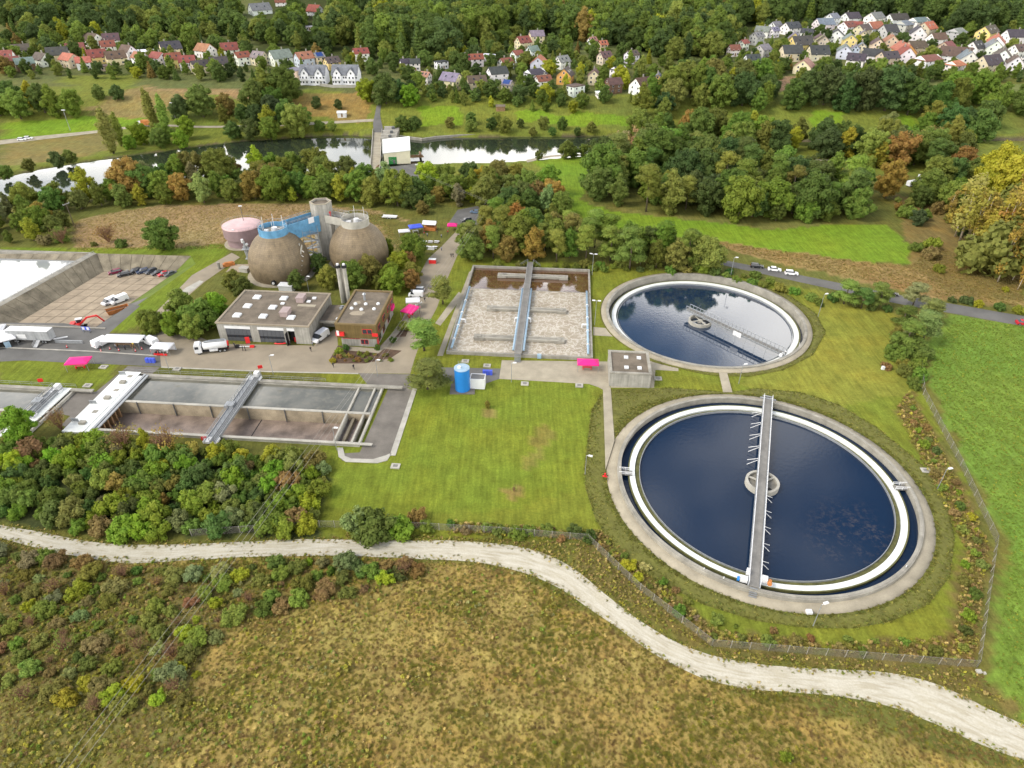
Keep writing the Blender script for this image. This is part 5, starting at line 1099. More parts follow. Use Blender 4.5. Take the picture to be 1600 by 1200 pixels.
canopy_tent((*at(707, 360), 0.0), R(0), 1.9, 1.6, 'pink_cloth', 'small pink pavilion by the far car park', 2.4, gp)
canopy_tent((*at(646, 480), 0.016), R(8), 2.2, 1.6, 'white_cloth', 'white stall roof behind the pink pavilion by the office', 2.6, None, None, 0.2)
canopy_tent((*at(196, 541), 0.012), R(-2), 5.6, 2.0, 'white_cloth', 'wide white awning between two white vans', 2.7, None, 'timber', 0.35)
t = canopy_tent((*at(257, 551), 0.012), R(-4), 2.7, 1.7, 'white_cloth', 'white stall tent with red cloth by the road', 2.4, None, 'white_paint', 0.7, True); part(t, 'red_valance', MB().box(-2.0, 1.8, -1.85, -1.72, 0.2, 0.75), 'red_paint')
t = canopy_tent((*at(12, 535), 0.012), R(35), 2.6, 3.6, 'white_cloth', 'white walled tent left of the grey trailer', 2.4, None, None, 0.9, True); part(t, 'doorway', MB().box(-0.6, 0.8, -3.63, -3.6, 0.05, 1.9), 'blue_pipe')
canopy_tent((*at(-6, 528), 0.012), R(20), 2.8, 3, 'white_cloth', 'white tent cut by left edge of the photo', 2.6, None, None, 0.9, True)
canopy_tent((*at(650, 363), 0), R(20), 2.6, 2.0, 'blue_cloth', 'blue tent on the meadow behind the digesters', 2.6, None, 'white_paint', 0.8)
canopy_tent((*at(632, 367), 0), R(15), 2.2, 1.5, 'white_cloth', 'low white tent left of the blue tent', 1.8, None, None, 0.5)
t = canopy_tent((*at(736, 365), 0), R(-5), 2.4, 1.5, 'white_cloth', 'white tent with blue wall right of pink pavilion', 2.4, None, None, 0.5); part(t, 'blue_wall', MB().box(-0.4, 2.2, -1.5, -1.45, 0.05, 1.9), 'blue_cloth')
t = thing('food_stall', 'wooden food stall with white roof near the car park', 'stall', (*at(672, 359), 0), R(-8)); part(t, 'counter', MB().box(-2.4, 2.4, -1.2, 1.2, 0, 1.2), 'orange_rust'); part(t, 'back_wall', MB().box(-2.4, 2.4, 1.0, 1.2, 1.2, 2.6), 'timber'); part(t, 'roof', MB().add([(-2.7, -1.5, 2.6), (2.7, -1.5, 2.6), (2.7, 1.5, 2.6), (-2.7, 1.5, 2.6), (-2.7, 0, 3.8), (2.7, 0, 3.8)], [(0, 1, 5, 4), (2, 3, 4, 5), (0, 4, 3), (1, 2, 5), (3, 2, 1, 0)]), 'white_cloth')
for x in (-2.3, 2.3): part(t, 'post', MB().box(x - .08, x + .08, -1.3, -1.15, 1.2, 2.6), 'timber')
# rows of white tables and benches
for r_i in range(2):
    for c_i in range(6):
        a = at(632 + 9.5 * c_i + 3 * r_i, 388 - 8.5 * r_i)
        t = thing('picnic_table', 'white covered table, %s from left in the %s row near the road' % (['first', 'second', 'third', 'fourth', 'fifth', 'sixth'][c_i], ['front', 'back'][r_i]), 'table', (*a, 0), R(-12 + 8 * random.random()), 'white tables set out on the meadow')
        part(t, 'top', MB().box(-0.9, 0.9, -0.4, 0.4, 0.72, 0.8), 'white_cloth')
        for x in (-0.7, 0.7): part(t, 'leg', MB().box(x - .05, x + .05, -.3, .3, 0, .72), 'timber')
        for s in (-1, 1): part(t, 'bench', MB().box(-0.9, 0.9, s * .8 - .14, s * .8 + .14, 0.4, 0.46), 'white_cloth')
t = thing('bar_stall', 'long white counter frame at the meadow tables', 'stall', (*at(658, 389), 0), R(-9)); part(t, 'counter', MB().box(-5, 5, -0.3, 0.3, 0, 1.1), 'white_paint'); part(t, 'front_rail', MB().box(-5, 5, -0.36, -0.3, 1.1, 1.2), 'white_paint')
s = thing('red_cabinet', 'small red cabinet beside the road near the tables', 'cabinet', (*at(676, 411), 0), PR); part(s, 'body', MB().box(-1.2, 1.2, -.6, .6, 0, 1.5), 'red_paint'); part(s, 'top', MB().box(-1.3, 1.3, -.7, .7, 1.5, 1.6), 'white_paint')
s = thing('flat_trailer', 'white flatbed trailer standing on the meadow behind the digesters', 'trailer', (*at(609, 341), 0), R(-8)); part(s, 'bed', MB().box(-3, 3, -1.1, 1.1, .6, .8), 'white_paint'); part(s, 'side_rail', MB().box(-3, 3, -1.15, -1.05, .8, 1.05).box(-3, 3, 1.05, 1.15, .8, 1.05), 'white_paint'); wheels(s, (-0.6, 0.6), 1.0, .35)
s = thing('red_canoe', 'red inflatable boat lying before the hall doorway', 'boat', (*at(438, 538), 0.016), R(3)); mbc = MB(); n = 10; prx = [(-1.7, .08), (-1.2, .3), (0, .36), (1.2, .3), (1.7, .08)]
for x, r in prx: mbc.v += [(x, r * math.cos(2 * math.pi * i / n), .3 + r * .8 * math.sin(2 * math.pi * i / n)) for i in range(n)]
for j in range(4): mbc.f += [(j * n + i, j * n + (i + 1) % n, (j + 1) * n + (i + 1) % n, (j + 1) * n + i) for i in range(n)]
mbc.m = [0] * len(mbc.f); part(s, 'hull', mbc, 'red_paint', True); part(s, 'floor', MB().box(-1, 1, -.2, .2, .5, .6), 'black')
for px, lb in (((386, 526), 'blue and white poster board at the left garage door'), ((136, 519), 'blue sign panel beside the excavator')): s = thing('sign_board', lb, 'sign', (*at(*px), 0.016), R(-6)); part(s, 'panel', MB().box(-1.3, 1.3, -.04, .04, .7, 1.8), 'blue_cloth'); part(s, 'sheet', MB().box(-1.1, -.3, -.06, -.04, .8, 1.7).box(.3, 1.1, -.06, -.04, .8, 1.7), 'white_cloth'); part(s, 'foot', MB().box(-1, -.9, -.3, .3, 0, .7).box(.9, 1, -.3, .3, 0, .7), 'galvanised')
s = thing('red_banner', 'red figure board standing by the tanker lorry rear', 'board', (*at(388, 537), 0.016), R(10)); part(s, 'board', MB().box(-.6, .6, -.05, .05, .1, 2.2), 'red_paint'); part(s, 'foot', MB().box(-.5, .5, -.4, .4, 0, .1), 'steel_dark')
s = thing('pump_unit', 'hose and pump lying on the yard behind the tanker lorry', 'pump', (*at(372, 543), 0.016), R(0)); part(s, 'pump', MB().box(-.6, .4, -.4, .4, 0, .8), 'black'); part(s, 'hose', MB().tube((-.4, 0, .3), (3.6, .3, .2), .16, 6), 'white_paint'); part(s, 'red_valve', MB().box(3.4, 4.6, -.2, .6, 0, .5), 'red_paint')
for k, px in enumerate([(158, 549), (172, 546), (186, 548), (212, 549), (222, 546), (236, 549), (247, 552), (105, 543)]):
    c = thing('traffic_cone', 'red and white traffic cone, number %s from left before the white awning' % ['two', 'three', 'four', 'five', 'six', 'seven', 'eight', 'one'][k], 'cone', (*at(*px), 0.012)); part(c, 'base', MB().box(-.25, .25, -.25, .25, 0, .06), 'black'); part(c, 'cone_body', MB().cyl(0, 0, .06, .85, .2, .05, 10), 'red_paint'); part(c, 'band', MB().cyl(0, 0, .35, .55, .155, .118, 10), 'white_paint')
s = thing('survey_tripod', 'yellow tripod stand in front of the white awning', 'tripod', (*at(211, 546), 0.012))
for k in range(3): part(s, 'leg', MB().tube((.1 * math.cos(2.1 * k), .1 * math.sin(2.1 * k), 1.9), (.8 * math.cos(2.1 * k), .8 * math.sin(2.1 * k), 0), .06, 5), 'timber')
simple('yellow_paint', (0.75, 0.5, 0.05), 0.5, 0.1); part(s, 'head', MB().box(-.2, .2, -.2, .2, 1.9, 2.3), 'yellow_paint')
# ------------------------------------------------------------------ people: one skinned body each
def person_mesh(name, pose, top, trouser, hair):
    J = {'pelvis': (0, 0, .95), 'chest': (0.02, 0, 1.28), 'neck': (.03, 0, 1.47), 'head': (.05, 0, 1.62), 'crown': (.05, 0, 1.74)}
    st = {'walk': .28, 'stand': .05}[pose]
    for s, y in ((1, .1), (-1, -.1)):
        f = st * s
        J['hip%d' % s] = (0, y, .9); J['knee%d' % s] = (f * .6 + .05, y, .5); J['ank%d' % s] = (f, y, .09); J['toe%d' % s] = (f + .2, y, .04)
        J['sh%d' % s] = (.01, y * 1.9, 1.42); J['el%d' % s] = (-f * .4, y * 2.6, 1.14); J['wr%d' % s] = (-f * .6 + .12, y * 2.5, .92); J['ha%d' % s] = (-f * .6 + .16, y * 2.4, .82)
    names = list(J); E_ = [('pelvis', 'chest'), ('chest', 'neck'), ('neck', 'head'), ('head', 'crown')]
    for s in (1, -1): E_ += [('pelvis', 'hip%d' % s), ('hip%d' % s, 'knee%d' % s), ('knee%d' % s, 'ank%d' % s), ('ank%d' % s, 'toe%d' % s), ('chest', 'sh%d' % s), ('sh%d' % s, 'el%d' % s), ('el%d' % s, 'wr%d' % s), ('wr%d' % s, 'ha%d' % s)]
    rad = {'pelvis': .15, 'chest': .16, 'neck': .065, 'head': .1, 'crown': .08, 'hip': .11, 'knee': .07, 'ank': .05, 'toe': .045, 'sh': .075, 'el': .05, 'wr': .038, 'ha': .045}
    me = bpy.data.meshes.new(name); me.from_pydata([J[k] for k in names], [(names.index(a), names.index(b)) for a, b in E_], [])
    o = bpy.data.objects.new(name, me); COL.objects.link(o); md = o.modifiers.new('skin', 'SKIN'); o.modifiers.new('sub', 'SUBSURF').levels = 1
    for i, k in enumerate(names):
        r = rad[k.rstrip('-1')] if k.rstrip('-1') in rad else .08; me.skin_vertices[0].data[i].radius = (r, r)
    me.skin_vertices[0].data[0].use_root = True
    dg = bpy.context.evaluated_depsgraph_get(); em = bpy.data.meshes.new_from_object(o.evaluated_get(dg)); bpy.data.objects.remove(o); em.name = name
    for i, c in enumerate((trouser, top, (0.45, .28, .2), hair, (.02, .02, .02))):
        nm = 'cloth_%.2f_%.2f_%.2f' % c
        if nm not in M: simple(nm, c, .8, .1)
        em.materials.append(M[nm])
    for p in em.polygons:
        z = p.center.z; y = abs(p.center.y); p.material_index = 4 if z < .1 else (2 if z < .9 and y > .2 and z > .7 else (0 if z < .95 and y < .2 else (1 if z < 1.47 else (3 if z > 1.68 or p.center.x < .0 else 2)))); p.use_smooth = True
    return em
PM = [person_mesh('person', 'walk', (.02, .02, .025), (.03, .03, .04), (.06, .04, .02)), person_mesh('person', 'stand', (.05, .05, .07), (.02, .02, .03), (.1, .06, .03)), person_mesh('person', 'stand', (.35, .36, .4), (.04, .05, .1), (.05, .03, .02)), person_mesh('person', 'walk', (.4, .05, .05), (.03, .04, .08), (.2, .14, .06))]
for px, k, a, lb in (((521, 574), 0, 90, 'person in black walking on the yard, left of two'), ((553, 577), 0, 120, 'person in black walking on the yard, right of two'), ((380, 548), 1, 200, 'left of two dark clad people behind the tanker lorry'), ((383.5, 548), 1, 20, 'right of two dark clad people behind the tanker lorry'), ((367, 543), 1, 60, 'person in dark clothes bent over the pump hose'), ((449, 539), 2, 40, 'person in grey top outside the hall doorway'), ((454, 539), 1, 220, 'person in dark clothes outside the hall doorway'),
    ((486, 549), 0, 300, 'person in dark clothes before the white van by the hall'), ((489, 541), 2, 10, 'person in light top beside the white van by the hall'), ((664, 472), 0, 80, 'person in black on road below the parked white van'), ((705, 402), 0, 90, 'left of two people walking up the road'), ((708, 402), 1, 90, 'right of two people walking up the road'), ((663, 368), 3, 30, 'person in red beside the blue tent'), ((632, 490), 1, 100, 'person in dark clothes left of pink pavilion by office'),
    ((717, 358), 3, 10, 'person in red near the small pink pavilion'), ((770, 338), 1, 30, 'person in black beside the silver car'), ((530, 551), 1, 90, 'person in dark clothes standing at the flower bed'), ((640, 376), 3, 60, 'person in red behind the back row of white tables'), ((655, 372), 1, 200, 'person in dark clothes behind the back row of white tables'), ((668, 370), 2, 100, 'person in grey top in front of the food stall'), ((683, 366), 1, 20, 'person in dark clothes right of the food stall'), ((690, 372), 2, 150, 'person in grey top between food stall and pink pavilion'), ((700, 366), 3, 250, 'person in red left of the small pink pavilion'), ((690, 392), 2, 90, 'person in grey top at road edge right of the tables'), ((196, 547), 1, 90, 'person in dark clothes under the white awning'), ((182, 545), 2, 30, 'person in grey top at left end of the white awning')):
    tag(link('person', PM[k], None, (*at(*px), 0.016), R(a)), lb, 'person')
# ------------------------------------------------------------------ lamps, poles, fence
def lamp(base, h, label, double=False, rz=0):
    o = thing('street_lamp', label, 'lamp', (*at(*base), 0), rz, 'lamp posts of the plant')
    part(o, 'pole', MB().tube((0, 0, 0), (0, 0, h), 0.085, 8, 0.055), 'galvanised')
    for s in ((-1, 1) if double else (1,)): part(o, 'lamp_head', MB().tube((0, 0, h - .05), (s * .5, 0, h + .05), .05, 5).box(min(s * .4, s * 1.3), max(s * .4, s * 1.3), -.22, .22, h, h + .2), 'white_paint')
for b_, hh, lb, db in (((1278, 495), 7.7, 'lamp post on lawn right of the farther round tank', False), ((1464, 765), 5.8, 'lamp post on lawn right of the nearer round tank', False), ((1270, 979), 5.9, 'lamp post at near edge of the planted bank', False), ((925, 430), 7.8, 'twin headed lamp at back corner of the aeration basin', True), ((929, 508), 8.2, 'twin headed lamp between aeration basin and farther tank', True),
    ((914, 742), 5.6, 'lamp post on lawn left of the nearer round tank', False), ((427, 585), 5.9, 'lamp post on grass strip behind the long settling tank', False), ((590, 588), 5.2, 'lamp post at right corner of the settling tank', False), ((483, 458), 6, 'lamp post behind the workshop hall', False), ((799, 597), 6, 'lamp post at the forecourt lawn edge', False), ((1154, 600), 6, 'lamp post on lawn between the round tanks', False), ((264, 577), 6, 'lamp post beside the blue bins by the road', False), ((526, 703), 6.5, 'lamp post at near right corner of settling tank', False), ((1141, 434), 7.5, 'lamp post behind the farther round tank', False)):
    lamp(b_, hh, lb, db, R(random.uniform(-20, 20)))
def lampat(px, h, lb, rz=0):
    q = tr(*px); o = thing('street_lamp', lb, 'lamp', q, rz, 'flood lights across the river'); part(o, 'pole', MB().tube((0, 0, 0), (0, 0, h), 0.16, 6, .1), 'galvanised'); part(o, 'lamp_head', MB().box(-1, 1, -.3, .3, h, h + .35), 'white_paint')
lampat((110, 204), 11, 'tall flood light on green field across the river'); lampat((276, 192), 11, 'tall flood light by the trees across the river')
def pole(base, h, lb, w, yaw):
    a = at(*base); o = thing('utility_pole', lb, 'pole', (*a, 0), yaw); part(o, 'mast', MB().tube((0, 0, 0), (0, 0, h), .17, 8, .11), 'bark'); part(o, 'crossarm', MB().box(-w, w, -.08, .08, h - .5, h - .3), 'galvanised')
    for x in (-w + .1, 0, w - .1): part(o, 'insulator', MB().cyl(x, 0, h - .3, h, .07, n=6), 'white_paint')
    return V3((*a, h))
P1 = pole((660, 541), 14.0, 'wooden utility pole among pines by the yard road', 1.2, R(50)); P2 = pole((115, 350), 8.6, 'utility pole at left edge of the straw meadow', 1.5, R(70)); P3 = pole((765, 352), 9.6, 'utility pole beside the far car park', 1.2, R(60))
P0 = V3((*at(40, 1285, 9.0), 9.0)); P4 = V3((-60, 300, 9))
def wire(a, b, off, sag, lb):
    a, b = V3(a) + V3((off, off * -.3, 0)), V3(b) + V3((off, off * -.3, 0)); mb = MB(); n = 14; pts = [a.lerp(b, i / n) - V3((0, 0, 4 * sag * (i / n) * (1 - i / n))) for i in range(n + 1)]
    for p, q in zip(pts[:-1], pts[1:]): mb.tube(p, q, .02, 4)
    whole('power_line', mb, 'wire', lb, 'wire', 'overhead wires')
for k, off in enumerate((-1.1, 0.0, 1.1)):
    wire(P1, P0, off, 1.0, '%s of three thin overhead wires crossing the foreground scrub' % ['left', 'middle', 'right'][k]); wire(P3, P1, off, .8, '%s of three overhead wires above the plant road' % ['left', 'middle', 'right'][k])
for k, off in enumerate((-1.0, 1.0)): wire(P3, V3((-70, 330, 11)), off, .6, '%s of two overhead wires towards the weir' % ['left', 'right'][k])
FENCE = [(300, 838), (500, 824), (640, 826), (780, 834), (918, 845), (1000, 923), (1112, 1010), (1320, 1027), (1526, 1043), (1540, 945), (1555, 847), (1500, 728), (1442, 617), (1438, 580), (1436, 545)]
def fence(px, names):
    P = [at3(*p) for p in px]; runs = names; 
    for (i0, i1, lb) in runs:
        o = thing('chain_link_fence', lb, 'fence', P[i0]); mp = MB().tube((0, 0, 0), (0, 0, 2.0), .06, 6).mesh('post', 'concrete')
        for k in range(i0, i1):
            a, b = P[k] - P[i0], P[k + 1] - P[i0]; n = max(1, round((b - a).length / 3.2))
            for q in range(n):
                c, d = a.lerp(b, q / n), a.lerp(b, (q + 1) / n); link('post', mp, o, c)
                part(o, 'mesh_panel', MB().quad(c + V3((0, 0, .02)), d + V3((0, 0, .02)), d + V3((0, 0, 1.85)), c + V3((0, 0, 1.85))), 'chain_link')
                part(o, 'top_rail', MB().tube(c + V3((0, 0, 1.86)), d + V3((0, 0, 1.86)), .022, 4), 'deck_grey')
        link('post', mp, o, P[i1] - P[i0])
fence(FENCE, [(0, 4, 'chain link fence along the gravel track at the lawn edge'), (4, 6, 'chain link fence running diagonally past the nearer tank'), (6, 8, 'chain link fence along the track below the nearer tank'), (8, 10, 'short chain link fence at the field corner'), (10, 14, 'chain link fence between lawn and green crop field')])
whole('boundary_stone', MB().box(-.4, .4, -.3, .3, 0, .35).box(.6, .95, -.5, -.1, 0, .3), 'concrete_pale', 'pale boundary stone outside the fence corner', 'stone', None, (*at(1529, 1050), 0))
whole('red_hydrant', MB().cyl(0, 0, 0, 1.0, .2, n=8).box(-.5, .5, -.3, .3, 0, .2), 'red_paint', 'small red post on path at left of the nearer tank', 'hydrant', None, (*at(945, 745), 0))
whole('floodlight', MB().box(-.5, .5, -.4, .4, .3, .8).tube((0, 0, 0), (0, 0, .4), .1, 6), 'white_paint', 'white floodlight box at the near edge of tank walkway', 'light', None, (*at(1263, 959), 0))
whole('white_post', MB().box(-.35, .35, -.35, .35, 0, .9), 'white_paint', 'small white box beside the round bush on right lawn', 'box', None, (*at(1379, 577), 0))
# ------------------------------------------------------------------ weir bridge and power house
bl = [at3(577, 290, 0.9), at3(583, 203, 0.9)]; brr = [at3(592, 290, 0.9), at3(597, 203, 0.9)]
b = thing('weir_bridge', 'narrow concrete road bridge over the weir', 'bridge', (bl[0].x, bl[0].y, 0))
o0 = V3((bl[0].x, bl[0].y, 0)); sh = lambda p: p - o0
part(b, 'deck', MB().prism([tuple(sh(p)[:2]) for p in (bl[0], brr[0], brr[1], bl[1])], 0.2, 0.9), 'concrete_path')
for p, q in ((bl[0], bl[1]), (brr[0], brr[1])): part(b, 'parapet', MB().beam(sh(p), sh(q), .3, .8), 'concrete_pale')
for k in range(5):
    c = (bl[0].lerp(bl[1], .2 + .15 * k) + brr[0].lerp(brr[1], .2 + .15 * k)) / 2; c = sh(c); part(b, 'pier', MB().box(c.x - 3, c.x + 3, c.y - .7, c.y + .7, -4, 0.2), 'concrete')
    part(b, 'deck_joint', MB().box(c.x - 2.2, c.x + 2.2, c.y - .1, c.y + .1, .9, .904), 'asphalt')
b = thing('weir_gate_house', 'stepped concrete weir piers beside the bridge', 'weir', (*at(607, 226), 0), R(3))
for k in range(3):
    y = k * 9; part(b, 'pier', MB().box(-4.2, 4.2, y, y + 6.5, -4, 3.4), 'concrete'); part(b, 'cap', MB().box(-4.5, 4.5, y + 6.0, y + 7.0, 3.4, 3.8), 'concrete_pale'); part(b, 'gate_motor', MB().box(.2, 1.8, y + 1.5, y + 3, 3.4, 4.6), 'steel_dark')
    part(b, 'gate', MB().box(-3.8, 3.8, y + 6.5, y + 9, -4, 1.2), 'steel_dark')
h = thing('power_house', 'pale yellow power house with white roof and green door at weir', 'building', (*at(601, 257), 0), R(8))
part(h, 'wall', MB().add([(0, 0, 0), (13, 0, 0), (13, 12, 0), (0, 12, 0), (0, 0, 5.5), (13, 0, 6.5), (13, 12, 9.5), (0, 12, 8.5)], [(0, 1, 5, 4), (1, 2, 6, 5), (2, 3, 7, 6), (3, 0, 4, 7)]), 'house_wall', color=(.72, .68, .50))
part(h, 'roof', MB().add([(-.4, -.5, 5.4), (13.4, -.5, 6.4), (13.4, 12.5, 9.8), (-.4, 12.5, 8.8), (-.4, -.5, 5.8), (13.4, -.5, 6.8), (13.4, 12.5, 10.2), (-.4, 12.5, 9.2)], [(3, 2, 1, 0), (4, 5, 6, 7), (0, 1, 5, 4), (1, 2, 6, 5), (2, 3, 7, 6), (3, 0, 4, 7)]), 'white_channel')
simple('green_door', (.03, .2, .05), .5); d = part(h, 'green_gate', MB().box(2.2, 6.2, -.1, -.02, 0, 3.6), 'green_door'); link('door_leaf', MB().box(4.3, 5.4, -.14, -.1, .1, 2.2).mesh('door_leaf', 'steel_dark'), d)
sheet('power_house_yard', [(598, 262), (648, 256), (655, 280), (630, 298), (612, 290)], 'asphalt', .03)
car('estate', (*at(598, 266), .03), R(100), (.03, .12, .45), 'bright blue car beside the power house')
for k, (px, a) in enumerate((((592, 262), 80), ((650, 246), 10), ((657, 243), 100))): whole('timber_stack', MB().box(-4, 4, -.6, .6, 0, .5).box(-3.6, 3.4, -.4, .5, .5, .9).box(-3, 3.6, -.1, .4, .9, 1.2), 'timber', ['stack of timber between weir bridge and power house', 'timber rake frame right of the power house', 'small timber frame at water edge right of power house'][k], 'timber', None, (*at(*px), .05), R(a))
for (pts, nm) in (([(478, 207), (540, 205), (582, 203)], 'left'), ([(620, 212), (660, 217), (680, 214), (720, 211), (800, 208)], 'right')):
    mb = MB(); Q = [at3(*p) for p in pts]
    for p, q in zip(Q[:-1], Q[1:]): mb.beam(p + V3((0, 0, -3)), q + V3((0, 0, -3)), 1.2, 3.3)
    whole('quay_wall', mb, 'concrete', 'low quay wall on far bank %s of the weir' % nm, 'wall')
mb = MB(); Q = [tr(*p) for p in [(475, 131), (520, 137), (556, 137)]]
for p, q in zip(Q[:-1], Q[1:]): mb.beam(p, q, .6, 1.6)
whole('retaining_wall', mb, 'concrete_pale', 'pale retaining wall below the large white row houses', 'wall')

# ------------------------------------------------------------------ village houses
WIN_ME = MB(); WIN_ME.box(-.55, .55, -.05, .0, -.65, .65); WIN_ME.cm = 1; WIN_ME.box(-.45, .45, -.08, -.05, -.55, .55); WIN_ME = WIN_ME.mesh('window', ['white_paint', 'glass'])
DOOR_ME = MB().box(-.5, .5, -.06, .0, 0, 2.1).mesh('door', 'timber'); CHIM_ME = MB().box(-.35, .35, -.35, .35, -.6, 1.4).box(-.42, .42, -.42, .42, 1.4, 1.52).mesh('chimney', 'concrete')
SKY_ME = MB().box(-.5, .5, -.7, .7, 0, .1).mesh('roof_window', 'glass'); SOL_ME = MB().box(-2.4, 2.4, -1.6, 1.6, 0, .1).mesh('solar_panel', 'solar')
WALL = {'white': (.74, .73, .70), 'cream': (.68, .60, .42), 'yellow': (.66, .55, .22), 'pale yellow': (.66, .60, .38), 'orange': (.60, .36, .12), 'peach': (.62, .48, .34), 'pale blue': (.46, .52, .60), 'lavender': (.55, .56, .64), 'pink': (.62, .35, .32), 'brown': (.16, .10, .06), 'beige': (.52, .45, .33), 'grey': (.45, .45, .44)}
ROOF = {'red': (.20, .065, .048), 'orange': (.32, .125, .075), 'brown': (.10, .068, .058), 'dark': (.055, .052, .056), 'grey': (.17, .175, .19), 'white': (.75, .76, .78), 'pinkish': (.34, .17, .14)}
_hm = {}
def house_mesh(Lh, Wh, hw, pit, kind):
    k = (round(Lh, 1), round(Wh, 1), round(hw, 1), round(pit, 2), kind)
    if k in _hm: return _hm[k]
    hl, hw2 = Lh / 2, Wh / 2; rz_ = hw + pit * hw2; wl, rf = MB(), MB()
    if kind == 'flat':
        wl.box(-hl, hl, -hw2, hw2, -2, hw); rf.box(-hl - .3, hl + .3, -hw2 - .3, hw2 + .3, hw, hw + .35)
    else:
        wl.add([(-hl, -hw2, -2), (hl, -hw2, -2), (hl, hw2, -2), (-hl, hw2, -2), (-hl, -hw2, hw), (hl, -hw2, hw), (hl, hw2, hw), (-hl, hw2, hw), (-hl, 0, rz_), (hl, 0, rz_)], [(0, 1, 5, 4), (2, 3, 7, 6), (1, 2, 6, 9, 5), (3, 0, 4, 8, 7)])
        ov, og, th = .55, .5, .22; ze = hw - ov * pit
        if kind == 'gable': rx = hl + og
        else: rx = hl - hw2 * .45
        ex_ = hl + og
        for s in (-1, 1):
            a = [(-ex_, s * (hw2 + ov), ze), (ex_, s * (hw2 + ov), ze), (rx, 0, rz_ + .02), (-rx, 0, rz_ + .02)]
            t_ = [(x, y, z + th) for x, y, z in a]; rf.add(a + t_, [(0, 1, 2, 3), (4, 7, 6, 5), (0, 4, 5, 1), (1, 5, 6, 2), (3, 7, 4, 0)] if s < 0 else [(3, 2, 1, 0), (5, 6, 7, 4), (1, 5, 4, 0), (2, 6, 5, 1), (0, 4, 7, 3)])
        if kind == 'hip':
            for s in (-1, 1): rf.add([(s * ex_, -(hw2 + ov), ze + th), (s * ex_, hw2 + ov, ze + th), (s * rx, 0, rz_ + .02 + th)], [(0, 1, 2) if s > 0 else (2, 1, 0)])
    _hm[k] = (wl.mesh('wall', 'house_wall'), rf.mesh('roof', 'roof_tile'), rz_); return _hm[k]
HPOS = []
ORD = ['leftmost', 'second from left', 'third from left', 'fourth from left', 'fifth from left', 'sixth from left', 'seventh from left', 'eighth from left', 'ninth from left', 'tenth from left', 'eleventh from left', 'twelfth from left', 'thirteenth from left', 'fourteenth from left', 'fifteenth from left', 'sixteenth from left', 'seventeenth from left']
HOUSES = []
def H_(x, y, wpx, wall, roof, kind='gable', rot=None, extra=None): HOUSES.append((x, y, wpx, wall, roof, kind, rot, extra))
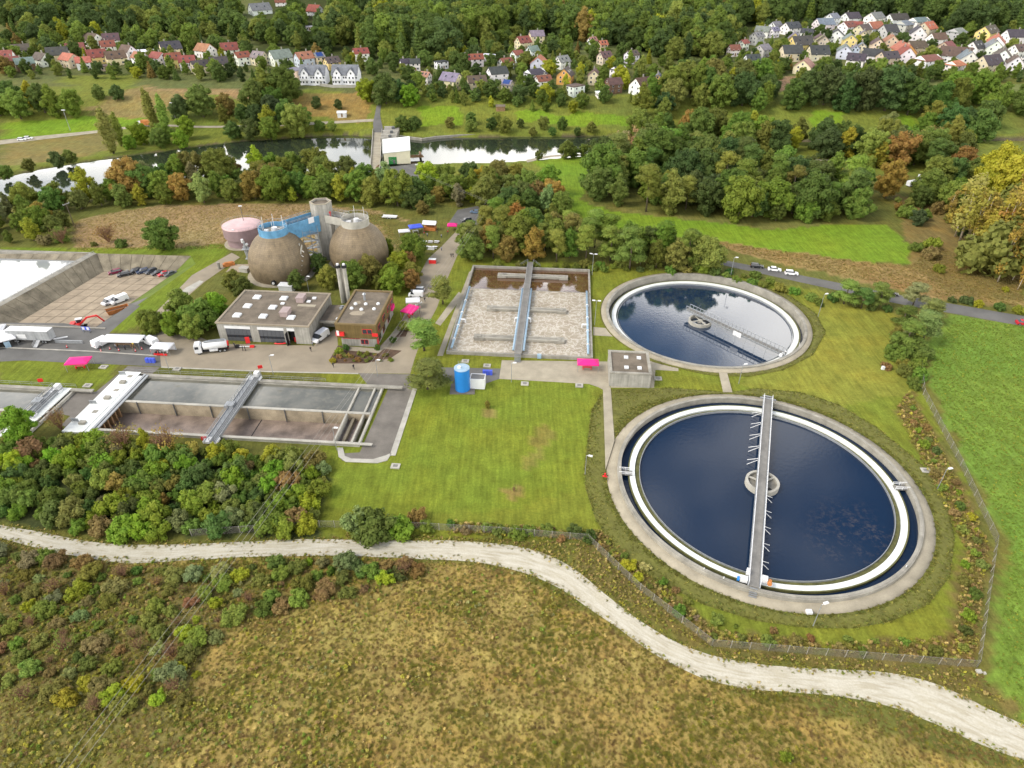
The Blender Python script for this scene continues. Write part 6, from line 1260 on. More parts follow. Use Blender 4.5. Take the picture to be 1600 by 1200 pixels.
for r in [(10, 103, 26, 'white', 'red'), (24, 106, 20, 'cream', 'red'), (42, 109, 24, 'brown', 'grey'), (37, 89, 22, 'white', 'brown'), (70, 102, 24, 'white', 'brown'), (95, 96, 28, 'pale yellow', 'dark'), (113, 104, 26, 'beige', 'orange'), (134, 107, 20, 'white', 'orange'), (122, 87, 24, 'pink', 'red'), (148, 71, 28, 'white', 'brown'), (177, 71, 22, 'white', 'brown'), (155, 98, 26, 'yellow', 'red'), (172, 83, 20, 'white', 'red'), (184, 100, 28, 'pale yellow', 'brown'), (168, 109, 18, 'beige', 'brown', 'flat'), (203, 91, 22, 'white', 'brown'), (226, 90, 26, 'white', 'white', 'flat'), (222, 101, 22, 'white', 'orange'), (251, 102, 24, 'white', 'red'), (274, 105, 24, 'yellow', 'red'), (296, 108, 22, 'white', 'red'), (269, 85, 30, 'pale yellow', 'dark'), (323, 88, 28, 'white', 'orange'), (361, 88, 25, 'white', 'red'), (315, 113, 26, 'cream', 'dark'), (345, 111, 26, 'cream', 'dark'), (381, 101, 22, 'white', 'red'), (408, 101, 26, 'pale yellow', 'grey'), (408, 25, 30, 'white', 'grey'), (440, 12, 16, 'white', 'red'), (494, 27, 24, 'white', 'red'), (483, 47, 14, 'white', 'white', 'flat'), (440, 101, 34, 'white', 'grey'), (477, 103, 28, 'pale blue', 'orange'), (500, 101, 16, 'pale yellow', 'grey', 'gable', None, 'solar'), (520, 107, 24, 'yellow', 'brown'), (463, 122, 30, 'beige', 'grey', 'flat'), (565, 95, 24, 'white', 'red'),
    (634, 110, 16, 'white', 'dark'), (649, 110, 15, 'white', 'dark'), (666, 131, 16, 'white', 'pinkish'), (690, 107, 20, 'white', 'dark', 'flat'), (728, 103, 24, 'white', 'red'), (745, 103, 20, 'white', 'red'), (762, 99, 22, 'white', 'white', 'flat'), (790, 108, 24, 'white', 'red'), (706, 138, 34, 'pale yellow', 'grey'), (745, 140, 30, 'cream', 'brown'), (777, 127, 32, 'white', 'dark'), (768, 144, 15, 'pale yellow', 'beige_' and 'grey', 'flat'), (793, 145, 18, 'beige', 'grey', 'gable', None, 'solar'),
    (817, 75, 24, 'cream', 'red'), (838, 67, 22, 'cream', 'grey'), (808, 96, 20, 'white', 'red'), (832, 89, 20, 'white', 'grey'), (842, 110, 25, 'lavender', 'orange', 'gable', 80), (878, 106, 24, 'white', 'grey'), (836, 128, 34, 'white', 'dark', 'hip'), (848, 139, 26, 'white', 'red'), (883, 129, 26, 'orange', 'brown', 'gable', 75), (898, 147, 28, 'white', 'brown', 'flat'), (928, 130, 20, 'pale yellow', 'brown', 'gable', 80), (925, 74, 11, 'white', 'pinkish'), (941, 80, 10, 'peach', 'orange'), (944, 100, 22, 'beige', 'brown'), (986, 98, 22, 'white', 'brown'), (966, 121, 25, 'white', 'dark', 'hip'), (957, 144, 26, 'brown', 'brown'), (1004, 146, 40, 'white', 'brown'), (1027, 133, 18, 'orange', 'grey', 'gable', 75), (940, 151, 18, 'white', 'white', 'flat'),
    (1145, 87, 17, 'white', 'red'), (1160, 78, 16, 'white', 'red'), (1172, 107, 22, 'white', 'dark'), (1190, 88, 24, 'grey', 'grey'), (1190, 57, 22, 'white', 'grey'), (1181, 68, 20, 'grey', 'grey'), (1210, 50, 18, 'white', 'grey'), (1207, 58, 16, 'white', 'grey'), (1234, 53, 26, 'white', 'dark'), (1239, 69, 20, 'yellow', 'grey', 'gable', 70), (1248, 78, 34, 'yellow', 'dark', 'gable', 20), (1259, 61, 18, 'white', 'dark'), (1233, 94, 27, 'cream', 'dark', 'gable', 5), (1254, 113, 32, 'cream', 'pinkish', 'gable', 60), (1275, 93, 26, 'cream', 'dark', 'gable', 5), (1279, 72, 18, 'cream', 'brown', 'gable', 75), (1284, 75, 20, 'beige', 'brown', 'gable', 75), (1285, 46, 26, 'white', 'grey'), (1298, 38, 21, 'white', 'grey'), (1327, 36, 26, 'white', 'dark'), (1321, 51, 24, 'white', 'red'), (1338, 48, 13, 'white', 'red'), (1364, 38, 27, 'white', 'grey'), (1363, 52, 25, 'white', 'orange'), (1325, 73, 22, 'yellow', 'grey', 'gable', 72), (1304, 66, 24, 'white', 'dark', 'gable', 70), (1317, 90, 24, 'lavender', 'grey', 'gable', 70), (1334, 86, 14, 'pale blue', 'grey', 'gable', 70), (1344, 83, 13, 'pale yellow', 'grey', 'gable', 70), (1347, 65, 14, 'pale yellow', 'grey', 'gable', 70), (1369, 78, 22, 'cream', 'brown', 'gable', 72), (1390, 73, 22, 'peach', 'orange', 'gable', 72), (1345, 57, 24, 'beige', 'brown'), (1385, 58, 26, 'grey', 'dark'), (1399, 38, 27, 'white', 'dark'), (1433, 43, 29, 'white', 'grey', 'hip'), (1445, 54, 28, 'beige', 'orange'), (1409, 48, 26, 'grey', 'grey', 'hip'), (1431, 62, 24, 'white', 'dark', 'gable', 70), (1409, 88, 26, 'orange', 'orange', 'gable', 80), (1411, 96, 22, 'white', 'red', 'gable', 80), (1427, 83, 26, 'beige', 'brown'), (1360, 96, 27, 'white', 'dark'), (1384, 101, 26, 'beige', 'dark'), (1335, 103, 26, 'white', 'dark'), (1446, 105, 36, 'white', 'red', 'hip'), (1488, 113, 27, 'white', 'orange', 'hip'), (1488, 96, 38, 'white', 'brown'), (1507, 102, 25, 'white', 'grey', 'gable', 75), (1492, 59, 25, 'grey', 'grey', 'hip'), (1540, 59, 32, 'yellow', 'brown'), (1552, 77, 32, 'white', 'orange', 'gable', 60), (1548, 84, 24, 'white', 'grey', 'gable', 70), (1586, 67, 32, 'white', 'dark', 'gable', 5), (1590, 88, 24, 'white', 'brown'), (1562, 98, 34, 'white', 'brown', 'gable', 60), (1582, 108, 24, 'white', 'brown', 'gable', 65), (1540, 111, 34, 'beige', 'dark'), (1598, 103, 14, 'white', 'grey'), (1460, 72, 22, 'white', 'brown'), (1520, 84, 24, 'white', 'dark'), (1475, 84, 24, 'beige', 'red')]: H_(*r)
cnt = {}
for hh in HOUSES:
    vil = 'left village' if hh[0] < 600 else ('middle village' if hh[0] < 1060 else 'right village')
    cnt.setdefault((hh[3], hh[4], hh[5] == 'flat', vil), []).append(hh[0])
rh = random.Random(5)
for (x, y, wpx, wall, roof, kind, rot, extra) in HOUSES:
    q = tr(x, y); dist = (q - V3((0, 0, CAMH))).length; vis = wpx * dist / F
    vil = 'left village' if x < 600 else ('middle village' if x < 1060 else 'right village')
    key = (wall, roof, kind == 'flat', vil); lst = sorted(cnt[key]); k = lst.index(x)
    noun = 'flat roofed %s %s edged house' % (wall, roof) if kind == 'flat' else '%s house with %s roof' % (wall, roof)
    lb = noun + ' in the ' + vil if len(lst) == 1 else '%s %s of its kind in the %s' % (noun, ORD[k] if k < len(lst) - 1 or len(lst) > 5 else ('rightmost' if len(lst) > 2 else 'second from left'), vil)
    a = rot if rot is not None else rh.choice((25, 35, -30, 40, 15))
    ca, sa = abs(math.cos(R(a))), abs(math.sin(R(a))); Wh = vis / (1.25 * ca + sa); Wh = min(max(Wh, 5.0), 11.5); Lh = Wh * 1.25 if vis / (1.25 * ca + sa) < 11.5 else (vis - Wh * sa) / ca
    hw = 2.6 if kind == 'flat' and wpx < 20 else rh.choice((4.4, 5.0, 5.4)); pit = rh.choice((.72, .8, .9)) if kind == 'gable' else .5
    wm, rm, rz_ = house_mesh(Lh, Wh, hw, pit, kind)
    o = thing('house', lb, 'house', q, R(a), 'houses of the ' + vil); HPOS.append((q.x, q.y, max(Lh, Wh) / 2))
    link('wall', wm, o, color=[c * rh.uniform(.92, 1.05) for c in WALL[wall]])
    rfo = link('roof', rm, o, color=[c * rh.uniform(.85, 1.15) for c in ROOF[roof]])
    fl = [1.5, 4.0] if hw > 4 else [1.4]
    for z in fl:
        for s in (-1, 1):
            wo = link('window', WIN_ME, o, (s * Lh * .24, -Wh / 2, z)); wo.scale = (1.15, 1, 1)
            g = 1 if abs(a) < 90 and a < 0 else -1
            wo = link('window', WIN_ME, o, (-g * Lh / 2 if a < 0 else -Lh / 2, s * Wh * .22, z), R(-90)); wo.scale = (1.1, 1, 1)
            if a < 0: wo.location.x = Lh / 2; wo.rotation_euler = (0, 0, R(90)); wo.location.x = Lh / 2
    if kind == 'gable':
        wo = link('window', WIN_ME, o, (-Lh / 2 if a >= 0 else Lh / 2, 0, hw + pit * Wh * .2), R(-90 if a >= 0 else 90))
        link('chimney', CHIM_ME, rfo, (Lh * rh.uniform(-.25, .25), Wh * .08, rz_))
        th_ = math.atan(pit)
        if extra == 'solar': so = link('solar_panel', SOL_ME, rfo, (0, -Wh * .25, hw + pit * Wh * .25 + .26)); so.rotation_euler = (th_, 0, 0)
        elif rh.random() < .6:
            for s in (-1, 1): so = link('roof_window', SKY_ME, rfo, (s * Lh * .2, -Wh * .26, hw + pit * Wh * .24 + .24)); so.rotation_euler = (th_, 0, 0)
    link('door', DOOR_ME, o, (0, -Wh / 2, 0))
# two large white row houses with grey roofs and twin gables
for x, lb in ((493, 'left of two large white row houses with grey roofs'), (543, 'right of two large white row houses with grey roofs')):
    q = tr(x, 130); o = thing('row_house', lb, 'house', q, R(-4), 'large white row houses'); HPOS.append((q.x, q.y, 9))
    wm, rm, rz_ = house_mesh(16.5, 10, 6.0, 1.0, 'gable'); link('wall', wm, o, color=(.74, .75, .78)); rfo = link('roof', rm, o, color=(.15, .16, .18))
    for gx in (-4.6, 4.6):
        gm = MB().add([(gx - 2.4, -5.9, 0), (gx + 2.4, -5.9, 0), (gx + 2.4, -5.9, 6.6), (gx, -5.9, 9.6), (gx - 2.4, -5.9, 6.6), (gx - 2.4, -1, 0), (gx + 2.4, -1, 0), (gx + 2.4, -1, 6.6), (gx, -1, 9.6), (gx - 2.4, -1, 6.6)], [(0, 1, 2, 3, 4), (1, 6, 7, 2), (5, 0, 4, 9)])
        gb = part(o, 'front_gable', gm, 'house_wall', color=(.76, .77, .8)); link('gable_roof', MB().add([(gx - 2.8, -6.3, 6.3), (gx, -6.3, 9.9), (gx, -.8, 9.9), (gx - 2.8, -.8, 6.3), (gx + 2.8, -6.3, 6.3), (gx + 2.8, -.8, 6.3)], [(0, 1, 2, 3), (1, 4, 5, 2)]).mesh('gable_roof', 'roof_tile'), gb, color=(.15, .16, .18))
        for z in (1.6, 4.3, 6.9):
            for s in ((-1, 1) if z < 6 else (0,)): link('window', WIN_ME, o, (gx + s * 1.15, -5.9, z))
        part(o, 'balcony', MB().box(gx - 2.4, gx + 2.4, -7.2, -5.92, 2.7, 2.9).box(gx - 2.4, gx + 2.4, -7.22, -7.14, 2.9, 3.9), 'white_paint')
    for gx in (-.6, .9, -7.6, 7.6):
        for z in (1.6, 4.3): link('window', WIN_ME, o, (gx, -5, z))
    link('chimney', CHIM_ME, rfo, (0, 0, rz_))
# red barn-like lorry shed on the far lane, small sheds, caravans
s = thing('goods_lorry', 'lorry with red brown box on the far lane', 'truck', tr(230, 198) + V3((0, 0, .13)), R(178)); part(s, 'box_body', MB().box(-4, 2.6, -1.2, 1.2, 1, 3.6), 'orange_rust'); part(s, 'cab', MB().box(2.8, 4.8, -1.15, 1.15, .5, 2.9), 'white_paint'); wheels(s, (-3, -2, 3.7), 1, .5)
for k, (px, w_) in enumerate((((1443, 297), 6), ((1424, 291), 5), ((1462, 303), 5), ((1436, 283), 5), ((1470, 262), 5))):
    s = thing('caravan', ['white caravan in the camp among the right hand trees, largest', 'white caravan left of the largest one in the camp', 'white caravan at right of the camp', 'white caravan behind the largest one in the camp', 'white caravan deepest among trees of the camp'][k], 'caravan', (*at(*px), 0), R(20 * k), 'caravans in the camp'); part(s, 'body', MB().box(-w_ / 2, w_ / 2, -1.1, 1.1, .5, 2.5).box(-w_ / 2 + .4, w_ / 2 - .4, -1, 1, 2.5, 2.65), 'white_paint'); link('window', WIN_ME, s, (0, -1.1, 1.6)); wheels(s, (0,), 1.0, .33)
for px, lb in (((535, 182), 'white shed on the far bank left of the road'), ((782, 172), 'dark shed among hedges right of the road'), ((1300, 300), 'small hut at edge of right hand wood')):
    q = tr(*px); s = thing('shed', lb, 'shed', q, R(5)); part(s, 'wall', MB().box(-2.6, 2.6, -1.6, 1.6, -.5, 2.4), 'white_paint' if 'white' in lb else 'timber'); part(s, 'roof', MB().add([(-2.9, -2, 2.3), (2.9, -2, 2.3), (2.9, 2, 2.3), (-2.9, 2, 2.3), (-2.9, 0, 3.3), (2.9, 0, 3.3)], [(0, 1, 5, 4), (2, 3, 4, 5), (0, 4, 3), (1, 2, 5)]), 'white_paint' if 'white' in lb else 'roof_gravel'); part(s, 'door', MB().box(-.5, .5, -1.66, -1.61, 0, 2), 'timber')
# ------------------------------------------------------------------ vegetation prototypes
def np_mesh(name, V, Fq, mats, mi=None, normals=None):
    me = bpy.data.meshes.new(name); me.from_pydata(V.tolist(), [], Fq)
    for m_ in mats: me.materials.append(M[m_])
    if mi is not None: me.polygons.foreach_set('material_index', mi)
    me.polygons.foreach_set('use_smooth', [True] * len(me.polygons)); me.update()
    if normals is not None: me.normals_split_custom_set_from_vertices(normals.tolist())
    return me
def sphere_pts(n, r):
    z = r.uniform(-1, 1, n); a = r.uniform(0, 2 * math.pi, n); s = np.sqrt(1 - z * z); return np.stack([s * np.cos(a), s * np.sin(a), z], 1)
_ico = {}
def ico(sub=1):
    if sub not in _ico:
        bm = bmesh.new(); bmesh.ops.create_icosphere(bm, subdivisions=sub, radius=1); bm.verts.ensure_lookup_table()
        _ico[sub] = (np.array([v.co[:] for v in bm.verts]), [[v.index for v in f.verts] for f in bm.faces]); bm.free()
    return _ico[sub]
def crown(seed, lobes, dens, size, core=.8, flat=.35, drop=0.0, elong=1.0):
    """leaf clumps spread over many lobes; lobes = [(centre, radius xyz)]"""
    r = np.random.default_rng(seed); C = np.array([l[0] for l in lobes], float); RR = np.array([l[1] if hasattr(l[1], '__len__') else (l[1],) * 3 for l in lobes], float)
    Vs, Fs, Ns = [], [], []; off = 0
    cen = C.mean(0)
    for c, rr in zip(C, RR):
        if core > 0:
            iv, jf = ico(1); d = iv * (1 + r.uniform(-.2, .2, len(iv)))[:, None]
            Vs.append(c + d * rr * core); Ns.append(iv); Fs += [[i + off for i in f] for f in jf]; off += len(iv)
        n = int(dens * (rr[0] * rr[1] + rr[0] * rr[2] + rr[1] * rr[2]) / 3 * 12.57)
        d = sphere_pts(n, r); p = c + d * rr * r.uniform(.82, 1.22, n)[:, None]
        deep = np.zeros(n, bool)
        for c2, r2 in zip(C, RR):
            if c2 is c: continue
            deep |= (((p - c2) / (r2 * .82)) ** 2).sum(1) < 1
        d, p = d[~deep], p[~deep]; n = len(p)
        if not n: continue
        nn = d + r.normal(0, .7, (n, 3)) + np.array([0, 0, .35]); nn /= np.linalg.norm(nn, axis=1)[:, None]; bad = (nn * d).sum(1) < .1; nn[bad] = d[bad]
        t = np.cross(nn, r.normal(0, 1, (n, 3))); t /= np.linalg.norm(t, axis=1)[:, None]; b_ = np.cross(nn, t)
        s = size * r.uniform(.55, 1.3, n)[:, None]; s2 = s * r.uniform(.5, .9, n)[:, None] * elong
        q = np.stack([p - t * s - b_ * s2 * .3, p + t * s * .2 - b_ * s2, p + t * s + b_ * s2 * .25, p - t * s * .25 + b_ * s2], 1)
        q[:, :, 2] -= drop * r.uniform(0, 1, (n, 1))
        sn = d * .45 + nn * .7 + np.array([0, 0, .3]); sn /= np.linalg.norm(sn, axis=1)[:, None]
        Vs.append(q.reshape(-1, 3)); Ns.append(np.repeat(sn, 4, 0)); Fs += [[off + 4 * i, off + 4 * i + 1, off + 4 * i + 2, off + 4 * i + 3] for i in range(n)]; off += 4 * n
    V, Nn = np.concatenate(Vs), np.concatenate(Ns); return V, Fs, Nn
def trunkmesh(segs, mat='bark', n=7):
    mb = MB()
    for p, q, r0, r1 in segs: mb.tube(p, q, r0, n, r1)
    return mb.mesh('trunk', mat, True)
PROTO = {}
def add_proto(kind, cr, tr_, mat='leaf'):
    V, Fq, Nn = cr
    PROTO.setdefault(kind, []).append((np_mesh('crown', V, Fq, [mat], None, Nn), tr_))
def lobes_round(seed, H, R0, z0, n, spread=.62, lr=(.36, .52), cone=0.0):
    r = np.random.default_rng(seed); L = []
    zc = (z0 + H) / 2; hz = (H - z0) / 2
    for k in range(n):
        d = sphere_pts(1, r)[0]; q = r.uniform(.35, 1) ** .6 * spread; rad = R0 * r.uniform(*lr); tp = 1 - cone * (d[2] * q * .5 + .15); rad *= .6 + .4 * tp
        L.append(((d[0] * R0 * q * tp, d[1] * R0 * q * tp, zc + d[2] * hz * q), (rad, rad, rad * r.uniform(.75, 1.0))))
    L.append(((0, 0, zc), (R0 * .5, R0 * .5, hz * .8))); return L
def limbs(seed, H, lobes, r0, k=5, base=.3):
    r = np.random.default_rng(seed); s = [((0, 0, 0), (0, 0, H * base), r0, r0 * .8), ((0, 0, H * base), (0, 0, H * .75), r0 * .8, r0 * .25)]
    for i in range(min(k, len(lobes))): c = lobes[i][0]; s.append(((0, 0, H * (base + .04 * i)), tuple(c), r0 * .4, r0 * .12))
    return s
for i, sd in enumerate((1, 2, 3, 4, 5)):
    L = lobes_round(sd, 10, 4.1 + .5 * (i % 3), .2, 60, .98, (.13, .26), (0, .3, .6)[i % 3]); add_proto('broad', crown(sd, L, 11, .25, .82), trunkmesh(limbs(sd, 10, L, .3)))
for i, sd in enumerate((11, 12, 13)):
    L = lobes_round(sd, 10, 3.0, .2, 46, .98, (.17, .32), .5); add_proto('oval', crown(sd, L, 12, .22, .82), trunkmesh(limbs(sd, 10, L, .22)))
for sd in (21, 22, 23):   # Scots pine: bare stem, flat needle pads
    r = np.random.default_rng(sd); L = []
    for k in range(24):
        z = r.uniform(2.6, 9.4); q = r.uniform(.35, 1) * (3.0 - .25 * (z - 3)); a = r.uniform(0, 6.28); L.append(((q * math.cos(a), q * math.sin(a), z), (r.uniform(.9, 1.5), r.uniform(.9, 1.5), r.uniform(.5, .85))))
    L.append(((0, 0, 9.3), (1.2, 1.2, .8))); add_proto('pine', crown(sd, L, 12, .24, .85, elong=.6), trunkmesh([((0, 0, 0), (0.1, 0, 9), .2, .07)] + [((0, 0, l[0][2] - .6), l[0], .08, .03) for l in L[:10]], 'bark'))
for sd in (31, 32):      # spruce / dark conifer
    r = np.random.default_rng(sd); L = []
    for k in range(9):
        z = .9 + k * 1.0; rad = 2.3 * (1 - k / 9.6) + .15
        for j in range(max(3, 6 - k // 2)): a = 6.28 * j / max(3, 6 - k // 2) + k + r.uniform(-.3, .3); L.append(((rad * .55 * math.cos(a), rad * .55 * math.sin(a), z), (rad * .55, rad * .55, .62)))
    add_proto('spruce', crown(sd, L, 9, .24, .75, drop=.2, elong=.6), trunkmesh([((0, 0, 0), (0, 0, 9.5), .2, .04)]))
for sd in (41, 42):      # columnar poplar
    r = np.random.default_rng(sd); L = [((r.normal(0, .18), r.normal(0, .18), 1.2 + k * .75), (.95 * math.sin(math.pi * (k + 1.6) / 13.5) ** .6, .95 * math.sin(math.pi * (k + 1.6) / 13.5) ** .6, .95)) for k in range(12)]
    add_proto('poplar', crown(sd, L, 16, .2, .8), trunkmesh([((0, 0, 0), (0, 0, 9), .16, .03)]))
for sd in (51, 52, 53):  # birch / aspen: thin leaning stems, airy upright crown
    r = np.random.default_rng(sd); L = [((r.normal(0, .75), r.normal(0, .75), r.uniform(3.2, 9.4)), (r.uniform(.55, .95), r.uniform(.55, .95), r.uniform(.8, 1.4))) for k in range(13)]
    L.append(((0, 0, 9.6), (.5, .5, .7))); add_proto('birch', crown(sd, L, 9, .22, .55), trunkmesh([((0, 0, 0), (.15, 0, 5), .13, .09), ((.15, 0, 5), (.1, .1, 9.6), .09, .02)] + [((.1, 0, 3 + .4 * k), L[k][0], .05, .015) for k in range(9)], 'bark_pale'))
for i, sd in enumerate((61, 62, 63, 64)):  # shrubs, leafy to the ground
    r = np.random.default_rng(sd); L = []
    for k in range(24): a = r.uniform(0, 6.28); q = r.uniform(.05, 1) ** .6; L.append(((q * math.cos(a) * 1.55, q * math.sin(a) * 1.55, r.uniform(.35, 2.55) * (1.12 - .42 * q)), (r.uniform(.34, .62),) * 2 + (r.uniform(.34, .66),)))
    L.append(((0, 0, 1.0), (1.1, 1.1, 1.0))); add_proto('shrub', crown(sd, L, 26, .16, .82), None)
for sd in (71, 72):      # thin bare brownish shrub: many twigs
    r = np.random.default_rng(sd); mb = MB()
    for k in range(60):
        a = r.uniform(0, 6.28); q = r.uniform(.2, 1.0); top = V3((1.5 * q * math.cos(a), 1.5 * q * math.sin(a), r.uniform(1.7, 3.0))); mid = top * .5 + V3((0, 0, .3)); mb.tube((0, 0, 0), mid, .05, 4, .03); mb.tube(mid, top, .03, 4, .012)
        for j in range(4): b0 = mid.lerp(top, r.uniform(.2, 1)); mb.tube(b0, b0 + V3(r.normal(0, .35, 3)) + V3((0, 0, .25)), .018, 3, .006)
    L = [((r.normal(0, .8), r.normal(0, .8), r.uniform(1.4, 2.8)), (.55, .55, .5)) for k in range(8)]
    V, Fq, Nn = crown(sd, L, 9, .11, 0); PROTO.setdefault('twiggy', []).append((np_mesh('crown', V, Fq, ['leaf'], None, Nn), mb.mesh('stems', 'twig')))

COLS = {'dark green': (.080, .122, .036), 'deep green': (.108, .160, .037), 'mid green': (.155, .214, .037), 'fresh green': (.205, .290, .030), 'olive green': (.200, .232, .048), 'yellow green': (.320, .340, .032), 'golden': (.34, .285, .05), 'rusty': (.26, .19, .055), 'orange brown': (.34, .24, .06), 'grey green': (.225, .250, .095), 'russet': (.26, .18, .07), 'straw': (.42, .34, .16), 'copper': (.09, .06, .05)}
SCRUB = {'cover': (.165, .165, .032), 'straw': (.52, .41, .16), 'olive green': (.37, .33, .08), 'russet': (.34, .235, .10), 'orange brown': (.40, .29, .10), 'yellow green': (.42, .39, .06), 'mid green': (.24, .27, .055), 'fresh green': (.22, .31, .045), 'grey green': (.32, .32, .13), 'deep green': (.14, .175, .045)}
tcount = {}
TREES = []
def tree(kind, p, h, colname, label, group, wide=1.0, rnd=random):
    pr_ = PROTO[kind]; cm, tm = pr_[rnd.randrange(len(pr_))]; base = 10.0 if kind not in ('shrub', 'twiggy') else 3.0
    s = h / base; col = [c * rnd.uniform(.85, 1.18) for c in COLS[colname]]; rz_ = rnd.uniform(0, 6.28)
    nm = {'broad': 'broadleaf_tree', 'oval': 'slender_tree', 'pine': 'pine_tree', 'spruce': 'spruce_tree', 'poplar': 'poplar_tree', 'birch': 'birch_tree', 'shrub': 'shrub', 'twiggy': 'bare_shrub'}[kind]
    sc_ = (s * wide * rnd.uniform(.92, 1.1), s * wide * rnd.uniform(.92, 1.1), s)
    if kind == 'shrub':
        o = link(nm, cm, None, p, rz_, col); o.scale = sc_; tag(o, label, 'shrub', group); return o
    o = link(nm, None, None, p, rz_); o.scale = sc_; tag(o, label, 'shrub' if kind == 'twiggy' else 'tree', group)
    link('crown', cm, o, color=col); link('trunk' if kind != 'twiggy' else 'stems', tm, o); return o
TPOS = []
NTH = lambda k: '%d%s' % (k, 'th' if 10 <= k % 100 <= 20 else {1: 'st', 2: 'nd', 3: 'rd'}.get(k % 10, 'th'))
NOUN = {'broad': 'broadleaf tree', 'oval': 'slender tree', 'pine': 'pine', 'spruce': 'spruce', 'poplar': 'poplar', 'birch': 'birch', 'shrub': 'shrub', 'twiggy': 'bare twiggy shrub'}
def spread(px, sp, seed, maxn=400, clear=0.0):
    rr = random.Random(seed); poly = np.array(pxpoly(px)); x0, y0 = poly.min(0); x1, y1 = poly.max(0); got = []
    tries = int(7 * (x1 - x0) * (y1 - y0) / sp ** 2) + 60
    X = np.array([rr.uniform(x0, x1) for _ in range(tries)]); Y = np.array([rr.uniform(y0, y1) for _ in range(tries)]); ok = inpoly(X, Y, poly)
    for x, y in zip(X[ok], Y[ok]):
        if len(got) >= maxn: break
        if any((x - a) ** 2 + (y - b) ** 2 < sp * sp for a, b in got): continue
        if y > 380 and any((x - a) ** 2 + (y - b) ** 2 < (c + 2.5 + clear) ** 2 for a, b, c in HPOS): continue
        got.append((x, y))
    return got, rr
def zone(px, mix, hr, sp, where, group, seed, wide=1.0, maxn=400, clear=0.0, nm=None):
    """plant a wood: px outline, mix = [(kind, colour, weight)], spacing in metres"""
    got, rr = spread(px, sp, seed, maxn, clear); wts = [m_[2] for m_ in mix]
    got.sort(key=lambda p: p[0] / p[1]); pick = [rr.choices(mix, wts)[0] for _ in got]; seen = {}; tot = {}
    for kind, col, _ in pick: tot[(kind, col)] = tot.get((kind, col), 0) + 1
    for (x, y), (kind, col, _) in zip(got, pick):
        k = seen[(kind, col)] = seen.get((kind, col), 0) + 1; z = float(height(np.array([x]), np.array([y]))[0])
        lb = '%s %s %s' % (col, NOUN[kind], where) if tot[(kind, col)] == 1 else '%s %s %s from left %s' % (NTH(k), col, NOUN[kind], where)
        o = tree(kind, (x, y, max(z, -.3) - .1), rr.uniform(*hr) * rr.choice((.68, .85, 1, 1, 1.08)), col, lb, group, wide, rr)
        if nm and kind == 'shrub': o.name = nm
    return len(got)
def gardens(name, px, hr, sp, label, seed, names, wts, clear=.5):
    got, rr = spread(px, sp, seed, 600, clear); G = np.array(got); G = G[unhide(G[:, 0], G[:, 1], .3)]; P, rot, scl, ix, r = place(G[:, 0], G[:, 1], seed, hr[0] / 10, hr[1] / 10, -.2, 6)
    scatter(name, FOR, P, rot, scl, ix, tints(r, len(G), names, wts, .2, COLS), label, 'trees')
AUT = [('broad', 'mid green', 3), ('broad', 'olive green', 3), ('broad', 'rusty', .3), ('oval', 'mid green', 2), ('broad', 'deep green', 2), ('oval', 'yellow green', .8), ('broad', 'orange brown', .15), ('oval', 'grey green', .8)]
MIX = [('broad', 'mid green', 3), ('broad', 'deep green', 3), ('oval', 'mid green', 2), ('broad', 'olive green', 2), ('oval', 'yellow green', .5), ('broad', 'dark green', 1.5), ('broad', 'rusty', .25)]
DRK = [('broad', 'deep green', 3), ('broad', 'dark green', 1.2), ('pine', 'olive green', 1.5), ('pine', 'deep green', 2), ('oval', 'mid green', 1.5), ('broad', 'mid green', 2.2), ('spruce', 'dark green', .7), ('oval', 'olive green', 1)]
THK = [('shrub', 'mid green', 4), ('shrub', 'fresh green', 4), ('shrub', 'olive green', 3), ('shrub', 'deep green', 2), ('shrub', 'yellow green', 1.0), ('shrub', 'russet', .7), ('shrub', 'grey green', .5), ('shrub', 'orange brown', .3)]
# thicket between settling tank and gravel track
zone([(-110, 706), (0, 690), (120, 690), (300, 706), (400, 712), (505, 728), (512, 745), (500, 822), (440, 834), (330, 838), (220, 842), (100, 826), (0, 806), (-110, 790)], THK, (3, 5.2), 2.6, 'in the thicket below the settling tank', 'thicket shrubs below the settling tank', 1, .95, 300, 0, 'thicket_bush')
# belt by the near river bank
zone([(-60, 358), (60, 338), (110, 330), (200, 322), (330, 318), (450, 316), (560, 318), (600, 325), (632, 322), (585, 298), (545, 278), (440, 272), (330, 277), (200, 304), (80, 322), (-60, 346)], AUT, (10, 16), 6.6, 'in the river belt behind the straw meadow', 'trees of the near river bank, left', 2)
zone([(-40, 385), (100, 378), (110, 352), (60, 342), (-40, 360)], AUT, (7, 11), 7, 'in the clump above the full basin', 'trees at left edge', 3)
zone([(610, 318), (640, 300), (660, 294), (700, 289), (760, 286), (830, 289), (865, 308), (880, 342), (850, 362), (800, 352), (785, 328), (745, 318), (705, 325), (660, 335)], AUT + [('broad', 'rusty', 1.2), ('broad', 'orange brown', .7), ('oval', 'golden', .3), ('broad', 'yellow green', 1.2)], (8.5, 13.5), 6.2, 'in the autumn wood by the weir', 'trees of the autumn wood', 4)
zone([(712, 408), (722, 378), (775, 362), (860, 366), (905, 378), (960, 385), (1030, 392), (1085, 405), (1108, 424), (1050, 426), (960, 422), (925, 410), (820, 410)], [('pine', 'olive green', 4), ('pine', 'mid green', 3), ('oval', 'mid green', 1.5), ('broad', 'deep green', 1.5), ('broad', 'olive green', 1), ('oval', 'orange brown', .8), ('broad', 'rusty', .6)], (11, 15.5), 5, 'in the belt behind the aeration basin', 'trees behind the aeration basin', 5)
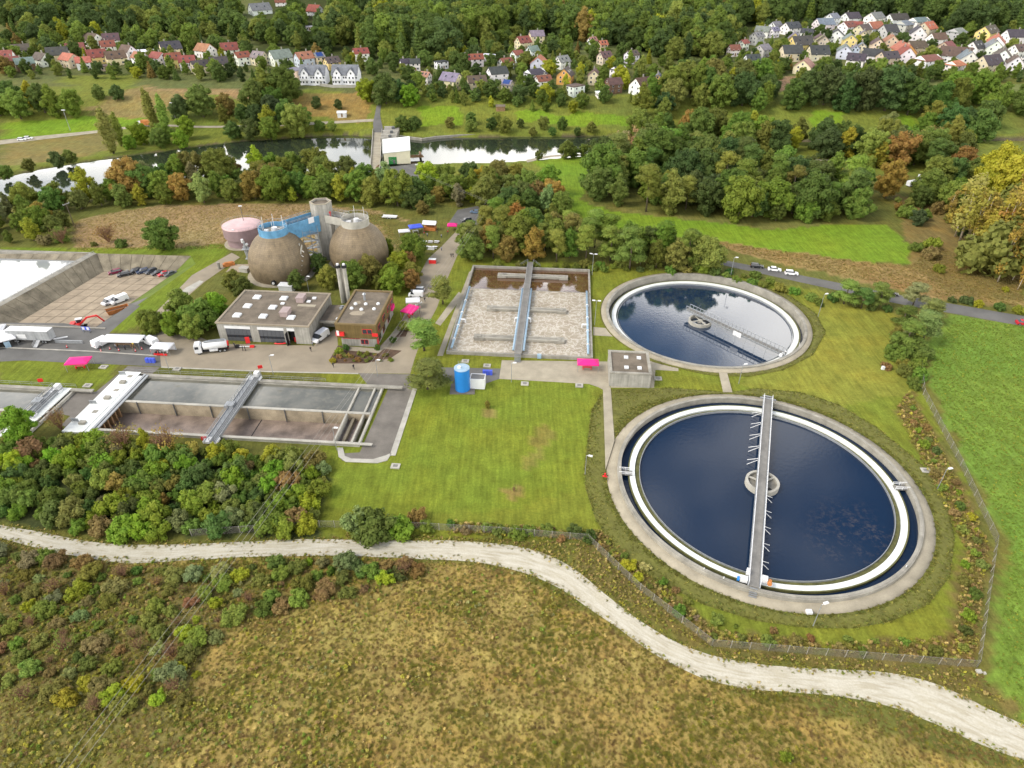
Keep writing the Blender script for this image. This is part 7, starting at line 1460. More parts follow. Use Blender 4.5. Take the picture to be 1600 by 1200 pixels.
zone([(740, 414), (1100, 432), (1180, 446), (1255, 466), (1285, 480), (1260, 462), (1180, 432), (1090, 420), (960, 415)], [('shrub', 'mid green', 3), ('shrub', 'olive green', 3), ('shrub', 'deep green', 1)], (2.4, 3.8), 3.6, 'in the hedge behind the farther tank', 'shrubs behind the farther tank', 6, 1.1)
# right hand woods
zone([(915, 318), (960, 327), (1060, 340), (1165, 346), (1340, 347), (1335, 320), (1290, 300), (1200, 285), (1130, 262), (1010, 248), (960, 268), (930, 290)], DRK, (16, 21), 8, 'in the dark wood above the meadow', 'trees of the dark wood', 7)
zone([(1165, 346), (1345, 347), (1330, 330), (1180, 325)], [('broad', 'deep green', 3), ('broad', 'mid green', 3)], (10, 14), 7, 'at the front of the dark wood', 'edge trees of the dark wood', 8)
zone([(985, 232), (1060, 222), (1190, 245), (1205, 225), (1120, 205), (1040, 200), (990, 210)], MIX, (15, 20), 10, 'in the wood behind the dark wood', 'trees behind the dark wood', 9)
zone([(1290, 250), (1340, 262), (1400, 262), (1420, 240), (1330, 228), (1210, 222), (1210, 240)], MIX, (14, 19), 10, 'in the middle right wood', 'trees of the middle right wood', 10)
zone([(980, 198), (1030, 184), (1120, 172), (1215, 182), (1225, 160), (1130, 140), (1060, 150), (1000, 172)], DRK[:2] + MIX, (15, 21), 11, 'in the wood by the river meadow', 'trees right of the river meadow', 11)
zone([(1228, 172), (1340, 180), (1450, 182), (1455, 166), (1330, 150), (1240, 156)], [('broad', 'deep green', 3), ('broad', 'dark green', 3), ('broad', 'mid green', 1)], (18, 24), 11, 'in the tall row before the village', 'tall dark row', 12)
zone([(1455, 182), (1545, 186), (1640, 180), (1640, 158), (1470, 160)], [('broad', 'deep green', 3), ('broad', 'mid green', 2)], (15, 20), 11, 'in the wood at the right edge', 'trees at right edge below the village', 13)
zone([(1440, 218), (1540, 225), (1545, 200), (1450, 195)], MIX, (14, 19), 10, 'in the clump above the golden trees', 'clump above the golden trees', 14)
zone([(1395, 268), (1500, 272), (1520, 250), (1500, 235), (1400, 235)], DRK + [('broad', 'rusty', 1)], (13, 18), 9, 'in the camp wood', 'trees of the camp', 15)
# across the river, left and centre
zone([(-30, 192), (40, 193), (100, 191), (126, 180), (90, 166), (30, 160), (-30, 165)], DRK[:2] + MIX, (13, 18), 9.5, 'in the dark clump across the river', 'dark clump across the river', 17)
zone([(140, 163), (200, 160), (196, 148), (150, 150)], [('broad', 'deep green', 2), ('broad', 'olive green', 2)], (10, 13), 9, 'in the clump on the far slope', 'round clump on far slope', 18)
zone([(265, 190), (388, 194), (385, 178), (285, 178)], MIX, (12, 17), 9, 'in the row above the far lane', 'row above the far lane', 19)
zone([(355, 222), (480, 212), (482, 196), (430, 184), (395, 192), (400, 210), (360, 212)], MIX, (12, 18), 9, 'in the group left of the weir', 'group left of the weir', 20)
zone([(190, 238), (312, 228), (300, 216), (206, 224)], [('broad', 'mid green', 3), ('broad', 'fresh green', 1)], (9, 13), 8, 'in the bank bushes below the poplars', 'bank bushes', 21)
zone([(690, 205), (800, 209), (880, 212), (935, 211), (920, 203), (800, 196), (715, 190)], [('broad', 'olive green', 2), ('broad', 'deep green', 2), ('broad', 'rusty', .5)], (6, 9), 8, 'in the far hedge by the weir', 'far bank hedge', 22)
zone([(1010, 160), (1100, 150), (1200, 150), (1205, 128), (1080, 126), (1040, 138)], MIX, (12, 18), 11, 'in the wood between the villages', 'wood between the villages', 24, 1, 400, 1)
zone([(395, 185), (455, 168), (440, 150), (400, 150), (385, 165)], MIX, (14, 19), 9.5, 'in the group beside the far meadow', 'group left of far slope', 25)
zone([(480, 176), (545, 172), (540, 165), (495, 166)], [('broad', 'dark green', 1)], (6, 8), 8, 'in the low clump across the river', 'low clump far slope', 26)
VG = [('broad', 'mid green', 3), ('broad', 'deep green', 3), ('oval', 'olive green', 2), ('spruce', 'dark green', 1), ('broad', 'yellow green', .5), ('broad', 'copper', .3)]
# plant trees
zone([(525, 452), (560, 455), (640, 462), (652, 440), (655, 412), (640, 400), (615, 418), (570, 440)], [('broad', 'fresh green', 2), ('broad', 'mid green', 2), ('broad', 'rusty', .8), ('broad', 'olive green', 2)], (7, 10.5), 4.8, 'in the clump by the dome digesters', 'trees right of the digesters', 31)
zone([(222, 518), (262, 536), (300, 532), (330, 515), (350, 490), (345, 465), (305, 485), (255, 505)], [('broad', 'mid green', 2), ('broad', 'fresh green', 1), ('broad', 'olive green', 2), ('shrub', 'mid green', 1)], (7, 10.5), 4.8, 'in the clump by the workshop hall', 'trees left of the workshop hall', 32, .9)
def T1(kind, px, h, col, label, wide=1.0): return tree(kind, tr(*px) - V3((0, 0, .1)), h, col, label, None, wide)
T1('broad', (259, 390), 12, 'deep green', 'big round dark green tree on the lawn edge behind the drained basin', 1.15)
T1('twiggy', (98, 380), 6, 'olive green', 'bare olive shrub left of the big round tree', 1.3); T1('twiggy', (170, 378), 6.5, 'rusty', 'bare brownish shrub just left of the big round tree', 1.2); T1('shrub', (72, 382), 4.5, 'russet', 'russet shrub behind the full storm basin'); T1('shrub', (190, 385), 3.5, 'deep green', 'dark low shrub beside the big round tree'); T1('shrub', (148, 384), 2, 'deep green', 'tiny dark shrub on lawn behind the dividing crest')
T1('broad', (366, 452), 7, 'mid green', 'green tree in front of the gas flare'); T1('broad', (382, 466), 7.5, 'deep green', 'dark green tree at back left corner of the hall'); T1('oval', (466, 452), 7.5, 'deep green', 'dark tree in front of the sheeted digester', 1.3); T1('shrub', (385, 455), 2.5, 'russet', 'russet shrub behind the workshop hall'); T1('broad', (500, 425), 7, 'deep green', 'dark tree between the digesters'); T1('broad', (515, 448), 8, 'olive green', 'olive tree before the right digester')
T1('oval', (607, 402), 8, 'fresh green', 'light green slender tree right of the right digester', 1.1)
T1('pine', (692, 475), 9, 'olive green', 'pine at upper left of the aeration basin', 1.8); T1('pine', (663, 548), 9.5, 'olive green', 'pine in front of the pink pavilion by the utility pole', 1.8); T1('pine', (668, 608), 9, 'olive green', 'pine left of the blue silo', 1.75); T1('shrub', (632, 515), 3.4, 'olive green', 'round shrub in the bed below the pink pavilion', .9)
T1('shrub', (531, 552), 2.4, 'fresh green', 'clipped light green shrub before the office', .8); T1('shrub', (541, 546), 2.0, 'deep green', 'dark shrub at the office wall', .9); T1('shrub', (590, 546), 2.2, 'deep green', 'dark shrub at right corner of the office', .6); T1('shrub', (520, 566), 1.6, 'yellow green', 'yellowish small shrub at left end of the flower bed'); T1('shrub', (615, 535), 2.2, 'deep green', 'low shrub beside the office path', .8)
for k in range(22):
    px = (526 + 4.1 * k + random.uniform(-1.5, 1.5), random.uniform(554, 565)); T1('shrub', px, random.uniform(.7, 1.5), random.choice(['russet', 'olive green', 'mid green', 'olive green', 'rusty']), '%s low shrub from left in the flower bed before the office' % NTH(k + 1))['group'] = 'flower bed shrubs'
T1('broad', (762, 638), 2.6, 'olive green', 'young tree on the main lawn', .6); T1('twiggy', (803, 768), 1.6, 'olive green', 'tiny bare sapling on the main lawn', .6)
T1('broad', (40, 690), 9.5, 'fresh green', 'bright green tree in front of the left settling tank', 1.0); T1('twiggy', (97, 672), 6, 'rusty', 'thin brown tree beside the white inlet cover', .8); T1('twiggy', (196, 702), 6.2, 'rusty', 'left of two thin brown trees before the drained lane', 1.1); T1('oval', (232, 704), 6.4, 'yellow green', 'yellow green sapling between the thin brown trees', .8); T1('twiggy', (264, 705), 6.2, 'rusty', 'right of two thin brown trees before the drained lane', 1.1)
T1('shrub', (585, 832), 6.0, 'mid green', 'large green bush at the fence below the apron', 1.15); T1('shrub', (560, 825), 5.0, 'grey green', 'grey green bush left of the large fence bush', 1); T1('shrub', (625, 832), 4.0, 'fresh green', 'bright green bush right of the large fence bush', 1.1); T1('shrub', (652, 812), 3.2, 'russet', 'russet bush behind the fence at lawn edge', 1); T1('shrub', (478, 825), 4.2, 'yellow green', 'yellow green bush at right end of the thicket', 1); T1('shrub', (668, 828), 2.6, 'mid green', 'small green bush by the fence at lawn edge')
zone([(690, 818), (920, 835), (930, 845), (900, 846), (700, 832)], [('shrub', 'deep green', 2), ('shrub', 'mid green', 2), ('shrub', 'russet', 1), ('shrub', 'olive green', 2)], (1.6, 2.6), 2.2, 'in the hedge below the lawn', 'hedge below the main lawn', 41)
zone([(925, 848), (1000, 910), (1115, 1000), (1300, 1018), (1515, 1030), (1525, 1005), (1300, 998), (1130, 975), (1010, 890), (940, 835)], [('shrub', 'olive green', 3), ('shrub', 'russet', 2), ('shrub', 'mid green', 2), ('shrub', 'yellow green', .6), ('shrub', 'straw', 1)], (1, 2.2), 2.6, 'inside the fence below the tank', 'shrubs inside fence below nearer tank', 42, 1.1)
zone([(1425, 630), (1470, 700), (1540, 850), (1522, 1000), (1495, 990), (1510, 860), (1440, 700), (1420, 645)], [('shrub', 'olive green', 3), ('shrub', 'russet', 2), ('shrub', 'fresh green', 1.6), ('shrub', 'deep green', 1), ('shrub', 'yellow green', .7)], (1, 2.4), 2.8, 'inside the fence by the field', 'shrubs inside fence by the field', 43, 1.0)
zone([(1400, 520), (1435, 545), (1440, 600), (1425, 610), (1408, 580), (1385, 545)], [('shrub', 'olive green', 2), ('shrub', 'mid green', 2), ('pine', 'grey green', 1)], (3, 5.5), 3.2, 'at the field fence corner', 'trees at field fence corner', 44)
for px, h, c, lb in (((1318, 475), 8.5, 'olive green', 'left pine of the roadside clump right of farther tank'), ((1345, 482), 7, 'deep green', 'dark pine in the roadside clump right of farther tank'), ((1372, 478), 8, 'olive green', 'right pine of roadside clump by the black car'), ((1425, 480), 8.5, 'grey green', 'pine on roadside right of the black car'), ((1440, 535), 10, 'grey green', 'tall pine at top corner of the crop field'), ((1412, 545), 9.5, 'olive green', 'pine left of the tall pine at the field corner'), ((1450, 505), 8, 'grey green', 'pine behind the tall pine by the road'), ((1408, 510), 7, 'mid green', 'smaller pine behind the field corner pines')): T1('pine', px, h, c, lb, 1.5)
for k, (px, h) in enumerate((((1300, 470), 3.2), ((1335, 478), 3.5), ((1360, 482), 3.2), ((1385, 486), 2.5))): T1('shrub', px, h, 'deep green', '%s dark understorey shrub from left in the roadside clump' % NTH(k + 1))['group'] = 'roadside understorey'
T1('shrub', (1384, 575), 2.0, 'russet', 'dark round bush on the right lawn', 1.2)
for k, (px, h, c) in enumerate((((1487, 472), 2.2, 'deep green'), ((1508, 474), 3.2, 'deep green'), ((1527, 478), 2.4, 'yellow green'), ((1560, 484), 3.0, 'deep green'), ((1592, 490), 3.2, 'fresh green'), ((1465, 425), 3.4, 'fresh green'), ((1570, 455), 2.0, 'yellow green'))): T1('shrub', px, h, c, '%s shrub %s along the access road verge' % (c, ['first from left', 'second from left', 'third from left', 'fourth from left', 'fifth from left', 'nearest the bright meadow', 'standing back'][k]))
# right edge: golden and birch trees
T1('broad', (1578, 330), 25, 'yellow green', 'large yellow green tree at the right edge', 1.0); T1('broad', (1618, 345), 24, 'yellow green', 'yellow green tree cut by the right edge', 1.0); T1('broad', (1530, 318), 15, 'yellow green', 'smaller yellow tree left of the large yellow green tree', .9)
T1('broad', (1550, 300), 22, 'yellow green', 'yellow green tree behind the large one at right edge', .9); T1('oval', (1600, 300), 24, 'yellow green', 'slim yellow green tree at the far right edge', 1.2)
T1('broad', (1383, 310), 17, 'orange brown', 'tall orange brown tree right of the dark wood', .85); T1('oval', (1370, 262), 13, 'golden', 'golden topped tree behind the orange brown tree', 1.3); T1('broad', (1345, 300), 11, 'mid green', 'green tree left of the orange brown tree', 1.0); T1('broad', (1310, 268), 6, 'golden', 'small golden tree behind the dark wood'); T1('broad', (1505, 235), 11, 'olive green', 'olive tree behind the golden trees')
T1('oval', (1318, 246), 15, 'yellow green', 'pale yellow green tree behind the dark wood', 1.25); T1('broad', (1382, 215), 14, 'grey green', 'pale topped tree beyond the middle right wood', 1.0)
r9 = random.Random(9)
for k in range(13): T1('birch', (1492 + 10 * k + r9.uniform(-3, 3), 372 + 5.0 * k + r9.uniform(-10, 10)), r9.uniform(18, 25), r9.choice(['orange brown', 'orange brown', 'golden']), '%s thin golden brown birch from left in the row at right edge' % NTH(k + 1), 1.25)['group'] = 'birch row at right edge'
T1('birch', (1480, 340), 11, 'orange brown', 'single birch with white stem left of the birch row', 1.1); T1('broad', (1432, 352), 7, 'dark green', 'dark green tree at right end of the bright meadow', 1.1); T1('broad', (1500, 370), 5, 'dark green', 'small dark tree below the birch row'); T1('shrub', (1455, 388), 5, 'fresh green', 'bright green bush at right end of the bright meadow', 1); T1('shrub', (1452, 402), 5, 'twig' if False else 'russet', 'russet bush below the bright green bush', 1.1); T1('shrub', (1430, 392), 4, 'olive green', 'olive bush at right tip of the bright meadow')
zone([(1405, 340), (1480, 352), (1500, 330), (1440, 310), (1400, 315)], [('shrub', 'olive green', 2), ('shrub', 'mid green', 1), ('broad', 'olive green', 1), ('shrub', 'rusty', 1)], (3, 6), 6, 'on the slope by the birches', 'slope shrubs by the birches', 45)
zone([(1420, 330), (1520, 330), (1600, 330), (1640, 300), (1520, 282), (1420, 300)], AUT + [('broad', 'golden', 1)], (10, 15), 9, 'in the wood behind the birches', 'wood behind the birch row', 46)
zone([(1540, 440), (1640, 470), (1640, 350), (1580, 340), (1560, 380)], [('birch', 'orange brown', 3), ('birch', 'golden', 1), ('shrub', 'olive green', .4)], (15, 22), 5, 'in the birch stand', 'birches at right edge', 47)
for px, h, lb in (((178, 240), 23, 'leftmost poplar leaning over the far bank'), ((190, 228), 17, 'short poplar second from left on the far bank'), ((243, 206), 23, 'tall poplar left of the pair by the lorry'), ((262, 208), 21, 'tall poplar right of the pair by the lorry')): T1('poplar', px, h, 'olive green', lb, 1.35)
for px, h, c, lb in (((12, 280), 7, 'deep green', 'bush at left edge on the far river bank'), ((48, 268), 6.5, 'mid green', 'bush second from left on the far river bank'), ((92, 262), 8, 'deep green', 'large bush third from left on the far river bank'), ((112, 255), 7, 'mid green', 'bush just right of the large far bank bush'), ((500, 205), 6.5, 'mid green', 'small round tree on far bank lawn left of the weir'), ((520, 205), 6, 'olive green', 'thin small tree on far bank lawn left of the weir'), ((574, 158), 14, 'yellow green', 'yellow green tree left of the far road'), ((604, 162), 18, 'deep green', 'tall dark tree arching over the far road'), ((618, 160), 14, 'dark green', 'dark tree right of the far road'), ((642, 166), 13, 'fresh green', 'bright green tree right of the far road'), ((630, 205), 9.5, 'deep green', 'wide dark tree on far bank right of the bridge'), ((648, 203), 8, 'deep green', 'dark tree at right side of the wide far bank tree'), ((655, 138), 10, 'dark green', 'narrow dark conifer beside the far road houses'), ((609, 292), 6, 'rusty', 'rusty tree beside the power house yard'), ((552, 97), 7, 'yellow green', 'yellow tree beside the red roofed house above the row houses')): T1('broad' if 'conifer' not in lb else 'spruce', px, h, c, lb, 1.1)
for k, px in enumerate(((962, 240), (975, 238), (985, 228), (990, 235), (1005, 233))): T1('birch', px, 11, 'straw', '%s bare straw coloured tree from left at the river bend' % NTH(k + 1))['group'] = 'bare trees at the river bend'
for k, (px, h) in enumerate((((842, 250), 5), ((885, 247), 9), ((897, 246), 6), ((912, 245), 7), ((925, 244), 6))): T1('broad', px, h, 'mid green', '%s green tree from left on near bank at the river path' % NTH(k + 1))['group'] = 'trees at the river path'
T1('spruce', (955, 352), 5, 'dark green', 'small dark conifer at the meadow edge behind the belt')

# ------------------------------------------------------------------ scattered masses (far forest, scrub, ground cover)
def leaf_inst_copy(me, tm=None):
    c = me.copy(); c.materials.clear(); c.materials.append(M['leaf_inst']); return c
def scatter(name, protos, P, rot, scl, ix, tint, label=None, cat=None):
    col = bpy.data.collections.new(name + '_kinds')
    for k, me in enumerate(protos): col.objects.link(bpy.data.objects.new('%s_%02d' % (name, k), me))
    n = len(P); me = bpy.data.meshes.new(name); me.vertices.add(n); me.vertices.foreach_set('co', P.astype(np.float32).ravel())
    def att(nm, ty, arr, key='value'): a = me.attributes.new(nm, ty, 'POINT'); a.data.foreach_set(key, arr.ravel())
    att('rot', 'FLOAT_VECTOR', rot.astype(np.float32), 'vector'); att('scl', 'FLOAT_VECTOR', scl.astype(np.float32), 'vector'); att('ix', 'INT', ix.astype(np.int32)); att('tint', 'FLOAT_COLOR', np.c_[tint, np.ones(n)].astype(np.float32), 'color')
    o = tag(link(name, me), label, cat, None, 'stuff')
    ng = bpy.data.node_groups.new(name, 'GeometryNodeTree'); ng.interface.new_socket('Geometry', in_out='INPUT', socket_type='NodeSocketGeometry'); ng.interface.new_socket('Geometry', in_out='OUTPUT', socket_type='NodeSocketGeometry')
    gi, go = ng.nodes.new('NodeGroupInput'), ng.nodes.new('NodeGroupOutput'); ip = ng.nodes.new('GeometryNodeInstanceOnPoints'); ci = ng.nodes.new('GeometryNodeCollectionInfo')
    ci.inputs['Collection'].default_value = col; ci.inputs['Separate Children'].default_value = True; ci.inputs['Reset Children'].default_value = True; ip.inputs['Pick Instance'].default_value = True
    def na(nm, ty): x = ng.nodes.new('GeometryNodeInputNamedAttribute'); x.data_type = ty; x.inputs[0].default_value = nm; return [s for s in x.outputs if s.enabled and s.name == 'Attribute'][0]
    k = ng.links.new; k(gi.outputs[0], ip.inputs['Points']); k(ci.outputs[0], ip.inputs['Instance']); k(na('ix', 'INT'), ip.inputs['Instance Index']); k(na('scl', 'FLOAT_VECTOR'), ip.inputs['Scale'])
    er = ng.nodes.new('FunctionNodeEulerToRotation'); k(na('rot', 'FLOAT_VECTOR'), er.inputs[0]); k(er.outputs[0], ip.inputs['Rotation']); k(ip.outputs[0], go.inputs[0])
    o.modifiers.new('scatter', 'NODES').node_group = ng; return o
def pts_in(px, dens, seed, raw=False, excl=()):
    r = np.random.default_rng(seed); poly = np.array(px if raw else pxpoly(px)); a, b = poly.min(0), poly.max(0); n = int((b[0] - a[0]) * (b[1] - a[1]) * dens)
    X = r.uniform(a[0], b[0], n); Y = r.uniform(a[1], b[1], n); k = inpoly(X, Y, poly)
    for e in excl: k &= ~inpoly(X, Y, e)
    return X[k], Y[k]
def place(X, Y, seed, s0, s1, zoff=0.0, nk=3, zz_=None):
    r = np.random.default_rng(seed); n = len(X); Z = height(X, Y) if zz_ is None else zz_; s = r.uniform(s0, s1, n)
    rot = np.zeros((n, 3)); rot[:, 2] = r.uniform(0, 6.28, n); scl = np.stack([s * r.uniform(.85, 1.2, n), s * r.uniform(.85, 1.2, n), s], 1)
    return np.stack([X, Y, Z + zoff], 1), rot, scl, r.integers(0, nk, n), r
def tints(r, n, names, wts, jit=.2, T=None):
    c = np.array([(T or SCRUB)[x] for x in names]); k = r.choice(len(names), n, p=np.array(wts) / sum(wts)); return c[k] * r.uniform(1 - jit, 1 + jit, (n, 1))
# far forest on the hills
def jt(cm, tm): return leaf_inst_copy(cm)
FOR = [jt(*PROTO['broad'][0]), jt(*PROTO['broad'][1]), jt(*PROTO['oval'][0]), jt(*PROTO['broad'][2]), jt(*PROTO['oval'][1]), jt(*PROTO['spruce'][0])]
HP = np.array(HPOS)
HPX = np.array([(h_[0], h_[1], h_[2]) for h_ in HOUSES] + [(493, 130, 45), (543, 130, 45)])
def unhide(X, Y, k=1.0):
    """keep trees off the houses and out of the gardens just below them"""
    Z = height(X, Y) - CAMH; fw = Y * _cp - Z * _sp; u_ = 800 + F * X / fw; v_ = 600 - F * (Y * _sp + Z * _cp) / fw
    d = np.min((X[:, None] - HP[None, :, 0]) ** 2 + (Y[:, None] - HP[None, :, 1]) ** 2 - (HP[None, :, 2] + 3) ** 2, 1) > 0
    du = np.abs(u_[:, None] - HPX[None, :, 0]) < HPX[None, :, 2] * .5 + 7 * k; dv = v_[:, None] - HPX[None, :, 1]
    return d & ~np.any(du & (dv > -2) & (dv < 24 * k), 1)
def forest(name, px, dens, seed, h0, h1, names, wts, label, conif=.15):
    X, Y = pts_in(px, dens, seed); ok_ = unhide(X, Y); X, Y = X[ok_], Y[ok_]
    P, rot, scl, ix, r = place(X, Y, seed, h0 / 10, h1 / 10, -.3, 5); ix[r.random(len(X)) < conif] = 5
    return scatter(name, FOR, P, rot, scl, ix, tints(r, len(X), names, wts, .2, COLS), label, 'woodland')
forest('hill_woodland', [(530, 84), (515, 50), (520, 10), (600, -22), (560, 84), (640, 92), (700, 90), (800, 55), (870, 62), (960, 70), (1060, 98), (1130, 92), (1150, 60), (1130, 50), (1190, 42), (1190, -20), (600, -20)], .0115, 81, 16, 26, ['deep green', 'mid green', 'olive green', 'dark green', 'yellow green', 'rusty'], [4, 4, 1.5, 2.4, .4, .1], 'dense green forest on the hill above the middle village', .12)
forest('pine_woodland', [(1185, 40), (1290, 32), (1380, 28), (1460, 38), (1480, 52), (1540, 48), (1660, 50), (1660, -25), (1185, -25)], .014, 82, 19, 26, ['deep green', 'dark green', 'mid green'], [4, 5, 1], 'dark forest on the hill above the right village', .4)
forest('hillside_woodland', [(-60, 45), (100, 42), (250, 55), (390, 60), (400, 70), (470, 80), (520, 84), (510, 40), (460, 30), (400, 35), (360, 25), (330, 10), (310, -20), (-60, -20)], .0065, 83, 12, 20, ['deep green', 'mid green', 'olive green', 'dark green'], [3, 3, 2, 3], 'patchy woodland on the hill above the left village', .05)
forest('hilltop_woodland', [(-300, -5), (1900, -5), (1900, -40), (-300, -40)], .008, 84, 18, 26, ['deep green', 'mid green', 'dark green'], [3, 2, 3], 'forest on the far hilltop', .2)
gardens('village_hedge', [(1205, 125), (1455, 132), (1640, 128), (1640, 115), (1470, 117), (1380, 112), (1215, 112)], (7, 11), 8, 'hedge trees along the front of the right village', 16, ['mid green', 'deep green', 'olive green', 'dark green', 'yellow green', 'rusty'], [3, 3, 2, 1.5, .5, .25])
gardens('garden_hedge', [(655, 165), (740, 166), (800, 172), (890, 178), (925, 178), (920, 158), (800, 152), (660, 140)], (6, 10), 8, 'hedge and garden trees below the middle village', 23, ['mid green', 'deep green', 'olive green', 'dark green', 'yellow green', 'rusty'], [3, 3, 2, 1.5, .5, .25])
gardens('garden_trees', [(0, 124), (200, 124), (400, 128), (470, 140), (480, 118), (640, 118), (640, 88), (400, 90), (200, 60), (0, 78)], (6, 12), 9, 'garden trees among the houses of the left village', 27, ['mid green', 'deep green', 'olive green', 'dark green', 'yellow green', 'rusty'], [3, 3, 2, 1.5, .5, .25])
gardens('garden_trees', [(640, 160), (1050, 160), (1050, 100), (990, 90), (800, 60), (700, 95), (640, 100)], (6, 12), 9, 'garden trees among the houses of the middle village', 28, ['mid green', 'deep green', 'olive green', 'dark green', 'yellow green', 'rusty'], [3, 3, 2, 1.5, .5, .25])
gardens('garden_trees', [(1130, 118), (1640, 122), (1640, 46), (1200, 40), (1130, 70)], (6, 11), 9.5, 'garden trees among the houses of the right village', 29, ['mid green', 'deep green', 'olive green', 'dark green', 'yellow green', 'rusty'], [3, 3, 2, 1.5, .5, .25])
gardens('hillside_trees', [(0, 78), (400, 84), (400, 62), (250, 45), (0, 50)], (10, 15), 12, 'scattered trees on the hillside above the left village', 30, ['mid green', 'deep green', 'olive green', 'dark green', 'yellow green', 'rusty'], [3, 3, 2, 1.5, .5, .25])
# tufts and weeds
def tuft(seed, n, h, lean, w):
    r = np.random.default_rng(seed); V, Fq = [], []
    for k in range(n):
        a = r.uniform(0, 6.28); q = r.uniform(0, .28); b0 = np.array([q * math.cos(a), q * math.sin(a), 0]); a2 = r.uniform(0, 6.28); hh = h * r.uniform(.55, 1.1); t = b0 + np.array([lean * hh * math.cos(a2), lean * hh * math.sin(a2), hh]) * 1.0; sd = np.array([-math.sin(a2), math.cos(a2), 0]) * w
        o = len(V); vv_ = [b0 - sd, b0 + sd, (b0 + t) / 2 + sd * .8 + [0, 0, hh * .12], t, (b0 + t) / 2 - sd * .8 + [0, 0, hh * .12]]; V += vv_; fo = [o, o + 1, o + 2, o + 3, o + 4]
        if np.cross(vv_[1] - vv_[0], vv_[3] - vv_[0])[2] < 0: fo = fo[::-1]
        Fq.append(fo)
    V = np.array(V); Nn = np.tile([0, 0, 1.0], (len(V), 1)) + r.normal(0, .25, (len(V), 3)); return np_mesh('tuft', V, Fq, ['leaf_inst'], None, Nn)
def weed(seed, n, h, size):
    r = np.random.default_rng(seed); L = [((r.normal(0, .28), r.normal(0, .28), h * r.uniform(.35, .8)), (.3, .3, h * .3)) for _ in range(4)]; V, Fq, Nn = crown(seed, L, n, size, .55); return np_mesh('weed', V, Fq, ['leaf_inst'], None, Nn)
TUFT = [tuft(1, 30, .42, 1.7, .035), tuft(2, 26, .36, 2.1, .04), tuft(3, 34, .5, 1.5, .032), weed(4, 26, .8, .10), weed(5, 26, .6, .09), weed(6, 30, 1.1, .11)]
gtrack = [at(*p) for p in gl] + [at(*p) for p in gu[::-1]]
fgpoly = [(-140, 830), (0, 842), (67, 861), (135, 874), (202, 883), (270, 880), (371, 873), (540, 871), (720, 880), (771, 886), (821, 899), (872, 921), (922, 956), (1000, 1011), (1100, 1064), (1225, 1085), (1300, 1091), (1397, 1110), (1532, 1167), (1700, 1240), (1700, 1290), (-200, 1290)]
X, Y = pts_in(fgpoly, 6, 91); P, rot, scl, ix, r = place(X, Y, 91, .25, .55, -.03, 3)
left = vnoise(X, Y, 16, 21) * .6 + np.clip((-(X) - 5) / 50, -.5, .8)       # scrubbier towards the left
big_ = vnoise(X, Y, 7, 22); sm_ = vnoise(X, Y, 2.2, 23)
wd = r.random(len(X)) < np.clip(.01 + .22 * left + .15 * (big_ - .5), .004, .35); ix[wd] = 3 + r.integers(0, 3, wd.sum())
tn = tints(r, len(X), ['straw', 'olive green', 'russet', 'orange brown', 'yellow green'], [3.5, 5, .9, .8, .9], .18)
gm_ = (big_ > .62); tn[gm_] = tints(r, gm_.sum(), ['olive green', 'yellow green', 'mid green', 'straw'], [5, 1.5, 1.2, 1.5], .18)
bm_ = (sm_ > .72) & (big_ < .55); tn[bm_] = tints(r, bm_.sum(), ['russet', 'orange brown', 'straw', 'olive green'], [1.6, 2, 2, 1.5], .18)
gw = wd & (r.random(len(X)) < .6); tn[gw] = tints(r, gw.sum(), ['mid green', 'olive green', 'fresh green', 'grey green', 'russet'], [3, 4, 1.5, 1.5, 2], .3)
scl *= (0.75 + .7 * big_)[:, None]
scatter('dry_scrub', TUFT, P, rot, scl, ix, tn, 'dry olive and brown scrub covering the foreground slope', 'scrub')
# distinct bushes standing in the foreground scrub
zone([(-60, 855), (200, 890), (330, 900), (420, 880), (520, 878), (640, 895), (560, 930), (400, 960), (330, 1010), (300, 1100), (150, 1110), (-60, 1080)], [('shrub', 'olive green', 5), ('shrub', 'mid green', .6), ('shrub', 'russet', 1.4), ('shrub', 'grey green', 1.4), ('shrub', 'yellow green', .8), ('twiggy', 'rusty', 1), ('twiggy', 'olive green', 1)], (1.2, 2.9), 2.4, 'in the scrub below the track', 'bushes in the foreground scrub', 51, 1.2, 190, 0, 'scrub_bush')
zone([(540, 872), (660, 890), (650, 905), (560, 900)], [('shrub', 'russet', 2), ('shrub', 'deep green', 2)], (1.6, 2.4), 1.8, 'in the clump at the track edge', 'dark clump at track edge', 52, 1.1)
T1('shrub', (1228, 1185), 1.6, 'fresh green', 'single bright green bush at the bottom of the foreground'); T1('shrub', (483, 880), 1.3, 'fresh green', 'small bright green bush at lower edge of the track'); T1('shrub', (286, 1045), 1.8, 'yellow green', 'yellow green bush in the foreground scrub under the wires')
# rough growth between track and fence, and inside it
X, Y = pts_in([(925, 850), (1110, 1012), (1525, 1047), (1575, 1100), (1400, 1050), (1150, 1030), (1000, 966), (892, 883), (780, 848), (640, 840), (540, 840), (540, 834), (700, 838)], 6, 92, excl=(gtrack,)); P, rot, scl, ix, r = place(X, Y, 92, .22, .5, -.03, 6)
scatter('verge_grass', TUFT, P, rot, scl, ix, tints(r, len(X), ['straw', 'olive green', 'mid green', 'russet', 'yellow green'], [2, 4, 1.6, 1, 1], .3), 'rough grass verge between gravel track and fence', 'grass')
X, Y = pts_in([(1420, 612), (1465, 690), (1545, 850), (1522, 1036), (1105, 1003), (925, 846), (700, 834), (700, 815), (940, 830), (1120, 985), (1300, 1005), (1490, 995), (1510, 860), (1400, 640)], 5, 93); P, rot, scl, ix, r = place(X, Y, 93, .3, .75, -.03, 6)
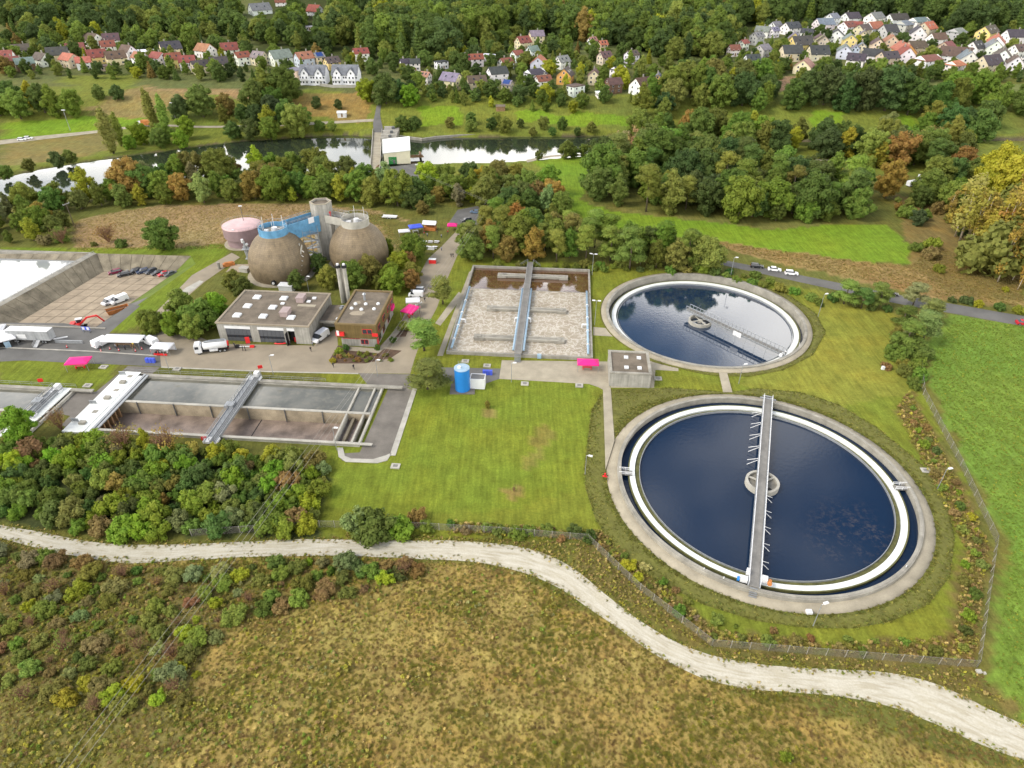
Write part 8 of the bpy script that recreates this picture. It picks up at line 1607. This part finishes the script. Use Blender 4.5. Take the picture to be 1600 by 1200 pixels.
scatter('border_growth', TUFT, P, rot, scl, ix, tints(r, len(X), ['straw', 'olive green', 'orange brown', 'russet', 'yellow green', 'mid green'], [2, 4, 1, 2, 1, 1.2], .3), 'brown and olive weeds along the inside of the fence', 'weeds')
# planted banks
CL = [weed(7, 26, .3, .07), weed(8, 26, .28, .07), weed(9, 26, .34, .075)]
holeN, holeF = circle(BIG, 33.6), circle(FAR, 31.7)
walk = [at(*p) for p in [(940, 605), (956, 605), (962, 690), (946, 740), (938, 740)]]; walk2 = [at(*p) for p in [(1121, 583), (1138, 584), (1147, 617), (1128, 617)]]; pump = [at(*p) for p in [(950, 560), (1030, 560), (1030, 610), (950, 610)]]
X, Y = pts_in(COVER_N, 9, 94, True, (holeN, walk, walk2, pump)); P, rot, scl, ix, r = place(X, Y, 94, .32, .58, .08, 3)
scatter('bank_planting', CL, P, rot, scl, ix, tints(r, len(X), ['cover', 'mid green', 'olive green', 'deep green'], [7, 2, 1, 1], .14), 'low olive ground cover planted round the nearer tank', 'ground cover')
X, Y = pts_in(COVER_F, 9, 95, True, (holeF, walk2, pump)); P, rot, scl, ix, r = place(X, Y, 95, .32, .58, .08, 3)
scatter('bank_planting', CL, P, rot, scl, ix, tints(r, len(X), ['cover', 'mid green', 'olive green', 'deep green'], [7, 2, 1, 1], .14), 'low olive ground cover planted round the farther tank', 'ground cover')
X, Y = pts_in([(1455, 560), (1490, 495), (1690, 520), (1690, 1200), (1600, 1120), (1555, 1050), (1580, 850), (1460, 612)], 3.2, 96); P, rot, scl, ix, r = place(X, Y, 96, .2, .36, -.02, 2); ix += 3
scatter('crop_plants', TUFT, P, rot, scl, ix, tints(r, len(X), ['fresh green', 'mid green', 'yellow green'], [6, 2, .6], .12), 'young green crop in the right hand field', 'crop')
X, Y = pts_in([(110, 350), (160, 335), (250, 322), (480, 318), (590, 330), (640, 395), (400, 388), (120, 392)], 2.5, 97); P, rot, scl, ix, r = place(X, Y, 97, .25, .5, -.03, 3)
scatter('meadow_grass', TUFT, P, rot, scl, ix, tints(r, len(X), ['straw', 'olive green'], [6, 1], .25), 'straw coloured meadow grass behind the gas holder', 'grass')
X, Y = pts_in([(1080, 372), (1340, 408), (1424, 415), (1460, 385), (1600, 440), (1600, 478), (1480, 468), (1350, 438), (1180, 400)], 3, 98); P, rot, scl, ix, r = place(X, Y, 98, .25, .55, -.03, 3)
scatter('roadside_grass', TUFT, P, rot, scl, ix, tints(r, len(X), ['straw', 'orange brown', 'olive green'], [5, 1.5, 2], .25), 'dry brown grass between access road and bright meadow', 'grass')
# ragged grass edge of the gravel track
EX, EY = [], []
for ln_ in (gl, gu):
    W_ = np.array([at(*p) for p in ln_]); d_ = np.r_[0, np.cumsum(np.hypot(*np.diff(W_, axis=0).T))]; t_ = np.random.default_rng(5).uniform(0, d_[-1], int(d_[-1] * 7)); g5 = np.random.default_rng(6)
    EX.append(np.interp(t_, d_, W_[:, 0]) + g5.normal(0, .3, len(t_))); EY.append(np.interp(t_, d_, W_[:, 1]) + g5.normal(0, .5, len(t_)))
X, Y = np.concatenate(EX), np.concatenate(EY); P, rot, scl, ix, r = place(X, Y, 99, .2, .5, -.02, 5)
scatter('track_edge_grass', TUFT, P, rot, scl, ix, tints(r, len(X), ['olive green', 'straw', 'mid green', 'yellow green'], [4, 2, 2.5, 1], .2), 'ragged grass along both edges of the gravel track', 'grass')
print('OBJECTS', len(bpy.data.objects))
